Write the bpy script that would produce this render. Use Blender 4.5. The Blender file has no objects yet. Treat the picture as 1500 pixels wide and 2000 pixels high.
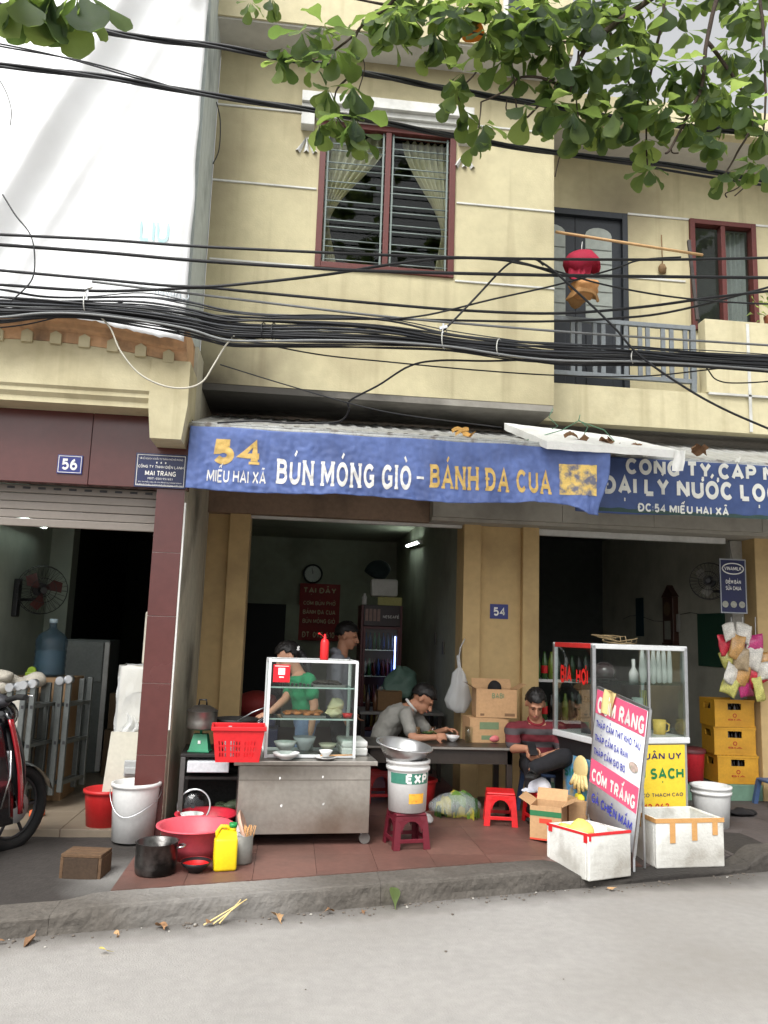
import bpy, bmesh, math, random
from mathutils import Vector, Matrix, Euler, noise
R = math.radians
random.seed(7)
scn = bpy.context.scene
COL = scn.collection
# ------------------------------------------------------------------ camera
CAM_H = 1.65
cam_d = bpy.data.cameras.new('camera'); cam = bpy.data.objects.new('camera', cam_d); COL.objects.link(cam)
CAM_ROT = Matrix.Rotation(R(-6.2), 3, 'Z') @ Matrix.Rotation(R(90 + 8.7), 3, 'X') @ Matrix.Rotation(R(1.9), 3, 'Z')
cam.rotation_euler = CAM_ROT.to_euler(); cam.location = (0, 0, CAM_H)
cam_d.sensor_fit = 'VERTICAL'; cam_d.sensor_height = 36; cam_d.sensor_width = 27
FPX = 1560.0
cam_d.lens = 36 * FPX / 2000; cam_d.clip_start = .05; cam_d.clip_end = 400
scn.camera = cam
# ------------------------------------------------------------------ world, sun, exposure (soft overcast daylight)
SUN_EL, SUN_AZ = 52, -152          # high, behind and left of the photographer
w = bpy.data.worlds.new('World'); scn.world = w; w.use_nodes = True
nt = w.node_tree; nt.nodes.clear()
sky = nt.nodes.new('ShaderNodeTexSky'); sky.sky_type = 'NISHITA'; sky.sun_disc = False
sky.sun_elevation = R(SUN_EL); sky.sun_rotation = R(SUN_AZ); sky.air_density = 1.0; sky.dust_density = 4.0; sky.ozone_density = .6
hs = nt.nodes.new('ShaderNodeHueSaturation'); hs.inputs['Saturation'].default_value = .07
bg = nt.nodes.new('ShaderNodeBackground'); bg.inputs['Strength'].default_value = .15
wo = nt.nodes.new('ShaderNodeOutputWorld')
nt.links.new(sky.outputs[0], hs.inputs['Color']); nt.links.new(hs.outputs[0], bg.inputs['Color']); nt.links.new(bg.outputs[0], wo.inputs[0])
sun_d = bpy.data.lights.new('sun', 'SUN'); sun_d.energy = 1.5; sun_d.angle = R(28); sun_d.color = (1, .985, .95)
sun = bpy.data.objects.new('sun', sun_d); COL.objects.link(sun)
sd = Vector((math.sin(R(SUN_AZ)) * math.cos(R(SUN_EL)), math.cos(R(SUN_AZ)) * math.cos(R(SUN_EL)), math.sin(R(SUN_EL))))
sun.rotation_euler = sd.to_track_quat('Z', 'Y').to_euler()
vs = scn.view_settings
vs.view_transform = 'Standard'; vs.look = 'None'; vs.gamma = 1; vs.use_curve_mapping = False; vs.exposure = 0.9
scn.cycles.max_bounces = 8; scn.cycles.diffuse_bounces = 4; scn.cycles.transparent_max_bounces = 24
scn.cycles.use_denoising = True; scn.cycles.sample_clamp_indirect = 6; scn.cycles.caustics_reflective = False; scn.cycles.caustics_refractive = False

# ------------------------------------------------------------------ pixel rays (photo pixels, 1500 x 2000)
def ray(px, py):
    return CAM_ROT @ Vector(((px - 750) / FPX, -(py - 1000) / FPX, -1))
def atY(px, py, Y):
    d = ray(px, py); t = Y / d.y; return Vector((d.x * t, Y, CAM_H + d.z * t))
def atZ(px, py, Z):
    d = ray(px, py); t = (Z - CAM_H) / d.z; return Vector((d.x * t, d.y * t, Z))
def atX(px, py, X):
    d = ray(px, py); t = X / d.x; return Vector((X, d.y * t, CAM_H + d.z * t))

# ------------------------------------------------------------------ mesh builder
class MB:
    def __init__(s): s.v = []; s.f = []; s.sm = []; s.mi = []; s.cur = 0
    def add(s, vs, fs, smooth=False):
        b = len(s.v); s.v += [tuple(v) for v in vs]
        for f in fs: s.f.append([i + b for i in f]); s.sm.append(smooth); s.mi.append(s.cur)
        return s
    def box(s, a, b, bev=0.0):
        (x0, y0, z0), (x1, y1, z1) = a, b
        x0, x1 = min(x0, x1), max(x0, x1); y0, y1 = min(y0, y1), max(y0, y1); z0, z1 = min(z0, z1), max(z0, z1)
        if bev <= 0:
            return s.add([(x, y, z) for z in (z0, z1) for y in (y0, y1) for x in (x0, x1)],
                         [(0, 2, 3, 1), (4, 5, 7, 6), (0, 1, 5, 4), (2, 6, 7, 3), (0, 4, 6, 2), (1, 3, 7, 5)])
        bm = bmesh.new(); bmesh.ops.create_cube(bm, size=1)
        for v in bm.verts: v.co = Vector(((x0 + x1) / 2 + v.co.x * (x1 - x0), (y0 + y1) / 2 + v.co.y * (y1 - y0), (z0 + z1) / 2 + v.co.z * (z1 - z0)))
        bev = min(bev, .45 * min(x1 - x0, y1 - y0, z1 - z0))
        bmesh.ops.bevel(bm, geom=list(bm.edges), offset=bev, segments=2, profile=.5, affect='EDGES')
        return s.bm(bm)
    def bm(s, bm, smooth=False, M=None):
        bm.verts.index_update()
        vs = [(M @ v.co if M else v.co.copy()) for v in bm.verts]
        s.add(vs, [[v.index for v in f.verts] for f in bm.faces], smooth); bm.free(); return s
    def obox(s, c, ax, ay, az, bev=0.0):
        t = MB().box((-.5, -.5, -.5), (.5, .5, .5)) if bev <= 0 else None
        c = Vector(c); ax, ay, az = Vector(ax), Vector(ay), Vector(az)
        if t is None:
            lx, ly, lz = ax.length, ay.length, az.length
            t = MB().box((-lx / 2, -ly / 2, -lz / 2), (lx / 2, ly / 2, lz / 2), bev)
            nx, ny, nz = ax.normalized(), ay.normalized(), az.normalized()
            return s.add([c + nx * v[0] + ny * v[1] + nz * v[2] for v in t.v], t.f)
        return s.add([c + ax * v[0] + ay * v[1] + az * v[2] for v in t.v], t.f)
    def bar(s, p, q, w, h=None, up=(0, 0, 1), bev=0):
        p, q = Vector(p), Vector(q); h = h or w; d = q - p; u = Vector(up)
        if abs(d.normalized().dot(u)) > .98: u = Vector((0, 1, 0))
        r = d.cross(u).normalized(); u = r.cross(d).normalized()
        return s.obox((p + q) / 2, d, r * w, u * h, bev)
    def tube(s, pts, r, n=8, caps=True, smooth=True, closed=False):
        pts = [Vector(p) for p in pts]; m = len(pts); rs = r if hasattr(r, '__len__') else [r] * m
        vs = []; nrm = None
        for i, p in enumerate(pts):
            if closed: t = (pts[(i + 1) % m] - pts[i - 1]).normalized()
            else: t = (pts[min(i + 1, m - 1)] - pts[max(i - 1, 0)]).normalized()
            if nrm is None: nrm = t.orthogonal().normalized()
            nrm = (nrm - t * nrm.dot(t)); nrm = nrm.normalized() if nrm.length > 1e-6 else t.orthogonal().normalized()
            b = t.cross(nrm)
            for k in range(n):
                a = 2 * math.pi * k / n; vs.append(p + (nrm * math.cos(a) + b * math.sin(a)) * rs[i])
        fs = []
        for i in range(m if closed else m - 1):
            j = (i + 1) % m
            for k in range(n): fs.append((i * n + k, i * n + (k + 1) % n, j * n + (k + 1) % n, j * n + k))
        s.add(vs, fs, smooth)
        if caps and not closed:
            b = len(s.v) - len(vs); s.f.append([b + k for k in range(n)][::-1]); s.f.append([b + (m - 1) * n + k for k in range(n)]); s.sm += [False] * 2; s.mi += [s.cur] * 2
        return s
    def cyl(s, p, q, r, r2=None, n=16, smooth=True):
        return s.tube([p, q], [r, r if r2 is None else r2], n, True, smooth)
    def lathe(s, prof, n=28, c=(0, 0, 0), sx=1, sy=1, smooth=True, capb=False, capt=False):
        c = Vector(c); vs = []; m = len(prof)
        for (r, z) in prof:
            for k in range(n):
                a = 2 * math.pi * k / n; vs.append(c + Vector((r * math.cos(a) * sx, r * math.sin(a) * sy, z)))
        fs = [(i * n + k, i * n + (k + 1) % n, (i + 1) * n + (k + 1) % n, (i + 1) * n + k) for i in range(m - 1) for k in range(n)]
        if capb: fs.append(list(range(n))[::-1])
        if capt: fs.append([(m - 1) * n + k for k in range(n)])
        return s.add(vs, fs, smooth)
    def prism(s, poly, d, o=(0, 0, 0), ux=(1, 0, 0), uy=(0, 0, 1)):
        """polygon in (ux, uy) plane extruded by vector d"""
        o, ux, uy, d = Vector(o), Vector(ux), Vector(uy), Vector(d); n = len(poly)
        a = [o + ux * x + uy * y for x, y in poly]; vs = a + [p + d for p in a]
        return s.add(vs, [list(range(n))[::-1], list(range(n, 2 * n))] + [(i, (i + 1) % n, n + (i + 1) % n, n + i) for i in range(n)])
    def sheet(s, fn, nu, nv, smooth=True, thick=None):
        P = [[Vector(fn(i / nu, j / nv)) for i in range(nu + 1)] for j in range(nv + 1)]
        vs = [p for row in P for p in row]; W = nu + 1
        s.add(vs, [(j * W + i, j * W + i + 1, (j + 1) * W + i + 1, (j + 1) * W + i) for j in range(nv) for i in range(nu)], smooth)
        return s
    def ell(s, c, rx, ry, rz, n=16, m=10, fn=None):
        c = Vector(c); vs = [c + Vector((0, 0, -rz))]
        for j in range(1, m):
            t = -math.pi / 2 + math.pi * j / m
            for k in range(n):
                a = 2 * math.pi * k / n; vs.append(c + Vector((rx * math.cos(t) * math.cos(a), ry * math.cos(t) * math.sin(a), rz * math.sin(t))))
        vs.append(c + Vector((0, 0, rz)))
        if fn: vs = [fn(v) for v in vs]
        fs = [(0, 1 + (k + 1) % n, 1 + k) for k in range(n)]
        for j in range(m - 2):
            for k in range(n): a = 1 + j * n; fs.append((a + k, a + (k + 1) % n, a + n + (k + 1) % n, a + n + k))
        a = 1 + (m - 2) * n; fs += [(a + k, a + (k + 1) % n, len(vs) - 1) for k in range(n)]
        return s.add(vs, fs, True)
    def xf(s, M): s.v = [tuple(M @ Vector(v)) for v in s.v]; return s
    def jit(s, amp, sc=5.0, seed=0):
        o = Vector((seed * 7.1, seed * 3.3, seed)); s.v = [tuple(Vector(v) + noise.noise_vector(Vector(v) * sc + o) * amp) for v in s.v]; return s
    def mesh(s, name, mats):
        me = bpy.data.meshes.new(name); me.from_pydata(s.v, [], s.f); me.update()
        me.polygons.foreach_set('use_smooth', s.sm)
        if any(s.mi): me.polygons.foreach_set('material_index', s.mi)
        for m in (mats if isinstance(mats, (list, tuple)) else [mats]): me.materials.append(m)
        return me

def link(name, data, parent=None, loc=None, rz=None):
    o = bpy.data.objects.new(name, data); COL.objects.link(o)
    if parent is not None: o.parent = parent
    if loc is not None: o.location = loc
    if rz is not None: o.rotation_euler = (0, 0, rz)
    return o
def tag(o, label, cat=None, group=None, kind=None):
    if label: o['label'] = label
    if cat: o['category'] = cat
    if group: o['group'] = group
    if kind: o['kind'] = kind
    return o
def thing(name, label, cat, loc=(0, 0, 0), rz=0, group=None):
    return tag(link(name, None, None, loc, rz), label, cat, group)
def part(name, mb, mat, parent, label=None, recalc=True, **k):
    me = mb.mesh(name, mat)
    if recalc: fixn(me)
    o = link(name, me, parent, **k)
    if label: o['label'] = label
    return o
def solo(name, mb, mat, label, cat, group=None, kind=None, recalc=True, **k):
    return tag(part(name, mb, mat, None, recalc=recalc, **k), label, cat, group, kind)
def structure(name, mb, mat, recalc=True):
    return tag(part(name, mb, mat, None, recalc=recalc), None, None, None, 'structure')
def fixn(me):
    bm = bmesh.new(); bm.from_mesh(me); bmesh.ops.recalc_face_normals(bm, faces=bm.faces); bm.to_mesh(me); bm.free()
def dup(root, loc=None, rz=None, label=None):
    r = root.copy(); COL.objects.link(r)
    if loc is not None: r.location = loc
    if rz is not None: r.rotation_euler = (0, 0, rz)
    if label: r['label'] = label
    for ch in list(root.children):
        c = ch.copy(); COL.objects.link(c); c.parent = r
        for g in list(ch.children):
            d = g.copy(); COL.objects.link(d); d.parent = c
    return r
def solidify(o, t, off=0):
    m = o.modifiers.new('thickness', 'SOLIDIFY'); m.thickness = t; m.offset = off; return o
def subsurf(o, n=1):
    m = o.modifiers.new('smooth', 'SUBSURF'); m.levels = n; m.render_levels = n; return o

# ------------------------------------------------------------------ materials
def lin(c):
    return tuple((x / 255 / 12.92 if x / 255 <= .04045 else ((x / 255 + .055) / 1.055) ** 2.4) for x in c)
MATS = {}
def mat(name, rgb, rough=.7, var=.12, scale=6, bump=.15, bscale=60, metal=0, spec=.4, grime=0, gcol=(40, 36, 30), gscale=2.2, emit=0, trans=0, streak=0, coat=0, gthr=.52):
    """procedural weathered surface: colour mottling at two scales, grime blotches, streaks down the wall, fine bump"""
    if name in MATS: return MATS[name]
    m = bpy.data.materials.new(name); m.use_nodes = True; t = m.node_tree; N, L = t.nodes, t.links
    p = N['Principled BSDF']; p.inputs['Metallic'].default_value = metal; p.inputs['Specular IOR Level'].default_value = spec
    if coat: p.inputs['Coat Weight'].default_value = coat
    if trans: p.inputs['Transmission Weight'].default_value = trans
    tc = N.new('ShaderNodeTexCoord'); base = lin(rgb) + (1,)
    def nz(sc, det=4, mapping=None):
        n = N.new('ShaderNodeTexNoise'); n.inputs['Scale'].default_value = sc; n.inputs['Detail'].default_value = det
        if mapping:
            mp = N.new('ShaderNodeMapping'); mp.inputs['Scale'].default_value = mapping; L.new(tc.outputs['Object'], mp.inputs[0]); L.new(mp.outputs[0], n.inputs['Vector'])
        else: L.new(tc.outputs['Object'], n.inputs['Vector'])
        return n
    n1 = nz(scale); n2 = nz(scale * 7.3, 3)
    ad = N.new('ShaderNodeMath'); ad.operation = 'ADD'; L.new(n1.outputs[0], ad.inputs[0]); L.new(n2.outputs[0], ad.inputs[1])
    mr = N.new('ShaderNodeMapRange'); mr.inputs['From Min'].default_value = .7; mr.inputs['From Max'].default_value = 1.3
    mr.inputs['To Min'].default_value = 1 - var; mr.inputs['To Max'].default_value = 1 + var; L.new(ad.outputs[0], mr.inputs[0])
    mx = N.new('ShaderNodeMix'); mx.data_type = 'RGBA'; mx.blend_type = 'MULTIPLY'; mx.inputs['Factor'].default_value = 1
    mx.inputs['A'].default_value = base; L.new(mr.outputs[0], mx.inputs['B']); out = mx.outputs['Result']
    def over(fac_out, amount, col):
        nonlocal out
        mm = N.new('ShaderNodeMath'); mm.operation = 'MULTIPLY'; mm.inputs[1].default_value = amount; L.new(fac_out, mm.inputs[0])
        g = N.new('ShaderNodeMix'); g.data_type = 'RGBA'; L.new(mm.outputs[0], g.inputs['Factor']); L.new(out, g.inputs['A']); g.inputs['B'].default_value = lin(col) + (1,); out = g.outputs['Result']
    if grime:
        n3 = nz(gscale, 8); r = N.new('ShaderNodeMapRange'); r.inputs['From Min'].default_value = gthr; r.inputs['From Max'].default_value = gthr + .16; L.new(n3.outputs[0], r.inputs[0]); over(r.outputs[0], grime, gcol)
    if streak:
        n4 = nz(1.0, 6, (7, 7, .35)); r = N.new('ShaderNodeMapRange'); r.inputs['From Min'].default_value = .55; r.inputs['From Max'].default_value = .75; L.new(n4.outputs[0], r.inputs[0]); over(r.outputs[0], streak, gcol)
    L.new(out, p.inputs['Base Color'])
    rr = N.new('ShaderNodeMapRange'); rr.inputs['To Min'].default_value = max(0.02, rough - .1); rr.inputs['To Max'].default_value = min(1, rough + .1); L.new(n1.outputs[0], rr.inputs[0]); L.new(rr.outputs[0], p.inputs['Roughness'])
    if bump:
        nb = nz(bscale, 4); b = N.new('ShaderNodeBump'); b.inputs['Strength'].default_value = bump; b.inputs['Distance'].default_value = .01; L.new(nb.outputs[0], b.inputs['Height']); L.new(b.outputs[0], p.inputs['Normal'])
    if emit:
        L.new(out, p.inputs['Emission Color']); p.inputs['Emission Strength'].default_value = emit
    MATS[name] = m; return m
def glass(name, rgb=(246, 250, 248), refl=.42, tint=.98, rough=.02):
    if name in MATS: return MATS[name]
    m = bpy.data.materials.new(name); m.use_nodes = True; t = m.node_tree; N, L = t.nodes, t.links; N.clear()
    o = N.new('ShaderNodeOutputMaterial'); tr = N.new('ShaderNodeBsdfTransparent'); gl = N.new('ShaderNodeBsdfGlossy'); mx = N.new('ShaderNodeMixShader'); fr = N.new('ShaderNodeLayerWeight')
    c = lin(rgb); tr.inputs[0].default_value = (c[0] * tint, c[1] * tint, c[2] * tint, 1); gl.inputs['Roughness'].default_value = rough; gl.inputs[0].default_value = (1, 1, 1, 1)
    fr.inputs[0].default_value = .25; mu = N.new('ShaderNodeMath'); mu.operation = 'MULTIPLY_ADD'; mu.inputs[1].default_value = refl; mu.inputs[2].default_value = .04 * refl
    L.new(fr.outputs['Fresnel'], mu.inputs[0]); L.new(mu.outputs[0], mx.inputs[0]); L.new(tr.outputs[0], mx.inputs[1]); L.new(gl.outputs[0], mx.inputs[2]); L.new(mx.outputs[0], o.inputs[0])
    MATS[name] = m; return m
def film(name, rgb, alpha, rough=.25):
    """thin plastic film: partly see-through, partly diffuse and glossy"""
    if name in MATS: return MATS[name]
    m = bpy.data.materials.new(name); m.use_nodes = True; t = m.node_tree; N, L = t.nodes, t.links
    p = N['Principled BSDF']; p.inputs['Base Color'].default_value = lin(rgb) + (1,); p.inputs['Roughness'].default_value = rough; p.inputs['Alpha'].default_value = alpha
    n = N.new('ShaderNodeTexNoise'); n.inputs['Scale'].default_value = 40; b = N.new('ShaderNodeBump'); b.inputs['Strength'].default_value = .4; b.inputs['Distance'].default_value = .01; L.new(n.outputs[0], b.inputs['Height']); L.new(b.outputs[0], p.inputs['Normal'])
    MATS[name] = m; return m
def lamp_mat(name, rgb, s):
    if name in MATS: return MATS[name]
    m = bpy.data.materials.new(name); m.use_nodes = True; N = m.node_tree.nodes; p = N['Principled BSDF']
    p.inputs['Base Color'].default_value = (.8, .8, .8, 1); p.inputs['Emission Color'].default_value = lin(rgb) + (1,); p.inputs['Emission Strength'].default_value = s
    MATS[name] = m; return m
def trans_mat(name, rgb, tl=.5, var=.12, rough=.6, scale=4, trgb=None, bump=.2, bscale=30):
    """thin sheet or leaf: diffuse plus light coming through"""
    if name in MATS: return MATS[name]
    m = mat(name, rgb, rough, var, scale, bump, bscale, spec=.3); N, L = m.node_tree.nodes, m.node_tree.links
    p = N['Principled BSDF']; o = N['Material Output']; tb = N.new('ShaderNodeBsdfTranslucent'); tb.inputs[0].default_value = lin(trgb or rgb) + (1,)
    mx = N.new('ShaderNodeMixShader'); mx.inputs[0].default_value = tl; L.new(p.outputs[0], mx.inputs[1]); L.new(tb.outputs[0], mx.inputs[2]); L.new(mx.outputs[0], o.inputs[0])
    return m

# ------------------------------------------------------------------ lettering (flat print, as thin real sheets)
import unicodedata
def _arc(cx, cy, rx, ry, a0, a1, n=9): return [(cx + rx * math.cos(R(a0 + (a1 - a0) * i / n)), cy + ry * math.sin(R(a0 + (a1 - a0) * i / n))) for i in range(n + 1)]
GLY = {
 'A': (.74, [[(0, 0), (.37, 1), (.74, 0)], [(.14, .3), (.6, .3)]]), 'B': (.62, [[(0, 0), (0, 1)], [(0, 1), (.36, 1)] + _arc(.36, .765, .22, .235, 90, -90) + [(0, .53)], [(0, .53), (.4, .53)] + _arc(.4, .265, .24, .265, 90, -90) + [(0, 0)]]),
 'C': (.64, [_arc(.36, .5, .36, .5, 42, 318, 16)]), 'D': (.68, [[(0, 0), (0, 1)], [(0, 1), (.28, 1)] + _arc(.28, .5, .4, .5, 90, -90, 14) + [(0, 0)]]), 'E': (.54, [[(0, 0), (0, 1)], [(0, 1), (.54, 1)], [(0, .52), (.46, .52)], [(0, 0), (.54, 0)]]),
 'F': (.52, [[(0, 0), (0, 1)], [(0, 1), (.52, 1)], [(0, .5), (.44, .5)]]), 'G': (.68, [_arc(.36, .5, .36, .5, 42, 300, 16) + [(.66, .12), (.66, .44), (.4, .44)]]), 'H': (.66, [[(0, 0), (0, 1)], [(.66, 0), (.66, 1)], [(0, .5), (.66, .5)]]),
 'I': (.0, [[(0, 0), (0, 1)]]), 'K': (.64, [[(0, 0), (0, 1)], [(.62, 1), (.05, .42)], [(.2, .58), (.66, 0)]]), 'L': (.52, [[(0, 1), (0, 0)], [(0, 0), (.52, 0)]]), 'M': (.84, [[(0, 0), (0, 1)], [(.02, 1), (.42, .2), (.82, 1)], [(.84, 1), (.84, 0)]]),
 'N': (.68, [[(0, 0), (0, 1)], [(0, 1), (.68, 0)], [(.68, 0), (.68, 1)]]), 'O': (.74, [_arc(.37, .5, .37, .5, 0, 360, 22)]), 'P': (.58, [[(0, 0), (0, 1)], [(0, 1), (.34, 1)] + _arc(.34, .73, .25, .27, 90, -90) + [(0, .46)]]), 'Q': (.74, [_arc(.37, .5, .37, .5, 0, 360, 22), [(.42, .25), (.72, -.06)]]),
 'R': (.62, [[(0, 0), (0, 1)], [(0, 1), (.34, 1)] + _arc(.34, .74, .25, .26, 90, -90) + [(0, .48)], [(.3, .48), (.62, 0)]]), 'S': (.58, [_arc(.29, .745, .27, .255, 35, 250, 10) + _arc(.29, .25, .29, .25, 80, -150, 10)]), 'T': (.62, [[(.31, 0), (.31, 1)], [(0, 1), (.62, 1)]]),
 'U': (.66, [[(0, 1), (0, .32)] + _arc(.33, .32, .33, .32, 180, 360, 12) + [(.66, 1)]]), 'V': (.72, [[(0, 1), (.36, 0), (.72, 1)]]), 'X': (.68, [[(0, 0), (.68, 1)], [(0, 1), (.68, 0)]]), 'Y': (.68, [[(0, 1), (.34, .46), (.68, 1)], [(.34, .46), (.34, 0)]]), 'Z': (.6, [[(0, 1), (.6, 1), (0, 0), (.6, 0)]]),
 '0': (.56, [_arc(.28, .5, .28, .5, 0, 360, 20)]), '1': (.26, [[(0, .78), (.24, 1), (.24, 0)]]), '2': (.54, [_arc(.27, .74, .26, .26, 160, -40, 10) + [(0, 0), (.54, 0)]]), '3': (.54, [_arc(.25, .76, .26, .24, 150, -80, 10), _arc(.26, .26, .28, .27, 85, -150, 10)]), '4': (.6, [[(.44, 0), (.44, 1), (0, .3), (.6, .3)]]),
 '5': (.56, [[(.5, 1), (.08, 1), (.05, .56)] + _arc(.27, .32, .28, .32, 130, -150, 12)]), '6': (.56, [_arc(.28, .3, .28, .3, 0, 360, 18), _arc(.42, .32, .42, .68, 96, 180, 8)]), '8': (.56, [_arc(.28, .76, .22, .24, 0, 360, 14), _arc(.28, .26, .28, .26, 0, 360, 14)]), '9': (.56, [_arc(.28, .7, .28, .3, 0, 360, 16), [(.55, .66), (.3, 0)]]),
 '-': (.3, [[(0, .42), (.3, .42)]]), ':': (.0, [[(-.02, .62), (.02, .62)], [(-.02, .12), (.02, .12)]]), '*': (.3, [[(0, .5), (.3, .5)], [(.07, .28), (.23, .72)], [(.23, .28), (.07, .72)]])}
MARK = {0x301: [[(-.06, 1.16), (.1, 1.36)]], 0x300: [[(-.1, 1.36), (.06, 1.16)]], 0x302: [[(-.17, 1.14), (0, 1.3), (.17, 1.14)]], 0x306: [_arc(0, 1.32, .16, .15, 200, 340, 6)], 0x303: [[(-.17, 1.16), (-.06, 1.27), (.06, 1.18), (.17, 1.28)]], 0x309: [_arc(0, 1.28, .08, .08, 160, -60, 6) + [(.02, 1.14)]], 0x323: [[(-.05, -.25), (.05, -.25)]], 0x31b: [[(0, 1.0), (.1, 1.04), (.1, 1.2)]]}
def stroke_text(body, wt, serif=0.0, gap=.30):
    vs, fs, ly = [], [], []; h = wt / 2; x = 0.0; L_ = [0]
    def strip(p, hw):
        p = [a for i, a in enumerate(p) if i == 0 or abs(a[0] - p[i - 1][0]) + abs(a[1] - p[i - 1][1]) > 1e-6]
        n = len(p); L_[0] += 1; closed = n > 3 and math.hypot(p[0][0] - p[-1][0], p[0][1] - p[-1][1]) < 1e-6; b = len(vs)
        if closed: p = p[:-1]; n -= 1
        for i in range(n):
            a, c = (p[i - 1] if (i or closed) else None), (p[(i + 1) % n] if (i < n - 1 or closed) else None)
            def nr(u, v): dx, dy = v[0] - u[0], v[1] - u[1]; l = math.hypot(dx, dy) or 1; return (-dy / l, dx / l)
            n1 = nr(a, p[i]) if a else nr(p[i], c); n2 = nr(p[i], c) if c else n1
            mx, my = n1[0] + n2[0], n1[1] + n2[1]; l2 = max(.5, (mx * mx + my * my) / 2); k = hw / l2
            vs.append((p[i][0] + mx * k, p[i][1] + my * k)); vs.append((p[i][0] - mx * k, p[i][1] - my * k)); ly.extend([L_[0] % 7] * 2)
        for i in range(n if closed else n - 1): j = (i + 1) % n; fs.append([b + 2 * i, b + 2 * i + 1, b + 2 * j + 1, b + 2 * j])
    for ch in body.upper():
        if ch == ' ': x += .42; continue
        st = 'D' if ch == 'Đ' else ch; d = unicodedata.normalize('NFD', st); base = d[0]
        if base not in GLY: x += .2; continue
        w_, strokes = GLY[base]
        for s_ in strokes:
            strip([(x + u, h + v * (1 - wt)) for u, v in s_], h)
            if serif:
                for (e, q) in ((s_[0], s_[1]), (s_[-1], s_[-2])):
                    if (abs(e[1]) < .01 or abs(e[1] - 1) < .01) and abs(q[1] - e[1]) > abs(q[0] - e[0]) * .8 and len(s_) < 5:
                        yy = h + e[1] * (1 - wt); yy = yy + (-h + .055 if e[1] < .5 else h - .055) ; strip([(x + e[0] - h - serif, yy), (x + e[0] + h + serif, yy)], .055)
        if ch == 'Đ': strip([(x - .16, .52), (x + .24, .52)], h * .55)
        stack = 0
        for m in d[1:]:
            o = ord(m); cx = x + w_ / 2
            for mk in MARK.get(o, []):
                dx = (w_ / 2 if o == 0x31b else (.16 if stack and o in (0x301, 0x300) else 0)); dy = (.10 if stack and o in (0x301, 0x300, 0x309, 0x303) else 0)
                strip([(cx + u + dx, v + dy) for u, v in mk], h * (.62 if o != 0x323 else .7))
            if o in (0x302, 0x306): stack = 1
        x += w_ + wt + gap * .45 + (serif * 1.6)
    return vs, fs, ly
def text2d(body, bold=0.0, space=1.0):
    c = bpy.data.curves.new('lettering', 'FONT'); c.body = body; c.resolution_u = 3; c.space_character = space
    o = bpy.data.objects.new('lettering', c); COL.objects.link(o)
    me = bpy.data.meshes.new_from_object(o.evaluated_get(bpy.context.evaluated_depsgraph_get()))
    vs = [(v.co.x, v.co.y) for v in me.vertices]; fs = [list(p.vertices) for p in me.polygons]
    bpy.data.objects.remove(o); bpy.data.curves.remove(c); bpy.data.meshes.remove(me)
    return vs, fs, [0] * len(vs)
def lettering(body, mapper, box, bold=.02, serif=0.0, fine=0, space=1.0, gap=.30):
    """text fitted into box=(x0,y0,x1,y1) of a flat u,v frame, then carried to 3-D by mapper(u, v); strokes lie a hair apart"""
    vs, fs, ly = stroke_text(body, .10 + 3.0 * bold, serif, gap * space) if bold >= .015 else text2d(body, 0, space)
    if not vs: return MB()
    xa, xb = min(v[0] for v in vs), max(v[0] for v in vs); ya, yb = min(v[1] for v in vs), max(v[1] for v in vs)
    x0, y0, x1, y1 = box; kx = (x1 - x0) / (xb - xa); ky = (y1 - y0) / (yb - ya)
    vs = [(x0 + (x - xa) * kx, y0 + (y - ya) * ky, l) for (x, y), l in zip(vs, ly)]
    if fine:
        bm = bmesh.new(); bv = [bm.verts.new((x, y, l)) for x, y, l in vs]
        for f in fs:
            try: bm.faces.new([bv[i] for i in f])
            except ValueError: pass
        bmesh.ops.triangulate(bm, faces=bm.faces)
        for _ in range(4):
            lg = [e for e in bm.edges if e.calc_length() > fine]
            if not lg: break
            bmesh.ops.subdivide_edges(bm, edges=lg, cuts=1); bmesh.ops.triangulate(bm, faces=bm.faces)
        bm.verts.index_update(); vs = [tuple(v.co) for v in bm.verts]; fs = [[v.index for v in f.verts] for f in bm.faces]; bm.free()
    return MB().add([Vector(mapper(x, y)) + Vector((0, -.0003 * l, 0)) for x, y, l in vs], fs)
def plane_map(o, ux, uy):
    o, ux, uy = Vector(o), Vector(ux), Vector(uy); return lambda u, v: o + ux * u + uy * v

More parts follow.
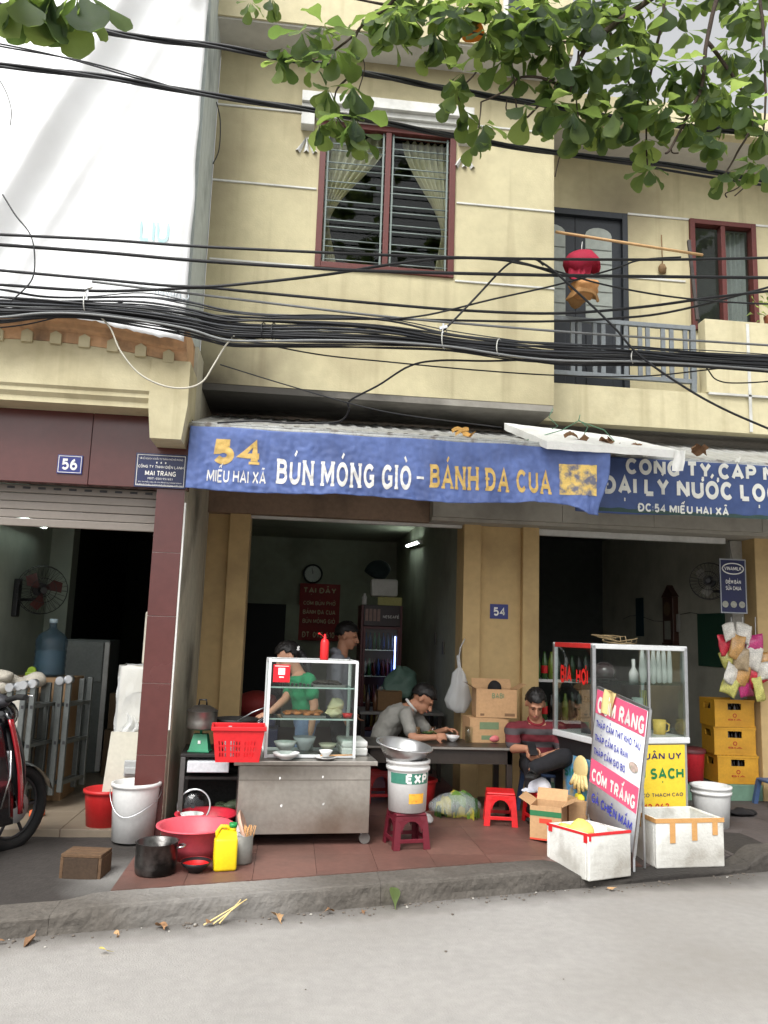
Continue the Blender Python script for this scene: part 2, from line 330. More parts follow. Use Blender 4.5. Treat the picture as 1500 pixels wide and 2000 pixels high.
def soot_or_shade(m, c, r, col, amount, sq=(1, 1, 1)):
    """a smoke stain, dirt mark or painted shade with its own place and ragged outline on a wall"""
    N, L = m.node_tree.nodes, m.node_tree.links; p = N['Principled BSDF'].inputs['Base Color']; src = p.links[0].from_socket
    tc = N.new('ShaderNodeTexCoord'); mp = N.new('ShaderNodeVectorMath'); mp.operation = 'SUBTRACT'; mp.inputs[1].default_value = c; L.new(tc.outputs['Object'], mp.inputs[0])
    ms = N.new('ShaderNodeVectorMath'); ms.operation = 'MULTIPLY'; ms.inputs[1].default_value = sq; L.new(mp.outputs[0], ms.inputs[0])
    ln = N.new('ShaderNodeVectorMath'); ln.operation = 'LENGTH'; L.new(ms.outputs[0], ln.inputs[0])
    n = N.new('ShaderNodeTexNoise'); n.inputs['Scale'].default_value = 5; n.inputs['Detail'].default_value = 6; L.new(tc.outputs['Object'], n.inputs['Vector'])
    ad = N.new('ShaderNodeMath'); ad.operation = 'MULTIPLY_ADD'; ad.inputs[1].default_value = r * .6; L.new(n.outputs[0], ad.inputs[0]); L.new(ln.outputs['Value'], ad.inputs[2])
    mr = N.new('ShaderNodeMapRange'); mr.inputs['From Min'].default_value = r * .45; mr.inputs['From Max'].default_value = r * 1.65; mr.inputs['To Min'].default_value = amount; mr.inputs['To Max'].default_value = 0; L.new(ad.outputs[0], mr.inputs[0])
    g = N.new('ShaderNodeMix'); g.data_type = 'RGBA'; L.new(mr.outputs[0], g.inputs['Factor']); L.new(src, g.inputs['A']); g.inputs['B'].default_value = lin(col) + (1,); L.new(g.outputs['Result'], p)
# common materials
def M_(n, *a, **k): return mat(n, *a, **k)
yellow = mat('yellow_wall_paint', (192, 183, 149), .85, .08, 1.5, .2, 90, grime=.4, gcol=(146, 134, 106), gscale=.9, streak=.55, gthr=.46)
yellow_lo = mat('ochre_wall_paint', (194, 166, 118), .8, .08, 2, .15, 90, grime=.4, gcol=(140, 116, 80), gscale=1.4)
cream = mat('cream_plaster', (198, 189, 156), .85, .08, 2, .15, 70, grime=.4, gcol=(150, 138, 104), gscale=1.6, streak=.45)
white_trim = mat('white_trim_paint', (206, 206, 202), .7, .08, 4, .1, 80, grime=.45, gcol=(150, 148, 140))
soffit = mat('grey_white_soffit', (190, 188, 182), .9, .08, 2, .1, 60, grime=.5, gcol=(95, 88, 80), gscale=1.1)
concrete = mat('weathered_concrete', (150, 146, 138), .9, .16, 3, .4, 70, grime=.6, gcol=(84, 80, 74), gscale=1.7)
dark_metal = mat('dark_metal', (38, 38, 40), .45, .15, 10, .1, 60, spec=.5)
black_plastic = mat('black_plastic', (24, 24, 26), .4, .1, 10, .05, 80)
alu = mat('aluminium', (196, 198, 200), .32, .1, 9, .06, 120, metal=.9)
alu_paint = mat('white_aluminium_frame', (214, 216, 216), .4, .06, 9, .03, 90)
steel = mat('brushed_steel', (176, 170, 162), .38, .12, 4, .08, 40, metal=.85, grime=.5, gcol=(120, 104, 88), gscale=2.4)
white_plastic = mat('white_plastic', (214, 214, 212), .42, .06, 6, .05, 60, grime=.35, gscale=5, streak=.15, gcol=(150, 150, 145))
red_plastic = mat('red_plastic', (196, 30, 32), .4, .08, 6, .04, 60, grime=.3, gcol=(120, 30, 28), gscale=7)
ink_white = mat('white_print', (236, 234, 228), .6, .06, 14, .0, 60, grime=.3, gcol=(150, 150, 160), gscale=9)
clear_glass = glass('clear_glass')
room_wall = mat('room_wall_paint', (150, 152, 136), .9, .1, 1.4, .1, 60, grime=.5, gcol=(84, 84, 72), gscale=.9)
black_rubber = mat('black_rubber', (22, 22, 22), .8, .15, 12, .2, 60)
card = mat('brown_cardboard', (186, 148, 108), .85, .1, 6, .1, 40, grime=.25, gcol=(130, 100, 70), gscale=4)
# ================================================================== SETTING: road, pavement, kerb, tiles, floors
road_m = mat('pale_road_concrete', (150, 147, 143), .92, .09, 2.2, .45, 110, grime=.5, gcol=(120, 115, 108), gscale=.55, gthr=.47)
pave_m = mat('dark_pavement_concrete', (54, 50, 47), .88, .2, 2.4, .5, 45, grime=.7, gcol=(52, 48, 45), gscale=1.3)  # dark concrete, taken darker still to carry the shade of overhead trees
kerb_m = mat('kerb_concrete', (90, 85, 79), .92, .25, 4, 1.0, 30, grime=.8, gcol=(78, 72, 66), gscale=2.2)  # tree shade is put into this darker kerb colour
tile_m = [mat('terracotta_tile_%d' % i, c, .55, .14, 3, .12, 50, grime=.55, gcol=(74, 58, 52), gscale=1.6, gthr=.46) for i, c in enumerate([(106, 75, 67), (101, 71, 63), (110, 79, 70)])]  # terracotta darkened to hold the shade under the awning
slab_m = mat('grey_paving_slab', (82, 75, 73), .75, .16, 3, .3, 50, grime=.6, gcol=(60, 54, 52), gscale=1.8)
def kerbY(x): return 5.03 + .245 * x
soot_or_shade(kerb_m, (-.45, 5.2, .13), .40, (172, 170, 166), .55, (.7, 1, 1)); soot_or_shade(kerb_m, (2.75, 5.72, .02), .65, (30, 27, 25), .9, (.6, 1, 1)); soot_or_shade(road_m, (2.85, 5.72, 0), .42, (52, 48, 45), .85, (.4, 2.0, 1)); soot_or_shade(pave_m, (-.98, 5.35, .13), .28, (150, 148, 144), .55, (1, .8, 1))  # dark kerb and road patches paint the drain gap's shade; pale marks are stains
for mt_, gc_, am_ in ((road_m, (70, 65, 60), .75),):      # dirt collected along the gutter line
    N, L = mt_.node_tree.nodes, mt_.node_tree.links; p_ = N['Principled BSDF'].inputs['Base Color']; s_ = p_.links[0].from_socket
    tc = N.new('ShaderNodeTexCoord'); dt = N.new('ShaderNodeVectorMath'); dt.operation = 'DOT_PRODUCT'; dt.inputs[1].default_value = (.245, -1, 0); L.new(tc.outputs['Object'], dt.inputs[0])
    ns = N.new('ShaderNodeTexNoise'); ns.inputs['Scale'].default_value = 6; ns.inputs['Detail'].default_value = 7; L.new(tc.outputs['Object'], ns.inputs['Vector'])
    ad = N.new('ShaderNodeMath'); ad.operation = 'MULTIPLY_ADD'; ad.inputs[1].default_value = .22; L.new(ns.outputs[0], ad.inputs[0]); L.new(dt.outputs['Value'], ad.inputs[2])
    mr = N.new('ShaderNodeMapRange'); mr.inputs['From Min'].default_value = -4.93; mr.inputs['From Max'].default_value = -4.66; mr.inputs['To Min'].default_value = am_; mr.inputs['To Max'].default_value = 0; L.new(ad.outputs[0], mr.inputs[0])
    g_ = N.new('ShaderNodeMix'); g_.data_type = 'RGBA'; L.new(mr.outputs[0], g_.inputs['Factor']); L.new(s_, g_.inputs['A']); g_.inputs['B'].default_value = lin(gc_) + (1,); L.new(g_.outputs['Result'], p_)
def sstep(a, b, t): t = max(0, min(1, (t - a) / (b - a))); return t * t * (3 - 2 * t)
def pz(x, y):
    """pavement height: 0.13 m, sinking to a worn ramp near the road between the two shops"""
    low = sstep(1.75, 2.25, x) * (1 - sstep(3.35, 3.6, x)) * (1 - sstep(.35, .9, y - kerbY(x)))
    left = (1 - sstep(-1.25, -1.0, x)) * (1 - sstep(0, .9, y - kerbY(x)))
    return .13 - .10 * low - .035 * left
structure('road', MB().sheet(lambda u, v: (-40 + 80 * u, -30 + 90 * v, -.012 * 0 + 0), 8, 8), road_m)
mb = MB()
def pv(u, v):
    x = -6 + 13 * u; y0 = kerbY(x) + .2; y = y0 + (8.0 - y0) * (v ** 1.5); return (x, y, pz(x, y) + .006 * noise.noise((x * 3, y * 3, 0)) - .006)
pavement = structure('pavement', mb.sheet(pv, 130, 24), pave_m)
# kerb stones with a rounded, chipped nose
xk = [-5.0, -3.2, -1.22, .62, 2.02, 3.45, 4.9, 6.6]
for i in range(len(xk) - 1):
    a, b = xk[i] + .001, xk[i + 1] - .001; n = 70; vs = []; prof = 9
    for k in range(n + 1):
        x = a + (b - a) * k / n; y0 = kerbY(x); h = pz(x, y0 + .2)
        for (dy, dz) in ((-.004, -.02), (0, h * .3), (.0, h * .6), (.003, h * .85), (.008, h * .96), (.022, h), (.12, h + .002), (.235, h + .004), (.24, h - .05)):
            q = noise.noise((x * 5, dz * 14, dy * 9)) * .007 + noise.noise((x * 21, dz * 30, dy * 20)) * .006
            vs.append((x - .24 * q, y0 + dy + q * (0.9 if dz < h * .99 else .2), dz + .4 * q * (1 if dz > 0 else 0)))
    fs = [(k * prof + j, k * prof + j + 1, (k + 1) * prof + j + 1, (k + 1) * prof + j) for k in range(n) for j in range(prof - 1)]
    fs += [list(range(prof)), [n * prof + j for j in range(prof)][::-1]]
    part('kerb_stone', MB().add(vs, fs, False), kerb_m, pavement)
def clip(poly, f):
    out = []
    for i in range(len(poly)):
        p, q = poly[i], poly[(i + 1) % len(poly)]; a, b = f(p), f(q)
        if a >= 0: out.append(p)
        if (a >= 0) != (b >= 0): t = a / (a - b); out.append((p[0] + (q[0] - p[0]) * t, p[1] + (q[1] - p[1]) * t))
    return out
T = .4
for ix in range(-3, 16):
    for iy in range(0, 9):
        x0, y0 = ix * T + .23, 5.02 + iy * T
        poly = [(x0 + .0012, y0 + .0012), (x0 + T - .0012, y0 + .0012), (x0 + T - .0012, y0 + T - .0012), (x0 + .0012, y0 + T - .0012)]
        poly = clip(poly, lambda p: p[1] - kerbY(p[0]) - .245); poly = clip(poly, lambda p: p[0] + .97) if poly else poly; poly = clip(poly, lambda p: 7.99 - p[1]) if poly else poly
        if len(poly) < 3 or x0 > 5.4: continue
        rz = random.uniform(-.0015, .0015)
        grey = x0 > 2.35
        nseg = 1
        vs = [(x, y, pz(x, y) + .006 + rz) for x, y in poly]; m = len(vs)
        vs += [(x, y, z - .02) for x, y, z in vs]
        part('paving_slab' if grey else 'floor_tile', MB().add(vs, [list(range(m))] + [(k, (k + 1) % m, m + (k + 1) % m, m + k) for k in range(m)]), slab_m if grey else random.choice(tile_m), pavement)

# ================================================================== BUILDING 56 (left, red tiled shop front, upper floor under a white sheet)
redtile = mat('maroon_wall_tile', (84, 44, 41), .25, .1, 2, .03, 60, spec=.5, grime=.2, gcol=(70, 34, 32), gscale=3)  # maroon deepened, overhead shade put into the colour
grime_wall = mat('stained_side_plaster', (186, 180, 160), .9, .12, 2, .25, 60, grime=.8, gcol=(88, 84, 76), gscale=1.2, streak=.7)
brownm = mat('brown_moulding', (196, 156, 118), .85, .12, 3, .2, 60, grime=.8, gcol=(70, 58, 50), gscale=3.2, streak=.6)
b56 = thing('shophouse', 'narrow shophouse with maroon tiled pillar, roller shutter and stained cream cornice', 'building', (-1.5, 6.2, 0))
O56 = Vector((-1.5, 6.2, 0))
def p56(name, mb, m, label=None): 
    return part(name, mb.xf(Matrix.Translation(-O56)), m, b56, label)
XR = -.862
# pier of large tiles with white edge strip
zs = [.13, .72, 1.235, 1.73, 2.21, 2.70]
for i in range(5):
    p56('wall_tile', MB().box((-1.086, 6.2, zs[i] + .001), (XR - .012, 6.32, zs[i + 1] - .001), .0015), redtile)
p56('pier_core', MB().box((-1.08, 6.205, .1), (XR - .01, 6.55, 2.74)), grime_wall)
p56('edge_strip', MB().box((XR - .010, 6.203, .9), (XR + .002, 6.24, 2.6)), white_trim)
# lintel tiles
for i, (a, b) in enumerate([(-5.2, -4.2), (-4.2, -3.3), (-3.3, -2.45), (-2.45, -1.6), (-1.6, -.855)]):
    p56('lintel_tile', MB().box((a + .002, 6.19, 2.70), (b - .002, 6.3, 3.32), .003), redtile)
p56('side_wall', MB().box((-1.075, 6.33, .1), (XR - .003, 7.86, 3.9)), grime_wall)
p56('upper_wall', MB().box((-5.5, 6.25, 3.4), (-.93, 6.4, 9.5)), grime_wall)
p56('upper_side_wall', MB().box((-1.3, 5.92, 3.78), (-.905, 6.72, 9.5)), mat('blue_grey_side_wall', (196, 204, 204), .9, .1, 2, .2, 60, grime=.6, gcol=(110, 118, 120), gscale=2, streak=.5))
# shutter: box with slots, then slats
shut = mat('shutter_shaded', (128, 120, 112), .5, .06, 5, .05, 60, grime=.3, gcol=(130, 124, 116))  # off-white slats; their shading is put into this darker colour
for k in range(5):
    z1 = 2.70 - k * .065
    p56('shutter_slat', MB().box((-5.0, 6.335 + (k % 2) * .004, z1 - .062), (-1.09, 6.36, z1), .006), shut)
for k in range(28):
    x = -1.16 - k * .115; p56('shutter_slot', MB().box((x - .035, 6.330, 2.668), (x + .02, 6.34, 2.684)), dark_metal)
# cornice: cream beam, stepped curved brown moulding, dentils
def bow(x): return .09 * max(0, 1 - ((x + 2.0) / 1.0) ** 2) if x < -1.0 else 0
def crn(x0, x1, y, prof, name, m):
    n = 40; vs = []
    for k in range(n + 1):
        x = x0 + (x1 - x0) * k / n
        for dy, z, bf in prof: vs.append((x, y + dy, z + bow(x) * bf))
    q = len(prof); fs = [(k * q + j, k * q + j + 1, (k + 1) * q + j + 1, (k + 1) * q + j) for k in range(n) for j in range(q - 1)]
    fs += [list(range(q)), [n * q + j for j in range(q)]]
    p56(name, MB().add(vs, fs), m)
crn(-5.3, -.885, 5.9, [(.4, 3.26, 0), (.05, 3.26, 0), (.05, 3.30, 0), (.02, 3.33, 0), (.02, 3.36, 0), (0, 3.38, 0), (0, 3.62, 1), (.4, 3.62, 1)], 'cornice_beam', cream)
crn(-5.3, -.89, 5.9, [(.4, 3.622, 1), (-.005, 3.622, 1), (-.01, 3.70, 1), (-.05, 3.72, 1), (-.055, 3.755, 1), (-.085, 3.775, 1), (-.09, 3.81, 1), (-.12, 3.83, 1), (-.12, 3.865, 1), (-.03, 3.885, 1), (.4, 3.885, 1)], 'cornice_moulding', brownm)
for k in range(17):
    x = -1.02 - k * .205; z = 3.60 + bow(x)
    p56('dentil', MB().prism([(-.04, -.0), (.04, 0), (.04, .075), (0, .1), (-.04, .075)], (0, .05, 0), (x, 5.875, z)), cream)
p56('corner_bracket', MB().prism([(0, 0), (.225, 0), (.255, .26), (.255, .60), (-.03, .60), (-.03, .26)], (0, .42, 0), (-1.11, 5.88, 3.02)), cream)
# interior of 56
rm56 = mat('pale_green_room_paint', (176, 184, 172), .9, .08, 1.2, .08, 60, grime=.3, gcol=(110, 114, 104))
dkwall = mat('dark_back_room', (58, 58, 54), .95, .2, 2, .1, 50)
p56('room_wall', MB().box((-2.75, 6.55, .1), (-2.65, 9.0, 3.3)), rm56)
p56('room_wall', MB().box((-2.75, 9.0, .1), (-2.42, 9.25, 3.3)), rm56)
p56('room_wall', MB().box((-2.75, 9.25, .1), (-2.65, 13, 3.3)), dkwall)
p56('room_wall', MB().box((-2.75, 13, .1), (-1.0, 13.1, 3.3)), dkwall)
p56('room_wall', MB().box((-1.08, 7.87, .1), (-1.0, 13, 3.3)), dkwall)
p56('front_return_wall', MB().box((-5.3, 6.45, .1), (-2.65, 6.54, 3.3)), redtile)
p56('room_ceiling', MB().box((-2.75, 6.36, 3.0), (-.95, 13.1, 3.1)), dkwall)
beige = mat('beige_floor_tile', (124, 112, 97), .35, .1, 2, .05, 40, grime=.5, gcol=(104, 90, 76), gscale=1.2)
for ix in range(5):
    for iy in range(8):
        x = -3.6 + ix * .5; y = 6.29 + iy * .6
        p56('floor_tile', MB().box((x + .002, y + .002, .10), (min(x + .498, -1.09), y + .598, .175), .003), beige)
p56('floor_base', MB().box((-5.3, 6.3, .0), (-1.1, 13, .169)), redtile)
# number plates and the company plate (flat enamel signs)
navy = mat('navy_enamel', (44, 52, 120), .3, .08, 6, .03, 60, grime=.25, gcol=(24, 28, 60), gscale=6)
navy2 = mat('dark_navy_enamel', (38, 46, 84), .3, .08, 6, .03, 60, grime=.25, gcol=(24, 28, 50), gscale=6)
def plate_border(o, ux, uz, w, h, inset, t, proud):
    mb = MB(); n = Vector((0, -1, 0)) * proud; o = Vector(o) + n
    ux, uz = Vector(ux), Vector(uz)
    for (a, b, c, d) in ((inset, inset, w - inset, inset + t), (inset, h - inset - t, w - inset, h - inset), (inset, inset + t, inset + t, h - inset - t), (w - inset - t, inset + t, w - inset, h - inset - t)):
        mb.add([o + ux * a + uz * b, o + ux * c + uz * b, o + ux * c + uz * d, o + ux * a + uz * d], [(0, 1, 2, 3)])
    return mb
def sign_plate(name, label, a, w, h, m, rows, inset=.006, bt=.003, rot=0, border=True):
    """a = lower left corner; rows = (text, u0, v0, u1, v1, bold) in plate fractions"""
    t = thing(name, label, 'sign', a)
    part('plate', MB().box((0, 0, 0), (w, .008, h), .002), m, t)
    if border: part('border', plate_border((0, 0, 0), (1, 0, 0), (0, 0, 1), w, h, inset, bt, .0025), ink_white, t)
    for (s, u0, v0, u1, v1, bold) in rows:
        part('lettering', lettering(s, plane_map((0, -.003, 0), (1, 0, 0), (0, 0, 1)), (u0 * w, v0 * h, u1 * w, v1 * h), bold), ink_white, t)
    t.rotation_euler = (0, rot, 0)
    return t
a = atY(110, 924, 6.178); sign_plate('house_number_plate', 'small blue enamel house number plate reading 56 on maroon lintel', a, .185, .145, navy, [('56', .2, .2, .8, .8, .035)], .008, .004)
a = atY(261, 950, 6.175)
sign_plate('company_plate', 'dark blue company name plate reading MAI TRANG above maroon pillar', a, .385, .265, navy2, [
    ('SỞ KẾ HOẠCH VÀ ĐẦU TƯ THÀNH PHỐ HẢI PHÒNG', .08, .80, .92, .90, .01), ('* * *', .4, .70, .6, .76, .03), ('CÔNG TY TNHH ĐIỆN LẠNH', .06, .54, .94, .68, .02),
    ('MAI TRANG', .2, .34, .8, .50, .03), ('MST: 0201951621', .26, .23, .74, .29, .01), ('ĐC: 54 MIẾU HAI XÃ, PHƯỜNG DƯ HÀNG KÊNH', .08, .13, .92, .19, .01), ('QUẬN LÊ CHÂN, THÀNH PHỐ HẢI PHÒNG, VIỆT NAM', .05, .055, .95, .11, .01)], .012, .004)
# white tarpaulin over the upper floor
tarp_m = trans_mat('white_tarpaulin', (250, 251, 252), .12, .02, .6, 1.5, bump=.25, bscale=5)
def tarpf(u, v):
    x = -4.4 + 3.5 * u; zb = 3.815 - .02 * math.sin(x * 5) - .06 * sstep(-1.9, -1.0, x) + .012 * noise.noise((x * 22, 0, 7)) + .02 * noise.noise((x * 7, 3, 7))
    z = zb + (9.3 - zb) * v
    d = .03 * noise.noise((x * 1.3 + z * .8, z * .7, 1)) + .008 * abs(noise.noise((x * 3 + z * 2.2, z * 1.4 - x, 4))) + .004 * noise.noise((x * 9, z * 8, 2))
    diag = math.exp(-((x + 1.98 - (z - 5.2) * .42) / .12) ** 2) * .17 + math.exp(-((x + 1.62 - (z - 5.2) * .45) / .07) ** 2) * .05
    k = sstep(.97, 1, u)
    return (x + .03 * noise.noise((z * 2, 0, 5)) * sstep(.8, 1, u), 5.70 - d - diag - .03 * max(0, .25 - v * 8) + .05 * k, z)
tarp = solo('tarpaulin', MB().sheet(tarpf, 130, 150), tarp_m, 'huge white tarpaulin sheet hung over the upper front of the shophouse', 'tarpaulin')
solidify(tarp, .004)
def tmap(x, z):
    u = (x + 4.4) / 3.5; v = (z - 3.75) / (9.3 - 3.75); return Vector((x, tarpf(u, v)[1] - .012, z))
faded = mat('faded_tarp_print', (226, 232, 240), .7, .2, 20, 0)
cyanp = mat('cyan_tarp_print', (176, 226, 232), .7, .2, 14, 0)
part('faded_print', lettering('Chuyên', lambda x, z: tmap(-2 * 1.16 - x + .08, z), (-1.36, 4.03, -1.12, 4.10), .01, fine=.05), mat('faded_grey_print', (176, 184, 190), .7, .2, 14, 0), tarp)
part('faded_print', lettering('LIU', tmap, (-1.26, 4.45, -1.05, 4.60), .015, fine=.05), cyanp, tarp)

# ================================================================== BUILDING 54 (yellow house: bay on the left, balcony on the right, two shop openings below)
b54 = thing('townhouse', 'two storey pale yellow townhouse with projecting bay, balcony and two open shop fronts', 'building', (2, 7.85, 0))
O54 = Vector((2, 7.85, 0))
def p54(name, mb, m, label=None, par=None):
    return part(name, mb.xf(Matrix.Translation(-O54)), m, par or b54, label)
soot_or_shade(yellow, (-2.95, -1.15, 3.68), .72, (58, 52, 45), .9, (.8, .3, 1.3)); soot_or_shade(yellow, (1.35, 0, 6.4), .45, (90, 80, 64), .6, (1, .5, 1)); soot_or_shade(yellow, (-2.9, -1.15, 5.6), .5, (128, 116, 92), .6, (1.6, .3, .5)); soot_or_shade(yellow, (-.9, -1.15, 6.98), .5, (120, 108, 84), .55, (.3, .3, 2.2))
BY, FY, SY = 6.7, 7.85, 7.2
BX0, BX1 = -.9, 2.222
WX0, WX1, WZ0, WZ1 = .035, 1.285, 4.84, 6.26
# bay front around the window
for nm, a, b in (('bay_wall', (BX0, BY, 3.72), (WX0, BY + .14, 6.98)), ('bay_wall', (WX1, BY, 3.72), (BX1, BY + .14, 6.98)), ('bay_wall', (WX0, BY, 3.72), (WX1, BY + .14, WZ0)), ('bay_wall', (WX0, BY, WZ1), (WX1, BY + .14, 6.98))):
    p54(nm, MB().box(a, b), yellow)
p54('bay_side_wall', MB().box((BX1 - .14, BY + .14, 3.72), (BX1, 7.85, 6.98)), yellow)
p54('bay_side_wall', MB().box((BX0, BY + .14, 3.72), (BX0 + .12, 7.85, 6.98)), yellow)
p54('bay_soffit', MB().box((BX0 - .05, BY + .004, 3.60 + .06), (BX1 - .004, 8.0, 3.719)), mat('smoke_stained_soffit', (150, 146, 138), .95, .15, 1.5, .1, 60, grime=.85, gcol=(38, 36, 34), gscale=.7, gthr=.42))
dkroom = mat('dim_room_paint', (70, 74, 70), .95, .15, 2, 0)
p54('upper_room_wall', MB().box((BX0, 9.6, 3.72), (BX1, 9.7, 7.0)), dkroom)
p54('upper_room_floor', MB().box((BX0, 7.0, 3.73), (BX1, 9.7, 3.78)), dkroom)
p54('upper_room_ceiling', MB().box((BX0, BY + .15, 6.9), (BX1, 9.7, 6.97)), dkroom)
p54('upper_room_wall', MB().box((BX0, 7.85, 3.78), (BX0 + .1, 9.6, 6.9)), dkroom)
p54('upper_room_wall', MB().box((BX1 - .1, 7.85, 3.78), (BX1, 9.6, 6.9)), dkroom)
# white string lines
def zline(px, py, Y): return atY(px, py, Y).z
for (px0, px1, pxz, pyz) in ((425, 590, 430, 203), (930, 1083, 1000, 252), (415, 620, 415, 350), (885, 1083, 885, 395), (408, 616, 600, 520), (885, 1083, 890, 548)):
    z = zline(pxz, pyz, BY - .01); x0 = atY(px0, pyz, BY).x; x1 = min(atY(px1, pyz, BY).x, BX1 + .003)
    x0 = WX1 + .015 if 880 < px0 < 900 else x0; x1 = WX0 - .015 if 610 < px1 < 625 else x1
    p54('string_line', MB().box((max(x0, BX0), BY - .012, z - .008), (x1, BY + .01, z + .009), .003), white_trim)
# window hood
hx0, hx1 = atY(590, 200, BY - .1).x, atY(925, 240, BY - .1).x; hz = zline(600, 180, BY - .1)
p54('hood_moulding', MB().box((hx0, BY - .13, hz - .10), (hx1, BY + .01, hz), .004), white_trim)
p54('hood_moulding', MB().box((hx0 + .1, BY - .09, hz - .155), (hx1 - .1, BY + .01, hz - .102), .004), white_trim)
p54('hood_moulding', MB().box((hx0 + .13, BY - .06, hz - .20), (hx1 - .13, BY + .01, hz - .157), .004), white_trim)
for x in (hx0, hx1 - .12):
    p54('hood_bracket', MB().box((x, BY - .10, hz - .31), (x + .12, BY + .01, hz - .104), .006), white_trim)
    for k in (-1, 0, 1):
        c = Vector((x + .06, BY - .02, hz - .38)); d = Vector((.075 * k, 0, -.14)); r = Vector((d.z, 0, -d.x)).normalized()
        vs = [c + d * t + r * wd + Vector((0, -.02 if abs(wd) < .001 else .02, 0)) for t in (.1, .5, .9, 1.05) for wd in (-.024 * (t ** .8), 0, .024 * (t ** .8))]
        p54('petal_ornament', MB().add(vs, [(i * 3 + j, i * 3 + j + 1, (i + 1) * 3 + j + 1, (i + 1) * 3 + j) for i in range(3) for j in range(2)], True), white_trim)
# window: frame, mullion, bars, panes
brown = mat('red_brown_window_paint', (92, 44, 40), .5, .12, 6, .08, 60)
bargr = mat('grey_green_bar_paint', (122, 134, 130), .5, .1, 8, .05, 60)
def window(x0, x1, z0, z1, y, fw, bars, mull, name='window'):
    f = p54(name, MB().box((x0, y - .03, z0), (x0 + fw, y + .08, z1), .004), brown)
    def sub(n, mb, m): return part(n, mb.xf(Matrix.Translation(-O54)), m, f)
    sub('window_jamb', MB().box((x1 - fw, y - .03, z0), (x1, y + .08, z1), .004), brown)
    sub('window_head', MB().box((x0 + fw, y - .028, z1 - fw), (x1 - fw, y + .08, z1), .004), brown)
    sub('window_sill', MB().box((x0 + fw, y - .034, z0), (x1 - fw, y + .08, z0 + fw), .004), brown)
    xm = (x0 + x1) / 2 if mull is None else mull
    sub('mullion', MB().box((xm - .025, y - .02, z0 + fw), (xm + .025, y + .07, z1 - fw), .004), brown)
    for (a, b) in ((x0 + fw, xm - .025), (xm + .025, x1 - fw)):
        sub('pane', MB().box((a, y + .05, z0 + fw), (b, y + .054, z1 - fw)), glass('window_glass', refl=.2, tint=.9))
        if bars:
            for s in (a + .02, b - .02): sub('window_bar', MB().box((s - .008, y + .006, z0 + fw), (s + .008, y + .022, z1 - fw)), bargr)
            for k in range(bars):
                z = z0 + fw + (z1 - z0 - 2 * fw) * (k + .6 + (.18 if k % 2 else -.12)) / bars
                sub('window_bar', MB().cyl((a, y + .014, z), (b, y + .014, z), .006, n=8), bargr)
    return f
wf = window(WX0, WX1, WZ0, WZ1, BY + .01, .055, 14, None)
# curtains behind the big window
curt = trans_mat('cream_curtain', (236, 228, 200), .4, .06, .8, 5)
def curtain(x0, x1, side, y):
    def fn(u, v):
        t = 1 - v; gather = .1 + .9 * (1 - sstep(.0, .72, t)) if t < .72 else .1 + .5 * (t - .72)
        wv = (x1 - x0) * gather; x = x0 + u * wv if side < 0 else x1 - wv + u * wv
        return (x, y + .025 * math.sin(u * 42) + .01 * noise.noise((u * 9, v * 4, side)), 4.95 + 1.27 * v)
    return fn
for nm, a in (('curtain', curtain(.09, .66, -1, BY + .13)), ('curtain', curtain(.80, 1.235, 1, BY + .13))):
    c = solo('curtain', MB().sheet(a, 60, 30), curt, 'cream curtain tied back at the %s of the barred bay window' % ('mullion-far left jamb' if a(0, 1)[0] < .5 else 'right jamb'), 'curtain', 'curtains of the bay window')
    c['label'] = 'cream curtain tied back to the left jamb behind the barred window' if a(0, 1)[0] < .5 else 'cream curtain tied back to the right jamb behind the barred window'
# upper floor overhang above the bay
p54('upper_storey_wall', MB().box((BX0 - .02, 6.34, 6.92), (BX1 + .06, 6.5, 9.6)), cream)
p54('upper_slab', MB().box((BX0 - .02, 6.36, 6.90), (BX1 + .06, 8.4, 6.985)), soffit)
p54('upper_window', MB().box((1.62, 6.30, 6.98), (1.98, 6.36, 7.6), .01), white_trim)
p54('upper_window_pane', MB().box((1.66, 6.29, 7.03), (1.94, 6.31, 7.6), .004), mat('dark_pane', (40, 48, 52), .15, .1, 3, 0))
# balcony: floor beam, back wall pieces, roof slab
BFZ = 4.10
p54('balcony_beam', MB().box((BX1 + .003, SY, 3.72), (7.2, SY + .14, BFZ)), cream)
p54('balcony_floor', MB().box((BX1, SY + .14, 3.74), (7.2, 8.0, BFZ - .02)), concrete)
DX0, DX1, DZ1 = 2.27, 3.43, 6.30
RX0, RX1, RZ0, RZ1 = 4.14, 4.91, 5.02, 6.305
for a, b in (((BX1, FY, BFZ), (DX0, FY + .15, 6.95)), ((DX1, FY, BFZ), (RX0, FY + .15, 6.95)), ((RX1, FY, BFZ), (7.2, FY + .15, 6.95)), ((DX0, FY, DZ1), (DX1, FY + .15, 6.95)), ((RX0, FY, BFZ), (RX1, FY + .15, RZ0)), ((RX0, FY, RZ1), (RX1, FY + .15, 6.95))):
    p54('balcony_wall', MB().box(a, b), yellow)
p54('balcony_roof_slab', MB().box((BX1 + .01, SY + .1, 6.94), (7.2, 8.0, 7.05)), soffit)
p54('balcony_roof_fascia', MB().box((BX1 + .062, SY + .02, 6.93), (7.2, SY + .14, 7.22)), cream)
p54('setback_wall', MB().box((BX1, 8.3, 7.0), (7.2, 8.45, 7.9)), yellow)
for x in (3.05, 3.75):
    p54('louvre_window', MB().box((x, 8.26, 7.15), (x + .5, 8.31, 7.75), .01), mat('blue_grey_louvre', (128, 140, 150), .5, .1, 6, .1))
for (px0, px1, py) in ((1226, 1344, 418), (1226, 1338, 541), (1470, 1520, 440)):
    z = zline(px0, py, FY); p54('string_line', MB().box((atY(px0, py, FY).x, FY - .012, z - .012), (atY(px1, py, FY).x, FY + .01, z + .012), .004), white_trim)
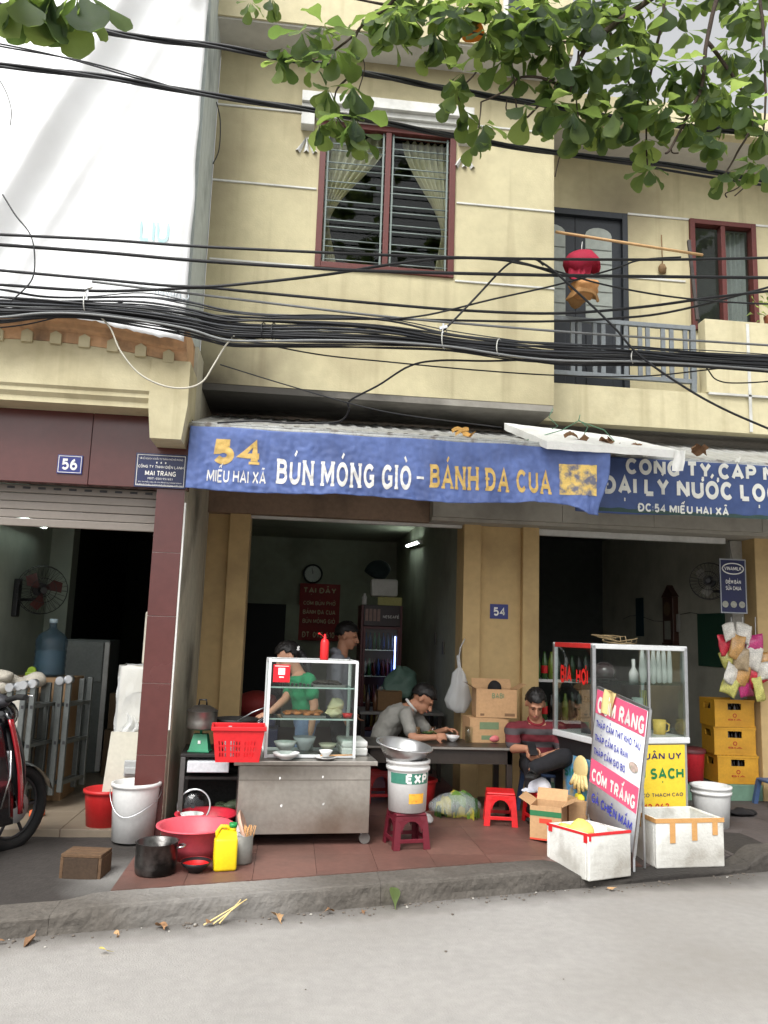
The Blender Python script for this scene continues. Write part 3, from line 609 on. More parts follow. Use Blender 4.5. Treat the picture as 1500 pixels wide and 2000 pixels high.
# balcony door, two dark leaves with arched frosted panes
door_m = mat('dark_blue_grey_door', (40, 44, 50), .5, .12, 5, .1, 60)
frost = mat('frosted_pane', (150, 156, 150), .35, .12, 3, .2, 14)
dm = (DX0 + DX1) / 2 
fr = p54('door_frame', MB().box((DX0, FY - .02, BFZ), (DX0 + .06, FY + .1, DZ1), .004).box((DX1 - .06, FY - .02, BFZ), (DX1, FY + .1, DZ1), .004).box((DX0 + .06, FY - .018, DZ1 - .07), (DX1 - .06, FY + .1, DZ1), .004), door_m)
for (a, b) in ((DX0 + .06, dm - .003), (dm + .003, DX1 - .06)):
    leaf = p54('door', MB().box((a, FY + .03, BFZ + .01), (b, FY + .07, DZ1 - .07), .004), door_m)
    w_ = b - a; arch = [(.11, 0), (w_ - .11, 0), (w_ - .11, .98)] + [(w_ / 2 + (w_ / 2 - .11) * math.cos(t * math.pi / 8), .98 + .09 * math.sin(t * math.pi / 8)) for t in range(1, 8)] + [(.11, .98)]
    part('pane', MB().prism(arch, (0, .012, 0), (a, FY + .02, 5.05)).xf(Matrix.Translation(-O54)), frost, leaf)
    for zz in (4.25, 4.62):
        part('door_panel', MB().box((a + .11, FY + .012, zz), (b - .11, FY + .035, zz + .3), .012).xf(Matrix.Translation(-O54)), door_m, leaf)
    for k in range(1, 6):
        part('pane_bar', MB().box((a + .115, FY + .012, 5.06 + k * .16), (b - .115, FY + .019, 5.066 + k * .16)).xf(Matrix.Translation(-O54)), mat('pane_lead', (118, 122, 118), .5), leaf)
window(RX0, RX1, RZ0, RZ1, FY - .01, .055, 0, None)
p54('small_room_wall', MB().box((3.6, 9.0, BFZ), (5.6, 9.1, 6.95)), dkroom)
cu = solo('curtain', MB().sheet(lambda u, v: (4.58 + .27 * u, FY + .12 + .02 * math.sin(u * 30), 5.1 + 1.15 * v), 30, 8), mat('grey_curtain', (150, 152, 150), .9, .1, 4), 'plain grey curtain drawn behind the right pane of the balcony window', 'curtain')
# railing: steel flats, each baluster its own piece
rail_m = mat('grey_blue_railing', (118, 124, 128), .5, .12, 6, .06, 60, grime=.3, gcol=(70, 66, 62), gscale=6)
ry = SY + .05; rx0, rx1 = BX1 + .01, 3.86; rz0, rz1 = 4.20, 4.80
rl = thing('balcony_railing', 'grey painted steel balcony railing with paired upright flats', 'railing', (rx0, ry, BFZ))
def prl(n, mb): return part(n, mb.xf(Matrix.Translation((-rx0, -ry, -BFZ))), rail_m, rl)
prl('top_rail', MB().box((rx0, ry - .02, rz1 - .045), (rx1, ry + .02, rz1), .004)); prl('bottom_rail', MB().box((rx0, ry - .02, rz0), (rx1, ry + .02, rz0 + .045), .004))
for px in (737, 763, 823, 856, 914, 945, 1000, 1030, 1090, 1123, 1177, 1210):
    x = atY(750 + px / 2, 680, ry).x
    prl('baluster', MB().box((x - .022, ry - .012, rz0 + .046), (x + .022, ry + .012, rz1 - .046), .003))
for x in (rx0 + .03, rx1 - .03): prl('post', MB().box((x - .025, ry - .024, BFZ - .005), (x + .025, ry + .024, rz1 + .01), .004))
p54('parapet_wall', MB().box((3.93, SY - .02, BFZ + .003), (7.2, SY + .12, 4.865), .006), cream)
p54('parapet_line', MB().box((3.95, SY - .03, 4.085), (7.2, SY, 4.105)), white_trim)
p54('parapet_line', MB().box((4.36, SY - .03, 3.73), (4.39, SY - .021, 4.84)), white_trim)
# ---- ground floor of 54
FX = [(-.94, -.655, 7.90, 'pier_panel'), (-.655, -.458, 7.82, 'pilaster'), (1.66, 1.835, 7.79, 'pilaster'), (1.835, 2.265, 7.86, 'pier_panel'), (2.265, 2.433, 7.79, 'pilaster'), (4.737, 4.95, 7.79, 'pilaster'), (4.95, 6.2, 7.86, 'pier_panel')]
for a, b, y, n in FX: p54(n, MB().box((a, y, .1), (b, 8.14, 2.78), .006), yellow_lo)
gbeam = mat('grey_stained_beam', (168, 164, 154), .85, .1, 2, .1, 60, grime=.5, gcol=(92, 88, 80), gscale=1.2)
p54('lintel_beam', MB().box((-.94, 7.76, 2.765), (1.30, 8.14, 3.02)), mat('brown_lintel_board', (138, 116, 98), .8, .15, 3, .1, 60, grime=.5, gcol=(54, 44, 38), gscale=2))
for a, b in ((1.303, 2.6), (2.603, 3.55), (3.553, 4.7), (4.703, 6.2)): p54('lintel_panel', MB().box((a, 7.58, 2.80), (b, 7.9, 3.02), .004), gbeam)
p54('lintel_beam', MB().box((1.30, 7.62, 2.765), (6.2, 8.14, 2.798)), gbeam)
p54('lintel_beam', MB().box((-.94, 7.80, 3.02), (6.2, 8.14, 3.655)), gbeam)
p54('shutter_rail', MB().box((2.44, 7.84, 2.70), (4.45, 7.90, 2.762), .006), white_trim)
p54('shutter_rail', MB().box((-.455, 7.86, 2.735), (1.655, 7.92, 2.764), .004), white_trim)
p54('shutter_guide', MB().box((4.60, 8.02, .28), (4.735, 8.12, 2.762), .006), mat('grey_guide_paint', (176, 174, 166), .6))
# rooms
p54('room_wall', MB().box((-.94, 13.4, .1), (1.95, 13.5, 3.3)), room_wall)
p54('room_wall', MB().box((-1.0, 8.14, .1), (-.9, 13.4, 3.3)), room_wall)
p54('room_wall', MB().box((1.70, 8.14, .1), (1.95, 13.4, 3.3)), room_wall)
p54('room_wall', MB().box((2.15, 8.14, .1), (2.40, 12, 3.3)), room_wall)
p54('room_wall', MB().box((4.76, 8.14, .1), (4.9, 12, 3.3)), mat('grey_room_wall', (176, 174, 160), .9, .1, 1.2, .1, 60, grime=.4, gcol=(110, 106, 94)))
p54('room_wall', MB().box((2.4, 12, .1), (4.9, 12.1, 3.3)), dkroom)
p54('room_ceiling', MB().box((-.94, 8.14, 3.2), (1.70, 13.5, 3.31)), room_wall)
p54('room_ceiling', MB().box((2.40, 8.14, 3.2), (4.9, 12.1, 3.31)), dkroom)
p54('room_floor', MB().box((-.94, 7.99, .05), (2.4, 13.5, .128)), mat('dark_red_floor', (104, 62, 54), .5, .12, 2, .05, 40))
p54('room_floor', MB().box((2.437, 7.86, .05), (4.735, 12, .27)), mat('grey_shop_floor', (132, 128, 122), .6, .12, 2, .05, 40))
p54('threshold_step', MB().box((2.437, 7.80, .1), (4.735, 7.858, .285), .006), mat('green_step_paint', (108, 140, 120), .7, .12, 4, .1, 60, grime=.4, gcol=(70, 80, 70)))
# neighbours continuing the row beyond the frame, and the opposite side of the street (seen only as reflections and shade)
# ================================================================== AWNINGS, BANNERS, PANEL
sheet_m = mat('grey_awning_sheet', (176, 176, 172), .5, .08, 3, .1, 40, metal=.2, grime=.5, gcol=(110, 104, 96), gscale=1.8)
rust = mat('chipped_painted_pipe', (176, 178, 176), .6, .2, 14, .3, 60, grime=.7, gcol=(92, 74, 60), gscale=12)
def awning(label, x0, x1, yf, zf, yb, zb):
    t = thing('awning', label, 'awning', (x0, yf, zf)); I = Matrix.Translation((-x0, -yf, -zf)); L_ = x1 - x0; nw = 9
    for k in range(nw):           # overlapping profiled sheets
        a = x0 + L_ * k / nw; b = x0 + L_ * (k + 1) / nw + .01
        def fn(u, v, a=a, b=b, k=k):
            x = a + (b - a) * u; r = .010 if abs((u * 3) % 1 - .5) < .14 else 0
            return (x, yf + (yb - yf) * v, zf + .03 + (zb - zf) * v + r + .0015 * k % .004)
        part('roof_sheet', MB().sheet(fn, 24, 2, smooth=False).xf(I), sheet_m, t)
    part('front_pipe', MB().cyl((x0 - .02, yf, zf), (x1 + .02, yf, zf), .022, n=12).xf(I), rust, t)
    part('front_edge', MB().box((x0, yf - .015, zf + .02), (x1, yf + .05, zf + .034)).xf(I), rust, t)
    for k in range(4):
        x = x0 + .1 + (L_ - .2) * k / 3; part('rafter', MB().bar((x, yf, zf), (x, 7.79, zf + (zb - zf) * (7.79 - yf) / (yb - yf) - .02), .035, .035).xf(I), dark_metal, t)
    return t
awning('grey metal sheet awning over the noodle shop carrying the gold and white banner', -.845, 2.47, 6.1, 3.185, 7.42, 3.60)
awning('grey metal sheet awning over the water dealer shop under the balcony', 2.52, 6.4, 6.42, 3.20, 7.55, 3.62)
blue_b = mat('blue_banner_vinyl', (92, 112, 168), .55, .16, 3, .5, 9, grime=.6, gcol=(62, 76, 120), gscale=2.2, gthr=.52, streak=.4)
blue_d = mat('dark_blue_banner_vinyl', (54, 72, 116), .5, .12, 3, .2, 9, grime=.55, gcol=(30, 50, 62), gscale=1.4)
gold = mat('gold_print', (206, 172, 98), .6, .1, 12, 0, grime=.35, gcol=(150, 130, 90), gscale=8)
b1x0, b1x1 = -.85, 2.46
def b1y(x, z):
    q = (3.19 - z) / .5
    f = .020 * noise.noise((x * 5.2, z * 1.2, 3)) + .011 * noise.noise((x * 13 + z * 4, z * 5, 8)) + .006 * noise.noise((x * 27, z * 24, 1)) + .004 * abs(noise.noise((x * 9 - z * 16, z * 12 + x * 5, 5)))
    curl = sstep(2.12, 2.46, x)
    return 6.070 - q * .03 - f * (.3 + .9 * q) * 1.7 + curl * (.05 * q - .06)
def b1z(x, v):
    bot = 2.688 + .012 * math.sin(x * 4) + .006 * noise.noise((x * 9, 0, 0)) - .065 * sstep(2.05, 2.36, x) + .02 * sstep(1.0, 2.0, x); top = 3.178 + .004 * math.sin(x * 9)
    return top + (bot - top) * v
banner = solo('banner', MB().sheet(lambda u, v: (lambda x: (x - .09 * sstep(.3, 1, v) * sstep(2.2, 2.46, x), b1y(x, b1z(x, v)), b1z(x, v)))(b1x0 + (b1x1 - b1x0) * u), 260, 44), blue_b, 'wrinkled blue banner with white BÚN MÓNG GIÒ and gold BÁNH ĐA CUA', 'banner')
solidify(banner, .002)
def prect(x0, y0, x1, y1, Y):
    """photo rectangle (left, top, right, bottom) to x, z extents on the plane at depth Y, baseline taken at mid-height"""
    a, b = atY(x0, y0, Y), atY(x1, y1, Y); c, d = atY(x0, y1, Y), atY(x1, y0, Y)
    return ((a.x + c.x) / 2, (b.z + c.z) / 2, (b.x + d.x) / 2, (a.z + d.z) / 2)
bm1 = lambda x, z: Vector((x, b1y(x, z) - .0045, z))
for s, px, m, bold, ser in (('5', (418, 858, 458, 908), gold, .06, .04), ('4', (462, 858, 508, 908), gold, .05, .06), ('MIẾU HAI XÃ', (405, 907, 520, 945), ink_white, .02, 0), ('BÚN MÓNG GIÒ', (540, 884, 803, 952), ink_white, .034, .05), ('-', (813, 932, 827, 937), ink_white, .0, 0), ('BÁNH ĐA CUA', (838, 896, 1077, 960), gold, .034, .05)):
    # rows slope with the facade: use the mean of both ends
    X0 = atY(px[0], (px[1] + px[3]) / 2, 6.06).x; X1 = atY(px[2], (px[1] + px[3]) / 2, 6.06).x
    zt, zb = atY((px[0] + px[2]) / 2, px[1], 6.06).z, atY((px[0] + px[2]) / 2, px[3], 6.06).z
    part('lettering', lettering(s, bm1, (X0, zb, X1, zt), bold, ser, fine=.025), m, banner, recalc=False)
X0, z0, X1, z1 = prect(1092, 908, 1163, 968, 6.06)
part('printed_picture', MB().sheet(lambda u, v: bm1(X0 + (X1 - X0) * u, z0 + (z1 - z0) * v), 20, 14), mat('faded_food_print', (222, 190, 108), .6, .15, 12, 0, grime=.9, gcol=(84, 96, 130), gscale=16, gthr=.44), banner, recalc=False)
# second banner
def b2y(x, z): q = (3.19 - z) / .5; return 6.385 - (.014 * noise.noise((x * 4, z * 1.3, 30)) + .008 * noise.noise((x * 12, z * 6, 18)) + .003 * noise.noise((x * 28, z * 20, 18))) * (.3 + q)
def b2z(x, v): return 3.205 - v * (.475 + .015 * math.sin(x * 3))
banner2 = solo('banner', MB().sheet(lambda u, v: (2.3 + 3.9 * u, b2y(2.3 + 3.9 * u, b2z(2.3 + 3.9 * u, v)), b2z(2.3 + 3.9 * u, v)), 200, 24), blue_d, 'darker blue banner with white lettering ĐẠI LÝ NƯỚC LỌC over water shop', 'banner')
solidify(banner2, .002)
bm2 = lambda x, z: Vector((x, b2y(x, z) - .0045, z))
old_white = mat('aged_white_print', (206, 206, 198), .6, .08, 12, 0, grime=.3, gcol=(130, 134, 140), gscale=7)
for s, px, bold in (('CÔNG TY CẤP NƯỚC', (1223, 888, 1590, 935), .05), ('ĐẠI LÝ NƯỚC LỌC', (1178, 922, 1520, 985), .05), ('ĐC:54 MIẾU HAI XÃ', (1247, 978, 1424, 1003), .04)):
    xm = (px[0] + px[2]) / 2; X0 = atY(px[0], (px[1] + px[3]) / 2, 6.37).x; X1 = atY(px[2], (px[1] + px[3]) / 2, 6.37).x
    zz = [atY(min(xm, 1400), y, 6.37).z for y in (px[3], px[1])]
    part('lettering', lettering(s, bm2, (X0, zz[0], X1, zz[1]), bold, 0, fine=.03, space=1.08), old_white, banner2, recalc=False)
part('grimy_hem', MB().sheet(lambda u, v: (lambda x: (x, b2y(x, 2.74) - .003, 2.732 + .03 * v * (1 + .5 * noise.noise((x * 8, 0, 0)))))(2.5 + 3.5 * u), 120, 2), mat('mossy_hem', (46, 66, 62), .8, .2, 20), banner2, recalc=False)
# white foam panel lying across both awnings
foam = mat('white_foam', (232, 232, 228), .8, .05, 6, .25, 60, grime=.3, gcol=(150, 146, 138), gscale=3)
c_ = [atY(1068, 862, 5.98), atY(1338, 880, 6.02), atY(1215, 852, 6.75), atY(985, 826, 6.65)]
def pn(u, v): return (c_[0] * (1 - u) + c_[1] * u) * (1 - v) + (c_[3] * (1 - u) + c_[2] * u) * v + Vector((0, 0, -.05 * max(0, u - .6) ** 2 + .006 * noise.noise((u * 8, v * 5, 0))))
pmb = MB().sheet(pn, 40, 10); lo = Vector((0, 0, -.062))
pmb.sheet(lambda u, v: Vector(pn(u, 0)) + lo * v, 40, 2, False).sheet(lambda u, v: Vector(pn(0, u)) + lo * v, 10, 2, False).sheet(lambda u, v: Vector(pn(1, u)) + lo * v, 10, 2, False).sheet(lambda u, v: Vector(pn(u, 1)) + lo * v, 40, 2, False).sheet(lambda u, v: Vector(pn(u, v)) + lo, 10, 4, False)
pnl = solo('foam_board', pmb, foam, 'broken white foam panel lying across the two awnings', 'panel')
part('hanging_scrap', MB().sheet(lambda u, v: atY(1318 + 22 * u - 6 * v, 880 + 40 * v, 6.0 + .01 * math.sin(u * 9)) , 6, 8).jit(.01, 12), foam, pnl)
for k, (px, py) in enumerate([(1115, 858), (1180, 868), (1235, 880), (895, 848), (1355, 905 - 22)]):
    p = atY(px, py, 6.15); mb = MB()
    for j in range(4):
        a = random.uniform(0, 6); mb.sheet(lambda u, v: p + Vector(((u - .5) * .11 * math.cos(a) - (v - .5) * .05 * math.sin(a) + j * .03, (u - .5) * .11 * math.sin(a), .02 + .03 * math.sin(u * 3 + j) + (v - .5) * .03)), 4, 2)
    solo('dead_leaf', mb, mat('dead_leaf_brown', (126, 96, 70), .9, .2, 20) if k != 3 else mat('dead_leaf_orange', (206, 160, 90), .9, .1, 20), ['curled dead leaf on the left end of the foam panel', 'dead leaves and twigs on the middle of the foam panel', 'dead leaf litter at the torn end of the foam panel', 'small orange leaf on the pipe of the noodle shop awning', 'dead leaves caught on the water dealer awning'][k], 'leaf', 'dead leaves on the awnings')
green_wire = mat('green_wire', (92, 140, 110), .5, .1, 10, 0)
hgx = [[(1080, 798), (1072, 815), (1090, 832), (1078, 838)], [(1130, 822), (1098, 840), (1020, 862)], [(1130, 822), (1180, 840), (1200, 862)], [(1130, 820), (1148, 834), (1140, 850)], [(1130, 822), (1133, 810)]]
mb = MB()
for l in hgx: mb.tube([atY(x, y, 6.25) for x, y in l], .004, 5)
solo('wire_hanger', mb, green_wire, 'tangled green wire hanger lying over the foam panel', 'hanger')

# ================================================================== OVERHEAD CABLES
cab = mat('black_cable_sheath', (30, 31, 34), .5, .2, 9, .1, 40)
cabg = mat('grey_cable_sheath', (120, 122, 122), .6, .12, 9, .1, 40)
cabd = mat('faded_black_cable', (58, 60, 64), .6, .2, 9, .1, 40)
cabw = mat('white_cable_sheath', (176, 172, 158), .5, .08, 9, .05, 40)
def cat(pts, n=7):
    P = [pts[0]] + list(pts) + [pts[-1]]; out = []
    for i in range(1, len(P) - 2):
        for k in range(n):
            t = k / n; a, b, c, d = P[i - 1], P[i], P[i + 1], P[i + 2]
            out.append(tuple(.5 * (2 * b[j] + (c[j] - a[j]) * t + (2 * a[j] - 5 * b[j] + 4 * c[j] - d[j]) * t * t + (3 * b[j] - a[j] - 3 * c[j] + d[j]) * t ** 3) for j in range(len(b))))
    out.append(tuple(P[-2])); return out
def cable(label, pts, Y, wpx, m=cab, twist=0, name='overhead_cable', group='cables strung along the street'):
    p = [atY(x, y, Y if not hasattr(Y, '__len__') else Y[0] + (Y[1] - Y[0]) * i / (len(q) - 1)) for q in [cat(pts)] for i, (x, y) in enumerate(q)]
    r = wpx / 2 * (Y if not hasattr(Y, '__len__') else sum(Y) / 2) / FPX
    if twist:
        t = thing(name, label, 'cable', p[0], group=group)
        for k in range(twist):
            q = []
            for i in range(len(p) - 1):
                for s in range(3):
                    a = (i * 3 + s) * .10 + 6.283 * k / twist; q.append(p[i].lerp(p[i + 1], s / 3) - p[0] + Vector((0, math.cos(a), math.sin(a))) * r * .62)
            part('cable_strand', MB().tube(q, r * .5, 6), m, t)
        return t
    return solo(name, MB().tube(p, r, 6), m, label, 'cable', group)
cable('thick twisted black cable crossing above the bay window hood', [(-60, -5), (100, 35), (250, 70), (420, 90), (600, 122), (760, 152), (900, 178), (1050, 203), (1250, 237), (1560, 268)], 4.9, 13, twist=3)
cable('thick twisted black cable sagging across the top of the bay window', [(-60, 122), (0, 128), (200, 150), (400, 184), (600, 214), (750, 240), (900, 268), (1080, 298), (1300, 322), (1560, 362)], 5.0, 12, twist=3)
cable('twisted cable joining the one across the bay window top', [(-60, 78), (0, 88), (150, 118), (300, 160), (420, 189), (560, 208), (640, 222)], 5.02, 7, twist=2)
cable('single cable branching off below the one over the balcony ceiling', [(1080, 300), (1240, 322), (1380, 345), (1560, 372)], 5.05, 6)
cable('black cable passing just above the bay window sill', [(-60, 454), (0, 458), (200, 468), (400, 482), (750, 498), (1000, 505), (1300, 507), (1560, 502)], 5.1, 6)
cable('black cable passing just below the bay window sill', [(-60, 474), (0, 478), (200, 493), (370, 508), (600, 523), (750, 530), (1100, 538), (1560, 543)], 5.15, 7)
cable('black cable rising from the tarpaulin edge to the window sill', [(-60, 522), (0, 528), (190, 545), (370, 560), (500, 552), (640, 536), (760, 517), (880, 504), (1000, 510), (1090, 535)], 5.2, 6)
cable('black cable running level under the bay window to the balcony railing', [(-60, 552), (0, 556), (180, 568), (300, 566), (400, 562), (500, 571), (750, 594), (920, 607), (1090, 612), (1250, 600), (1400, 580), (1560, 562)], 5.25, 6)
cable('second black cable running level under the bay window', [(390, 615), (560, 622), (750, 623), (900, 626), (1050, 628), (1200, 622), (1330, 605), (1560, 545)], 5.3, 5)
cable('pale grey cable drooping across the yellow bay', [(180, 550), (360, 572), (560, 596), (750, 618), (1000, 640), (1200, 655), (1400, 668), (1560, 678)], 5.28, 5, cabg)
cable('thin black cable rising to the right across the bay', [(750, 625), (840, 614), (960, 585), (1085, 557), (1200, 525), (1250, 508), (1330, 502)], 5.22, 4)
cable('thin black cable crossing the hanging caps', [(1000, 512), (1080, 528), (1180, 556), (1300, 578), (1420, 590), (1560, 596)], 5.18, 4)
cable('black service cable rising from the cable tie to a peak beside the bay', [(858, 652), (880, 632), (930, 580), (985, 522), (1015, 507), (1045, 506), (1062, 518)], 5.2, 5)
cable('thick black service cable dropping diagonally past the railing', [(1050, 508), (1080, 528), (1140, 582), (1200, 640), (1250, 695), (1340, 758), (1420, 802), (1520, 845)], 5.12, 5)
cable('white cable hanging in a loose loop in front of the cornice corner', [(188, 612), (215, 640), (235, 685), (270, 728), (315, 752), (360, 758), (395, 746), (418, 712), (440, 676), (458, 656)], 5.2, 3.6, cabw)
cable('thin black wire looping up from the awning to the bundle', [(425, 826), (500, 822), (560, 826), (620, 826), (665, 822), (682, 800), (684, 782), (740, 752), (800, 715), (860, 704), (960, 705), (1080, 700)], [6.0, 5.2], 4)
cable('thin wire slanting below the bundle across the yellow bay', [(430, 712), (560, 752), (700, 792), (800, 812), (980, 835)], 5.3, 2.5)
cable('thin wire running under the bundle to the balcony beam', [(480, 665), (620, 692), (760, 707), (920, 722), (1085, 733), (1250, 735), (1400, 720), (1560, 700)], 5.32, 3)
cable('thin wire drooping in front of the solid parapet', [(1290, 690), (1370, 712), (1400, 742), (1450, 748), (1560, 740)], 5.3, 3)
cable('thin vertical wire hanging over the white tarpaulin', [(5, 380), (30, 420), (60, 460), (68, 510), (60, 550), (20, 590)], 5.1, 3)
cable('thin stray wire hanging down the tarpaulin top', [(-5, 150), (12, 180), (22, 215), (20, 245)], 5.1, 2)
cable('loose wire strung down the gap beside the bay', [(423, 200), (430, 235), (428, 290), (416, 320)], 6.5, 2.5)
cable('thin wire lying along the tarpaulin foot', [(0, 640), (60, 632), (150, 610), (240, 590)], 5.3, 3)
# the main bundle, tied together
bund = [(-80, 596), (0, 600), (80, 602), (170, 604), (280, 612), (370, 626), (440, 642), (520, 647), (640, 650), (760, 656), (880, 669), (1000, 684), (1100, 692), (1240, 698), (1380, 705), (1580, 716)]
bt = thing('cable_bundle', 'heavy bundle of black telecom cables tied together across both house fronts', 'cable bundle', atY(0, 600, 5.2), group='cables strung along the street'); B0 = atY(0, 600, 5.2)
rnd = random.Random(5)
for k in range(46):
    oy = rnd.gauss(0, 1); od = rnd.gauss(0, .035); ph = rnd.uniform(0, 6); am = rnd.uniform(1, 5)
    q = cat([(x, y + oy * (14 if x < 60 else 10 if x < 200 else 14 if x < 480 else 13 if x < 800 else 7.5) + am * math.sin(x * .011 + ph) + rnd.uniform(-2, 2)) for x, y in bund], 5)
    part('cable', MB().tube([atY(x, y, 5.2 + od) - B0 for x, y in q], rnd.choice([2.5, 3, 3.5, 4.8]) / 2 * 5.2 / FPX, 5), (cab, cab, cabd, cab, cabd, cab, cab, cabg)[k % 8], bt)
tie_m = mat('white_cable_tie', (196, 196, 190), .5)
for px, py, h in ((168, 590, 32), (868, 660, 34), (975, 678, 26), (1238, 697, 22), (515, 646, 26), (535, 648, 28)):
    q = [atY(px + 5 * math.cos(a) * (1 if py != 0 else 1), py + h * .62 * math.sin(a), 5.2 + .07 * math.cos(a)) - B0 for a in [i * .4 for i in range(16)]]
    part('cable_tie', MB().tube(q, .004, 5, closed=True), tie_m if px not in (515, 535) else cab, bt)
for px, py in ((173, 553), (866, 632)):
    part('cable_clamp', MB().bar(atY(px, py, 5.2) - B0, atY(px - 4, py + 34, 5.2) - B0, .012).bar(atY(px - 8, py + 10, 5.19) - B0, atY(px + 7, py + 6, 5.19) - B0, .02), alu, bt)

# ================================================================== TREE (large-leaved, overhanging from the right of the road)
bark = mat('dark_branch_bark', (64, 54, 46), .95, .25, 12, .8, 30)
leaf_ms = [trans_mat('leaf_green_%d' % i, c, .58, .25, .55, 14, trgb=t) for i, (c, t) in enumerate([((66, 82, 56), (132, 156, 76)), ((76, 92, 62), (146, 168, 84)), ((54, 70, 50), (112, 138, 68)), ((98, 116, 74), (176, 198, 104))])]
leaf_or = trans_mat('leaf_orange', (206, 120, 44), .4, .12, .5, 10)
def leaf_mesh(w, seed, droop):
    r = random.Random(seed); vs = []; prof = [(0, .05), (.14, .10), (.30, .27), (.48, .58), (.64, .86), (.78, 1.0), (.90, .93), (.97, .64), (1.0, .22)]
    for t, ww in prof:
        for s in (-1, 0, 1):
            vs.append((s * ww * w / 2 * r.uniform(.93, 1.06), t, -droop * t * t + abs(s) * ww * .10 * r.uniform(.3, 1.3) + r.uniform(-.01, .01)))
    fs = [(i * 3 + j, i * 3 + j + 1, (i + 1) * 3 + j + 1, (i + 1) * 3 + j) for i in range(8) for j in range(2)]
    return vs, fs
LEAVES = [leaf_mesh(random.uniform(.54, .74), k, random.uniform(.05, .3)) for k in range(8)]
leaf_data = {}
for k in range(8):
    for j, m in enumerate(leaf_ms + [leaf_or]): leaf_data[k, j] = MB().add(LEAVES[k][0], LEAVES[k][1], True).mesh('leaf', m)
tree = thing('tree', 'large leafed tree whose branches hang over the street and the balcony', 'tree', (5.6, 1.4, 0)); T0 = Vector((5.6, 1.4, 0))
trk = [(5.6, 1.4, 0), (5.55, 1.45, 1.5), (5.4, 1.6, 3.2), (5.1, 1.9, 4.8), (4.7, 2.4, 6.2), (4.3, 3.0, 7.6), (4.1, 3.4, 9.2)]
part('trunk', MB().tube([Vector(p) - T0 for p in cat(trk, 4)], [.24 - .15 * i / 24 for i in range(25)], 12).jit(.03, 4), bark, tree)
# limbs and twigs read off the photograph, set at 4 to 5 m
branches = [([(1560, -190), (1430, -80), (1300, -20), (1190, 55), (1140, 100), (1112, 180)], 4.4, 20), ([(1190, 55), (1120, 80), (1040, 80), (960, 70), (900, 60)], 4.5, 9), ([(1112, 180), (1060, 200), (1015, 230), (1000, 110)], 4.6, 7), ([(1112, 180), (1080, 160), (1020, 150), (980, 180), (940, 200)], 4.5, 8),
            ([(1430, -80), (1400, 0), (1380, 80), (1370, 170), (1340, 230), (1310, 290), (1300, 300)], 4.3, 12), ([(1380, 80), (1440, 160), (1470, 230), (1440, 300), (1410, 350)], 4.4, 9), ([(1300, -20), (1290, 60), (1270, 150), (1262, 250), (1265, 330)], 4.5, 8), ([(1190, 55), (1210, 120), (1240, 190), (1230, 200)], 4.6, 7),
            ([(1250, -120), (1000, -110), (840, -60), (760, 10), (700, 60), (690, 110)], 4.6, 12), ([(700, 60), (650, 100), (600, 120), (560, 110)], 4.7, 6), ([(690, 110), (680, 150), (655, 180), (660, 230), (690, 262)], 4.7, 6), ([(840, -60), (850, 10), (848, 60)], 4.7, 6), ([(760, 10), (640, -10), (520, -15)], 4.8, 6), ([(700, 100), (712, 130), (700, 180)], 4.65, 3),
            ([(960, 70), (930, 140), (895, 180), (905, 215)], 4.55, 5), ([(1015, 230), (1030, 240)], 4.6, 4), ([(940, 200), (935, 250)], 4.5, 4), ([(1130, 100), (1125, 180), (1130, 240)], 4.5, 5), ([(1480, -60), (1490, 60), (1495, 180), (1490, 280)], 4.2, 9), ([(1250, -120), (700, -220), (300, -200), (120, -80), (60, -20)], [4.0, 2.9], 12), ([(120, -80), (160, -20), (170, 20)], 2.95, 5)]
for pl, Y, wpx in branches:
    c = cat(pl, 5); n = len(c); pts = []
    for i, (x, y) in enumerate(c):
        yy = Y if not hasattr(Y, '__len__') else Y[0] + (Y[1] - Y[0]) * i / (n - 1)
        pts.append(atY(x, y, yy) - T0)
    y0 = Y if not hasattr(Y, '__len__') else Y[0]
    part('branch', MB().tube(pts, [max(.004, wpx / 2 * y0 / FPX * (1 - .65 * i / n)) for i in range(n)], 7).jit(.008, 8), bark, tree)
part('branch', MB().tube([Vector(p) - T0 for p in cat([tuple(trk[4]), (4.5, 3.2, 6.8), (4.3, 4.0, 6.9), tuple(atY(1560, -190, 4.4))], 4)], .05, 8), bark, tree)
part('branch', MB().tube([Vector(p) - T0 for p in cat([tuple(trk[5]), (3.6, 3.8, 7.6), tuple(atY(1250, -120, 4.6))], 4)], .04, 8), bark, tree)
for l in ([(730, 505), (720, 560), (690, 600), (668, 690)], [(480, 390), (478, 430), (500, 440)], [(1240, 430), (1180, 510), (1130, 560), (1125, 595), (1150, 598)], [(1480, 655), (1420, 720), (1370, 765)], [(1440, 680), (1380, 735), (1335, 755), (1340, 772)], [(820, 445), (825, 500)]):
    part('twig', MB().tube([atY(750 + x / 2, y / 2, 4.6) - T0 for x, y in cat(l, 4)], .0045, 5), bark, tree)
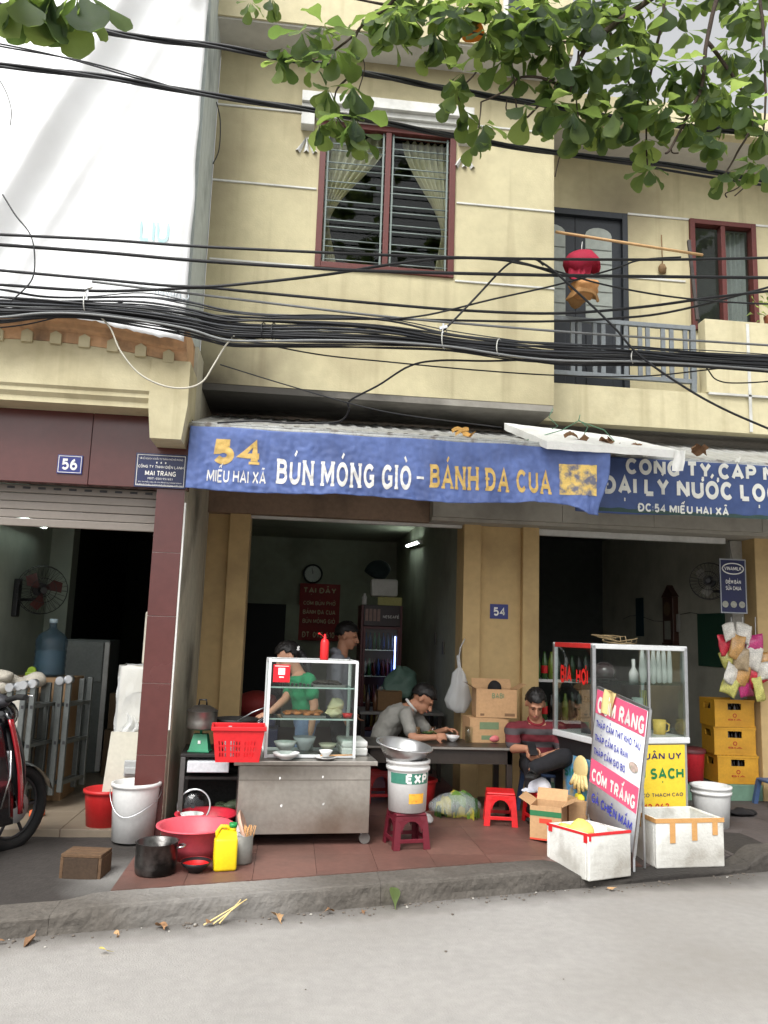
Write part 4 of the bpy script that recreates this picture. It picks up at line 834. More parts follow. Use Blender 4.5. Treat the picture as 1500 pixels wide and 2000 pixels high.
# rosettes of leaves: (x, y, reach in px, number, depth)
ros = [(488, 2, 34, 5, 4.8), (530, -6, 34, 5, 4.8), (556, 92, 40, 7, 4.7), (548, 118, 34, 5, 4.7), (590, 60, 50, 6, 4.6), (632, 48, 54, 6, 4.7), (610, 120, 48, 6, 4.6), (655, 95, 54, 7, 4.5), (690, 60, 56, 7, 4.6), (640, 170, 48, 7, 4.6), (690, 165, 50, 6, 4.5), (655, 225, 48, 8, 4.6), (690, 225, 52, 8, 4.5), (625, 240, 42, 6, 4.6), (705, 262, 44, 6, 4.6), (735, 20, 54, 7, 4.6), (765, 35, 60, 8, 4.5), (800, 12, 60, 8, 4.5), (848, 60, 58, 8, 4.5), (865, 5, 55, 7, 4.5), (890, 20, 55, 7, 4.5), (770, 75, 44, 4, 4.6),
       (905, 140, 52, 8, 4.5), (890, 180, 46, 7, 4.5), (905, 215, 46, 7, 4.6), (945, 240, 44, 7, 4.5), (932, 275, 34, 4, 4.5), (950, 60, 54, 8, 4.4), (980, 20, 60, 8, 4.4), (1010, 70, 56, 8, 4.4), (1045, 30, 60, 9, 4.4), (985, 115, 48, 7, 4.5), (1040, 100, 50, 7, 4.5), (1090, 60, 56, 8, 4.4), (1060, 5, 60, 8, 4.4), (1030, 205, 58, 4, 4.5), (1065, 205, 50, 4, 4.5), (1110, 130, 56, 8, 4.4), (1120, 215, 54, 9, 4.4), (1150, 170, 52, 8, 4.5), (1140, 120, 54, 8, 4.4), (1150, 30, 60, 9, 4.4), (1190, 100, 56, 8, 4.4), (1215, 40, 60, 8, 4.4), (1200, 215, 52, 9, 4.4), (1230, 170, 54, 8, 4.4), (1265, 120, 56, 8, 4.3), (1250, 70, 54, 7, 4.4), (1258, 270, 48, 8, 4.5), (1268, 325, 40, 7, 4.5), (1300, 205, 54, 9, 4.3), (1310, 150, 54, 7, 4.4), (1345, 235, 52, 8, 4.3), (1380, 190, 56, 8, 4.3), (1360, 120, 56, 8, 4.3), (1390, 265, 52, 9, 4.3), (1420, 190, 56, 8, 4.3), (1430, 100, 50, 7, 4.4), (1470, 140, 56, 8, 4.3), (1460, 200, 56, 8, 4.2), (1490, 250, 52, 8, 4.2), (1420, 335, 46, 8, 4.4), (1465, 320, 46, 8, 4.3), (1495, 320, 44, 6, 4.2), (1350, 165, 44, 6, 4.4), (1300, 10, 44, 4, 4.4), (1440, 20, 44, 5, 4.4), (1490, 90, 50, 7, 4.2), (1120, 5, 60, 8, 4.5), (1180, 5, 60, 8, 4.5), (1010, 150, 40, 4, 4.6), (1070, 150, 44, 5, 4.6), (1085, 195, 44, 6, 4.6), (1250, 5, 50, 6, 4.5), (1340, 60, 40, 4, 4.5), (1480, 20, 46, 5, 4.3), (920, -5, 60, 8, 4.5), (830, 100, 36, 4, 4.6)]
big = [(40, -20, 130, 7, 2.9), (160, -22, 128, 6, 2.95), (100, -30, 120, 4, 2.95)]
rl_ = random.Random(11); cand = []
def rosette(c, L_, n, r, down=.55):
    for k in range(n):
        az = 6.283 * k / n + r.uniform(-.5, .5); el = r.uniform(-1.25, .35) - down * .5
        d = Vector((math.cos(az) * math.cos(el), math.sin(az) * math.cos(el) * .8, math.sin(el))).normalized()
        up = Vector((r.uniform(-.5, .5), r.uniform(-.9, .2), 1)).normalized(); x = d.cross(up)
        x = x.normalized() if x.length > .1 else d.orthogonal().normalized(); z = x.cross(d)
        l = L_ * r.uniform(.6, 1.15); cand.append((Matrix.Translation(c + d * .02) @ Matrix((x * l, d * l, z * l)).transposed().to_4x4(), r.randrange(8), l))
for x, y, rp, n, Y in ros: rosette(atY(x, y, Y), rp * 1.22 * Y / FPX, n + 1, rl_)
for k in range(58):       # inner foliage of the hanging boughs
    x = 760 + 760 * rl_.random() ** .8; lim = 60 + 190 * sstep(850, 1150, x); y = -60 + (lim + 60) * rl_.random()
    if 1275 < x < 1440 and 10 < y < 75 and rl_.random() < .8: continue
    Y = rl_.uniform(4.2, 5.0); rosette(atY(x, y, Y), rl_.uniform(46, 60) * 1.12 * Y / FPX, rl_.randint(6, 9), rl_)
nbig0 = len(cand)
for x, y, rp, n, Y in big: rosette(atY(x, y, Y), rp * Y / FPX, n + 2, rl_, 1.0)
order = sorted(range(len(cand)), key=lambda i: -cand[i][2] / cand[i][0].translation.y)
singles = set(order[:296])
fol = MB()
for i, (Mx, k, l) in enumerate(cand):
    j = 4 if i in (order[30], order[160]) else rl_.choices([0, 1, 2, 3], [4, 3, 4, 1.4])[0]
    if i in singles:
        o = link('leaf', leaf_data[k, j], tree); o.matrix_local = Matrix.Translation(-T0) @ Mx
    else:
        fol.cur = j if j < 4 else 0; fol.add([(Mx @ Vector(v)) - T0 for v in LEAVES[k][0]], LEAVES[k][1], True)
# the crown goes on above the frame
for k in range(150):
    c = Vector((rl_.uniform(-.5, 7.5), rl_.uniform(.2, 4.8), rl_.uniform(6.9, 9.6)))
    ry_ = c.y; top = atY(750, -40, max(ry_, .5)).z
    if c.z < top + .35: c.z = top + .35 + rl_.uniform(0, 1.5)
    cand.clear(); rosette(c, .22, 9, rl_)
    for Mx, kk, l in cand: fol.cur = rl_.randrange(4); fol.add([(Mx @ Vector(v)) - T0 for v in LEAVES[kk][0]], LEAVES[kk][1], True)
tag(part('crown', fol, leaf_ms, tree, recalc=False), None, None, None, 'stuff')
# ================================================================== generic household builders (local origin at the base)
def ring_handle(p, q, sag, r=.003, n=14, out=(0, -1, 0)):
    p, q = Vector(p), Vector(q); return MB().tube([p.lerp(q, i / n) + Vector((0, 0, -sag)) * math.sin(math.pi * i / n) + Vector(out) * .02 * math.sin(math.pi * i / n) for i in range(n + 1)], r, 6)
def bucket(label, loc, rt, rb, h, m, group=None, handle=None, lid=None, ribs=1, fill=None, name='bucket', hm=None):
    t = thing(name, label, 'bucket', loc, group=group); w_ = .006
    part('body', MB().lathe([(rb - .02, 0), (rb, .004), (rt, h - .02), (rt, h), (rt - w_, h), (rb - w_, .02), (.0, .02)], 36), m, t, recalc=False)
    for k in range(ribs): z = h - .012 - k * .045; rr = rb + (rt - rb) * z / h; part('rim', MB().lathe([(rr - .001, z - .016), (rr + .012, z - .014), (rr + .013, z + .008), (rr - .002, z + .012)], 36), m, t, recalc=False)
    if handle is not None:
        a = handle; hp = [(math.cos(a + math.pi + math.pi * i / 16) * (rt + .014), math.sin(a + math.pi + math.pi * i / 16) * (rt + .014), h - .05 - .15 * math.sin(math.pi * i / 16) * (1 + .25 * math.sin(2 * math.pi * i / 16))) for i in range(17)]
        part('handle', MB().tube(hp, .003, 6), hm or alu, t)
    if lid is not None: part('lid', MB().lathe([(0, h + .03), (rt * .8, h + .028), (rt + .012, h + .015), (rt + .014, h - .02)], 36), lid, t, recalc=False)
    if fill is not None: part('contents', MB().lathe([(0, h * .8), (rt * .9, h * .78)], 24).jit(.02, 14), fill, t, recalc=False)
    return t
def basin(label, loc, rt, rb, h, m, tilt=(0, 0), name='basin', group=None, wall=.005):
    t = thing(name, label, 'basin', loc, group=group)
    part('bowl', MB().lathe([(0, 0), (rb, 0), (rb + (rt - rb) * .45, h * .4), (rt - .012, h - .012), (rt + .004, h - .004), (rt + .012, h), (rt + .004, h + .005), (rt - .014, h), (rb + (rt - rb) * .42, h * .4), (rb - .006, wall + .002), (0, wall + .002)], 44), m, t, recalc=False)
    part('rolled_rim', MB().tube([(math.cos(a) * (rt + .008), math.sin(a) * (rt + .008), h) for a in [i * 6.2832 / 40 for i in range(40)]], .007, 6, closed=True), m, t)
    t.rotation_euler = (tilt[0], tilt[1], 0); return t
def bowl(label, loc, r, h, m, inner=None, group=None, name='bowl'):
    o = solo(name, MB().lathe([(0, .004), (r * .42, 0), (r * .46, .006), (r * .8, h * .55), (r, h), (r - .004, h), (r * .76, h * .56), (r * .4, .012), (0, .01)], 28), m, label, 'bowl', group, recalc=False, loc=loc)
    if inner: part('inner_glaze', MB().lathe([(r * .995, h + .0008), (r * .745, h * .57), (r * .39, .0135), (0, .0125)], 28), inner, o, recalc=False)
    return o
def pot(label, loc, r, h, m, lid=None, handles=2, name='cooking_pot', rot=0):
    t = thing(name, label, 'pot', loc, rot)
    part('body', MB().lathe([(0, 0), (r * .93, 0), (r * .98, .012), (r, .05), (r, h), (r + .007, h + .003), (r - .006, h), (r - .006, .014), (0, .01)], 36), m, t, recalc=False)
    for s in ([1, -1][:handles]):
        part('handle', MB().tube([(s * r, -.035, h - .03), (s * (r + .035), -.035, h - .025), (s * (r + .045), 0, h - .022), (s * (r + .035), .035, h - .025), (s * r, .035, h - .03)], .007, 8), alu, t)
    if lid:
        part('lid', MB().lathe([(0, h + .05), (r * .5, h + .042), (r * .9, h + .016), (r + .006, h + .004)], 30), lid, t, recalc=False)
        part('lid_knob', MB().tube([(-.03, 0, h + .045), (-.026, 0, h + .085), (.026, 0, h + .085), (.03, 0, h + .045)], .007, 7), black_plastic, t)
    return t
def stool(label, loc, rz, m, s=.27, h=.27, group=None, name='plastic_stool'):
    """moulded stool: square rounded top, four splayed legs with arches between them"""
    t = thing(name, label, 'stool', loc, rz, group); a = s / 2; b = a * 1.18
    part('seat', MB().box((-a, -a, h - .022), (a, a, h), .012), m, t)
    part('apron', MB().box((-a + .004, -a + .002, h - .06), (a - .004, -a + .012, h - .02), .004).box((-a + .004, a - .012, h - .06), (a - .004, a - .002, h - .02), .004).box((-a + .002, -a + .004, h - .06), (-a + .012, a - .004, h - .02), .004).box((a - .012, -a + .004, h - .06), (a - .002, a - .004, h - .02), .004), m, t)
    for sx in (-1, 1):
        for sy in (-1, 1):
            p = []
            for z, e, w_ in ((h - .02, a, .055), (h * .55, a + (b - a) * .45, .045), (0, b, .05)):
                x, y = sx * e, sy * e; p += [(x, y, z), (x - sx * w_, y, z), (x - sx * w_, y - sy * .012, z), (x - sx * .012, y - sy * .012, z), (x - sx * .012, y - sy * w_, z), (x, y - sy * w_, z)]
            part('leg', MB().add(p, [(i * 6 + j, i * 6 + (j + 1) % 6, (i + 1) * 6 + (j + 1) % 6, (i + 1) * 6 + j) for i in range(2) for j in range(6)] + [[12, 13, 14, 15, 16, 17]]), m, t)
    for k in range(4):       # arch panels and low braces on each side
        Mx = Matrix.Rotation(k * math.pi / 2, 4, 'Z'); e = a + (b - a) * .3
        ar = [(-a + .02, h - .05)] + [((a - .045) * math.cos(math.pi - i * math.pi / 8) * 1.0, h * .45 + (h * .34) * math.sin(i * math.pi / 8)) for i in range(9)] + [(a - .02, h - .05)]
        part('arch', MB().prism(ar, (0, .008, 0), (0, -a - .006, 0)).xf(Mx), m, t)
        zb = h * .24; eb = b + (a - b) * zb / h
        part('brace', MB().box((-eb + .03, -eb + .001, zb - .014), (eb - .03, -eb + .009, zb + .014), .003).xf(Mx), m, t)
    return t
def carton(label, loc, rz, w_, d, h, m=None, open_=False, name='carton', prints=()):
    t = thing(name, label, 'carton', loc, rz); m = m or card; x, y = w_ / 2, d / 2
    for nm, a, b in (('side', (-x, -y, 0), (x, -y + .005, h)), ('side', (-x, y - .005, 0), (x, y, h)), ('side', (-x, -y + .005, 0), (-x + .005, y - .005, h)), ('side', (x - .005, -y + .005, 0), (x, y - .005, h))): part(nm, MB().box(a, b), m, t)
    if open_:
        for sx, (px, py) in ((-1, (-x, 0)), (1, (x, 0))): part('flap', MB().add([(sx * x, -y, h), (sx * x, y, h), (sx * (x + .09), y, h + .05), (sx * (x + .09), -y, h + .05)], [(0, 1, 2, 3)]), m, t)
        part('flap', MB().add([(-x, y, h), (x, y, h), (x, y + .06, h + .08), (-x, y + .06, h + .08)], [(0, 1, 2, 3)]), m, t)
        part('bottom', MB().box((-x + .006, -y + .006, .0), (x - .006, y - .006, .005)), m, t)
    else:
        part('flap', MB().box((-x, -y, h), (x, -.002, h + .005)), m, t); part('flap', MB().box((-x, .002, h + .001), (x, y, h + .006)), m, t)
        part('tape', MB().box((-.002 - x, -.03, h + .007), (x + .002, .03, h + .008)), mat('parcel_tape', (176, 140, 92), .35), t)
    for (col, u0, v0, u1, v1, txt) in prints:
        fm = mat('print_%d_%d_%d' % col, col, .7, .08, 20, 0)
        if txt: part('lettering', lettering(txt, plane_map((-x, -y - .0025, 0), (1, 0, 0), (0, 0, 1)), (u0 * w_, v0 * h, u1 * w_, v1 * h), .03), fm, t)
        else: part('printed_band', MB().box((-x + u0 * w_, -y - .0015, v0 * h), (-x + u1 * w_, -y + .001, v1 * h)), fm, t)
    return t
FZ = .1365

# ================================================================== IN FRONT OF AND INSIDE SHOP 56
bucket('white plastic paint pail with wire handle in front of the maroon pillar', atZ(252, 1648, FZ) + Vector((0, .12, 0)), .165, .145, .40, white_plastic, handle=.15, ribs=1)
bucket('plain red bucket tucked behind the white pail at the step', (-1.33, 6.46, .1365), .155, .125, .30, mat('dull_red_plastic', (178, 36, 36), .45, .08, 6, .03), ribs=1)
wood = mat('rough_wood_block', (92, 70, 50), .9, .2, 8, .5, 30, grime=.5, gcol=(66, 48, 36), gscale=6)
wb = thing('wooden_block', 'small rough wooden box standing on the dark pavement', 'wooden box', (-1.20, 5.40, .115), R(-8))
for i in range(3): part('plank', MB().box((-.125, -.09 + i * .061, .125), (.125, -.032 + i * .061, .145), .003), wood, wb)
for s in (-1, 1): part('end_board', MB().box((s * .118 - .01, -.088, 0), (s * .118 + .01, .09, .124), .003), wood, wb)
part('front_board', MB().box((-.107, -.09, 0), (.107, -.075, .124), .003), mat('dark_wood_side', (62, 48, 36), .9, .2, 8, .4, 30), wb)
# fluorescent tube on the left wall
def tube_lamp(label, a, b, wall, s):
    t = thing('fluorescent_lamp', label, 'lamp', a); a, b = Vector(a), Vector(b); d = (b - a); wv = Vector(wall)
    part('batten', MB().bar(wv * .03, d + wv * .03, .04, .05), white_plastic, t)
    part('tube', MB().cyl(d * .03, d * .97, .014, n=10), lamp_mat('lit_tube_%s' % s, (236, 255, 244), s), t)
    for q in (.015, .985): part('end_cap', MB().cyl(d * q - d * .012, d * q + d * .012, .02, n=10), white_plastic, t)
    return t
tube_lamp('lit fluorescent tube high on the wall inside the shutter shop', (-2.55, 7.35, 2.62), (-2.55, 8.45, 2.62), (-1, 0, 0), 7)
# wall fan
def wall_fan(label, c, r, face, wallx, blade, name='wall_fan'):
    t = thing(name, label, 'fan', c); f = Vector(face).normalized(); u = f.cross(Vector((0, 0, 1))).normalized(); v = u.cross(f).normalized()
    cage = MB(); P = lambda a, rr, d: u * rr * math.cos(a) + v * rr * math.sin(a) + f * d
    for rr, d in ((r, 0), (r * .96, .05), (r * .5, .075), (r * .25, .08)): cage.tube([P(i * .2618, rr, d) for i in range(24)], .0035, 5, closed=True)
    for k in range(28): a = k * 6.2832 / 28; cage.tube([P(a, r * .12, .08), P(a, r * .5, .075), P(a, r * .9, .055), P(a, r, 0), P(a, r * .8, -.05), P(a, r * .2, -.07)], .0018, 4)
    part('cage', cage, dark_metal, t)
    for k in range(3):
        a = k * 2.094 + .4; part('blade', MB().add([P(a - .1, .03, 0), P(a + .5, .04, .01), P(a + .75, r * .75, .02), P(a + .25, r * .85, 0), P(a - .15, r * .6, -.012)], [(0, 1, 2, 3, 4)]), blade, t)
    part('hub', MB().cyl(P(0, 0, -.02), P(0, 0, .085), r * .13, n=16), dark_metal, t)
    part('motor', MB().cyl(P(0, 0, -.16), P(0, 0, -.06), r * .28, n=16), dark_metal, t)
    w0 = Vector((wallx - c[0], -f.y * .12, -.1)); part('arm', MB().tube([P(0, 0, -.13), P(0, 0, -.13) + Vector((0, 0, -.1)), w0], .016, 8), dark_metal, t)
    part('wall_bracket', MB().box((w0.x - .0, w0.y - .05, w0.z - .16), (w0.x + .05 * (1 if c[0] > wallx else -1), w0.y + .05, w0.z + .2), .01), dark_metal, t)
    return t
wall_fan('dark wall fan on the pale green wall inside the shutter shop', tuple(atY(82, 1152, 7.9)), .23, (.55, -1, -.1), -2.65, mat('dark_red_blade', (92, 48, 44), .4))
# 20 litre water bottle on boxes
def water_bottle(label, loc):
    t = thing('water_bottle', label, 'water bottle', loc)
    prof = [(0, 0), (.12, 0), (.135, .015)] + [(.135 - (.006 if k % 2 else 0), .03 + .03 * k) for k in range(9)] + [(.135, .31), (.11, .36), (.05, .40), (.032, .42), (.032, .47)]
    part('body', MB().lathe(prof, 28), film('blue_bottle_plastic', (58, 82, 98), .55, .15), t, recalc=False)
    part('water', MB().lathe([(0, .012), (.126, .014), (.128, .22), (0, .225)], 24), film('bottled_water', (120, 160, 180), .5, .05), t, recalc=False)
    part('cap', MB().cyl((0, 0, .465), (0, 0, .50), .036, n=18), mat('pale_cap', (190, 210, 220), .4), t); return t
p = atY(95, 1320, 7.5); 
box_tan = mat('old_tan_carton', (150, 122, 92), .9, .12, 5, .1)
carton('tan carton under the blue water bottle in the shutter shop', (p.x, p.y, .176), 0, .5, .45, p.z - .186, box_tan)
water_bottle('large blue water bottle on a carton inside the shutter shop', (p.x, p.y, p.z))
carton('white carton beside the ladder inside the shutter shop', (-2.32, 7.0, .176), 0, .42, .5, .88, mat('dirty_white_carton', (170, 166, 156), .9, .1, 5))
mb = MB()
for k in range(5): mb.ell((random.uniform(-.15, .2), random.uniform(-.1, .1), .05 + .02 * k), .1, .08, .06)
solo('cloth_heap', mb.jit(.03, 9), mat('rag_white', (170, 164, 152), .95, .2, 10), 'heap of pale rags on the white carton in the shutter shop', 'cloth', loc=(-2.3, 6.95, 1.075))
solo('tape_dispenser', MB().box((-.05, -.03, 0), (.05, .03, .04), .01).cyl((0, -.02, .05), (0, .02, .05), .035, n=16), mat('lime_plastic', (150, 180, 50), .4), 'lime green tape roll on the tan carton in the shutter shop', 'tape', loc=(p.x - .1, p.y - .15, p.z - .0))
# folding aluminium ladder: four pairs of stiles standing side by side
lad = thing('folding_ladder', 'folded aluminium multi-joint ladder standing inside the shutter shop', 'ladder', (-2.03, 6.72, .176), R(-14))
lm = mat('dull_aluminium', (112, 116, 114), .4, .12, 8, .1, 60, metal=.7)
for k in range(6):
    x = -.20 + k * .058 + (.03 if k > 3 else 0); y = .03 * (k % 2) + (.28 if k > 3 else 0)
    part('stile', MB().box((x, y, .02 + .02 * k), (x + .046, y + .028, .96 + .012 * k), .005), lm, lad)
    part('stile', MB().box((x, y + .36, .02 + .02 * k), (x + .046, y + .388, .96 + .012 * k), .005), lm, lad)
    part('hinge', MB().cyl((x + .023, y - .012, .96 + .012 * k), (x + .023, y + .04, .96 + .012 * k), .034, n=18), alu, lad)
    for z in (.18, .50, .80): part('rung', MB().box((x + .018, y + .02, z), (x + .042, y + .37, z + .028)), lm, lad)
    for z in (.50, .80): part('rung_plug', MB().box((x + .02, y - .003, z), (x + .04, y + .001, z + .026)), dark_metal, lad)
part('foot', MB().box((.1, -.03, 0), (.19, .06, .05), .01), mat('orange_foot', (200, 92, 50), .6), lad)
# air conditioner units wrapped in film, stacked, with a loose panel and switch box
ac = mat('ivory_ac_casing', (186, 182, 168), .5, .07, 4, .05, grime=.4, gcol=(130, 124, 110), gscale=5)
def ac_unit(label, loc, w_, d, h, rz=0, wrap=False):
    t = thing('air_conditioner', label, 'air conditioner', loc, rz)
    part('casing', MB().box((-w_ / 2, -d / 2, 0), (w_ / 2, d / 2, h), .015), ac, t)
    part('grille', MB().lathe([(.0, 0), (min(w_, h) * .36, .0), (min(w_, h) * .38, .008)], 24).xf(Matrix.Translation((0, -d / 2 - .003, h / 2)) @ Matrix.Rotation(R(90), 4, 'X')), mat('ac_grille', (176, 172, 158), .6, .2, 30), t)
    for k in range(4): part('louvre', MB().box((-w_ / 2 + .03, -d / 2 - .006, .06 + k * .03), (w_ / 2 - .03, -d / 2 - .001, .068 + k * .03)), mat('ac_louvre', (150, 146, 134), .6), t)
    if wrap:
        part('plastic_wrap', MB().sheet(lambda u, v: (lambda a: Vector((math.copysign(min(abs(1.5 * math.cos(a)), 1), math.cos(a)) * (w_ / 2 + .012), math.copysign(min(abs(1.5 * math.sin(a)), 1), math.sin(a)) * (d / 2 + .012), -.02 + (h + .03) * v)) + noise.noise_vector((u * 30, v * 9, 1)) * .012)(u * 6.2832), 60, 16), film('stretch_wrap', (236, 238, 238), .42, .18), t)
    return t
ac_unit('tall ivory air conditioner case behind the pillar in the shutter shop', (-1.20, 6.78, .177), .34, .28, .52)
ac_unit('air conditioner unit wrapped in clear film atop the ivory case', (-1.18, 6.78, .71), .31, .28, .62, wrap=True)
ac_unit('narrow white air conditioner cover standing on the wrapped unit', (-1.10, 6.80, 1.35), .18, .2, .42)
solo('plastic_bag', MB().sheet(lambda u, v: (-.05 + .09 * u + .02 * math.sin(v * 9), .02 * math.sin(u * 12), -.28 * v - .05 * u), 12, 14).jit(.02, 12), film('clear_bag', (230, 232, 232), .5), 'strip of clear wrapping film hanging off the wrapped air conditioner', 'plastic film', loc=(-1.22, 6.60, .98))
pn_ = thing('leaning_panel', 'ivory sheet panel with a grey switch box leaning behind the red bucket', 'panel', (-1.22, 6.46, .177))
part('board', MB().add([(-.16, 0, 0), (.15, 0, 0), (.15, .09, .66), (-.13, .09, .66), (-.16, .02, 0), (.15, .02, 0), (.15, .11, .66), (-.13, .11, .66)], [(0, 1, 2, 3), (4, 7, 6, 5), (0, 3, 7, 4), (1, 5, 6, 2), (0, 4, 5, 1), (3, 2, 6, 7)]), ac, pn_)
part('switch_box', MB().box((.0, .015, .34), (.11, .05, .46), .008).box((.005, .0, .36), (.105, .02, .41), .006), mat('grey_switch_box', (158, 160, 160), .4), pn_)
# grey fridge and dark clutter deeper in
fg = thing('refrigerator', 'grey refrigerator standing deep inside the shutter shop', 'fridge', (-2.08, 8.6, .176))
part('cabinet', MB().box((-.22, 0, 0), (.22, .5, 1.32), .01), mat('grey_fridge', (120, 126, 124), .4), fg); part('door_edge', MB().box((.18, -.03, .02), (.23, 0, 1.3), .006), white_plastic, fg); part('upper_door', MB().box((-.22, -.03, .9), (.17, -.002, 1.3), .008), mat('grey_fridge_door', (132, 138, 136), .4), fg)
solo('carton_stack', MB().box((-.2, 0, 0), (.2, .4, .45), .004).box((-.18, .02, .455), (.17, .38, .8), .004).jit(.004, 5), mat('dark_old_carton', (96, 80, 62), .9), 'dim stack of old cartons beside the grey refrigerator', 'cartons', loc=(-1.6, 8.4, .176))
# parked motorbike, front half cut by the frame edge
mbk = thing('motorbike', 'black and red scooter motorbike parked nose-in beside the wooden box', 'motorbike', (-1.99, 5.72, .10), R(0))
blk = mat('gloss_black_paint', (20, 20, 23), .15, .05, 5, 0, spec=.6, coat=.6); redp = mat('metallic_red_paint', (150, 24, 34), .2, .08, 5, 0, spec=.6, coat=.6); chrome = mat('chrome', (210, 210, 212), .12, .05, 8, 0, metal=1)
# the bike points away to the right-back; we see its right flank: local x = forward
MB_R = Matrix.Rotation(R(62), 4, 'Z')
def pm(n, mb, m, par=None): return part(n, mb.xf(MB_R), m, par or mbk)
def wheel(c):
    c = Vector(c); tyre = MB(); 
    ty = pm('tyre', MB().tube([c + Vector((math.cos(a) * .25, 0, math.sin(a) * .25)) for a in [i * .2618 for i in range(24)]], .042, 10, closed=True), black_rubber)
    pm('rim', MB().tube([c + Vector((math.cos(a) * .205, 0, math.sin(a) * .205)) for a in [i * .2618 for i in range(24)]], .012, 6, closed=True), dark_metal)
    for k in range(6): a = k * 1.047; pm('spoke', MB().bar(c + Vector((math.cos(a) * .03, 0, math.sin(a) * .03)), c + Vector((math.cos(a) * .2, 0, math.sin(a) * .2)), .018, .012, up=(0, 1, 0)), dark_metal)
    pm('brake_disc', MB().cyl(c + Vector((0, -.04, 0)), c + Vector((0, -.036, 0)), .1, n=24), chrome)
wheel((.30, 0, .29)); wheel((-.95, 0, .29))
pm('front_mudguard', MB().sheet(lambda u, v: (.30 + math.cos(R(20 + 150 * u)) * .31, (v - .5) * .13, .29 + math.sin(R(20 + 150 * u)) * .31 - abs(v - .5) * .06), 14, 6), blk)
for s in (-1, 1): pm('fork', MB().cyl((.30, s * .075, .29), (.10, s * .075, .86), .022, n=10), dark_metal)
def shield(u, v):
    z = .34 + .62 * v; return (.30 - .20 * v + .05 * math.sin(v * 3) - .14 * abs(u * 2 - 1) ** 2, (u - .5) * (.40 + .08 * math.sin(v * 3.1)), z)
sh = pm('leg_shield', MB().sheet(shield, 14, 12), blk); solidify(sh, .02)
for s in (-1, 1):
    f = pm('red_flank', MB().sheet(lambda u, v: (.13 - .035 * u - .16 * v + .04, s * (.215 + .035 * math.sin(v * 3.1) + .005 * u), .30 + .62 * v), 4, 12), redp); solidify(f, .015)
    f = pm('inner_panel', MB().sheet(lambda u, v: (.12 - .16 * u - .16 * v, s * (.19 + .03 * math.sin(v * 3.1)), .24 + .66 * v), 4, 12), blk); solidify(f, .015)
pm('front_cowl', MB().ell((.06, 0, .93), .13, .17, .12), blk); pm('headlamp', MB().ell((.15, 0, .93), .06, .11, .07), mat('headlamp_lens', (200, 205, 210), .1))
pm('handlebar_cover', MB().ell((-.02, 0, 1.03), .09, .2, .06), mat('dark_grey_cowl', (52, 52, 56), .4)); pm('handlebar_top', MB().ell((-.0, .06, 1.085), .07, .14, .022), redp)
for s in (-1, 1):
    pm('grip', MB().tube([(-.02, s * .18, 1.04), (-.05, s * .30, 1.07), (-.08, s * .40, 1.075)], .019, 8), black_rubber); pm('brake_lever', MB().tube([(.02, s * .2, 1.05), (.02, s * .3, 1.075), (-.02, s * .4, 1.08)], .006, 6), chrome)
pm('footboard', MB().box((-.42, -.15, .26), (-.02, .15, .32), .02), black_plastic); pm('body', MB().ell((-.72, 0, .58), .42, .17, .24), blk); pm('seat', MB().ell((-.70, 0, .80), .42, .14, .07), black_rubber)
pm('engine', MB().box((-.80, -.12, .2), (-.42, .12, .42), .04), mat('grey_engine', (110, 110, 112), .5, metal=.6)); pm('exhaust', MB().cyl((-.3, -.16, .24), (-1.05, -.2, .32), .045, n=14), chrome); pm('exhaust_tip', MB().cyl((-.2, -.17, .2), (-.3, -.165, .235), .03, n=12), alu)
pm('chrome_emblem', MB().tube([(.16, -.06, .62), (.18, -.03, .66), (.19, 0, .62), (.18, .03, .66)], .006, 5), chrome); pm('silver_stripe', MB().tube([(-.02, -.22, .36), (.03, -.225, .55), (.02, -.22, .72)], .008, 5), chrome)
pm('tail_lamp', MB().ell((-1.12, 0, .66), .05, .1, .05), red_plastic)
# ================================================================== NOODLE SHOP 54: pavement kitchen
pink = mat('pink_plastic', (208, 86, 98), .45, .08, 6, .04, grime=.35, gcol=(150, 70, 76), gscale=6); redb = mat('crimson_plastic', (196, 42, 60), .4, .05, 6, .03)
p = atZ(370, 1690, FZ); basin('large pink plastic basin standing on the pavement before the stove stand', (-.585, 5.76, FZ), .245, .16, .20, pink)
p = atZ(382, 1640, FZ); rbz = basin('crimson basin holding white bowls behind the pink one', (-.56, 6.235, FZ), .215, .145, .17, redb)
px_, py_ = -.56, 6.235
for k in range(4): bowl('white bowl stacked in the crimson basin', (px_ - .10, py_ - .02, FZ + .03 + k * .028), .085, .06, white_plastic, group='bowls stacked in the crimson basin')
lid = thing('pot_lid', 'domed glass pot lid with steel rim leaning in the crimson basin', 'lid', (px_ - .10, py_ + .06, FZ + .12))
Lx = Matrix.Rotation(R(78), 4, 'X')
part('glass_dome', MB().lathe([(0, .045), (.06, .04), (.10, .02), (.118, 0)], 30).xf(Matrix.Translation((0, 0, .09)) @ Lx), clear_glass, lid, recalc=False)
part('steel_rim', MB().tube([(math.cos(a) * .118, math.sin(a) * .118, 0) for a in [i * .2094 for i in range(30)]], .007, 7, closed=True).xf(Matrix.Translation((0, 0, .09)) @ Lx), alu, lid)
part('lid_knob', MB().cyl((0, 0, .045), (0, 0, .075), .016, n=12).xf(Matrix.Translation((0, 0, .09)) @ Lx), black_plastic, lid)
p = atZ(316, 1705, FZ); pot('blackened steel cooking pot beside the yellow can on the kerb edge', (-.775, 5.385, FZ), .128, .185, mat('sooty_steel', (96, 94, 92), .3, .2, 5, .15, 30, metal=.8, grime=.9, gcol=(18, 17, 16), gscale=6, gthr=.45), handles=1)
p = atZ(385, 1702, FZ); bowl('red and black plastic bowl next to the yellow can', (-.53, 5.40, FZ), .098, .065, black_plastic, red_plastic)
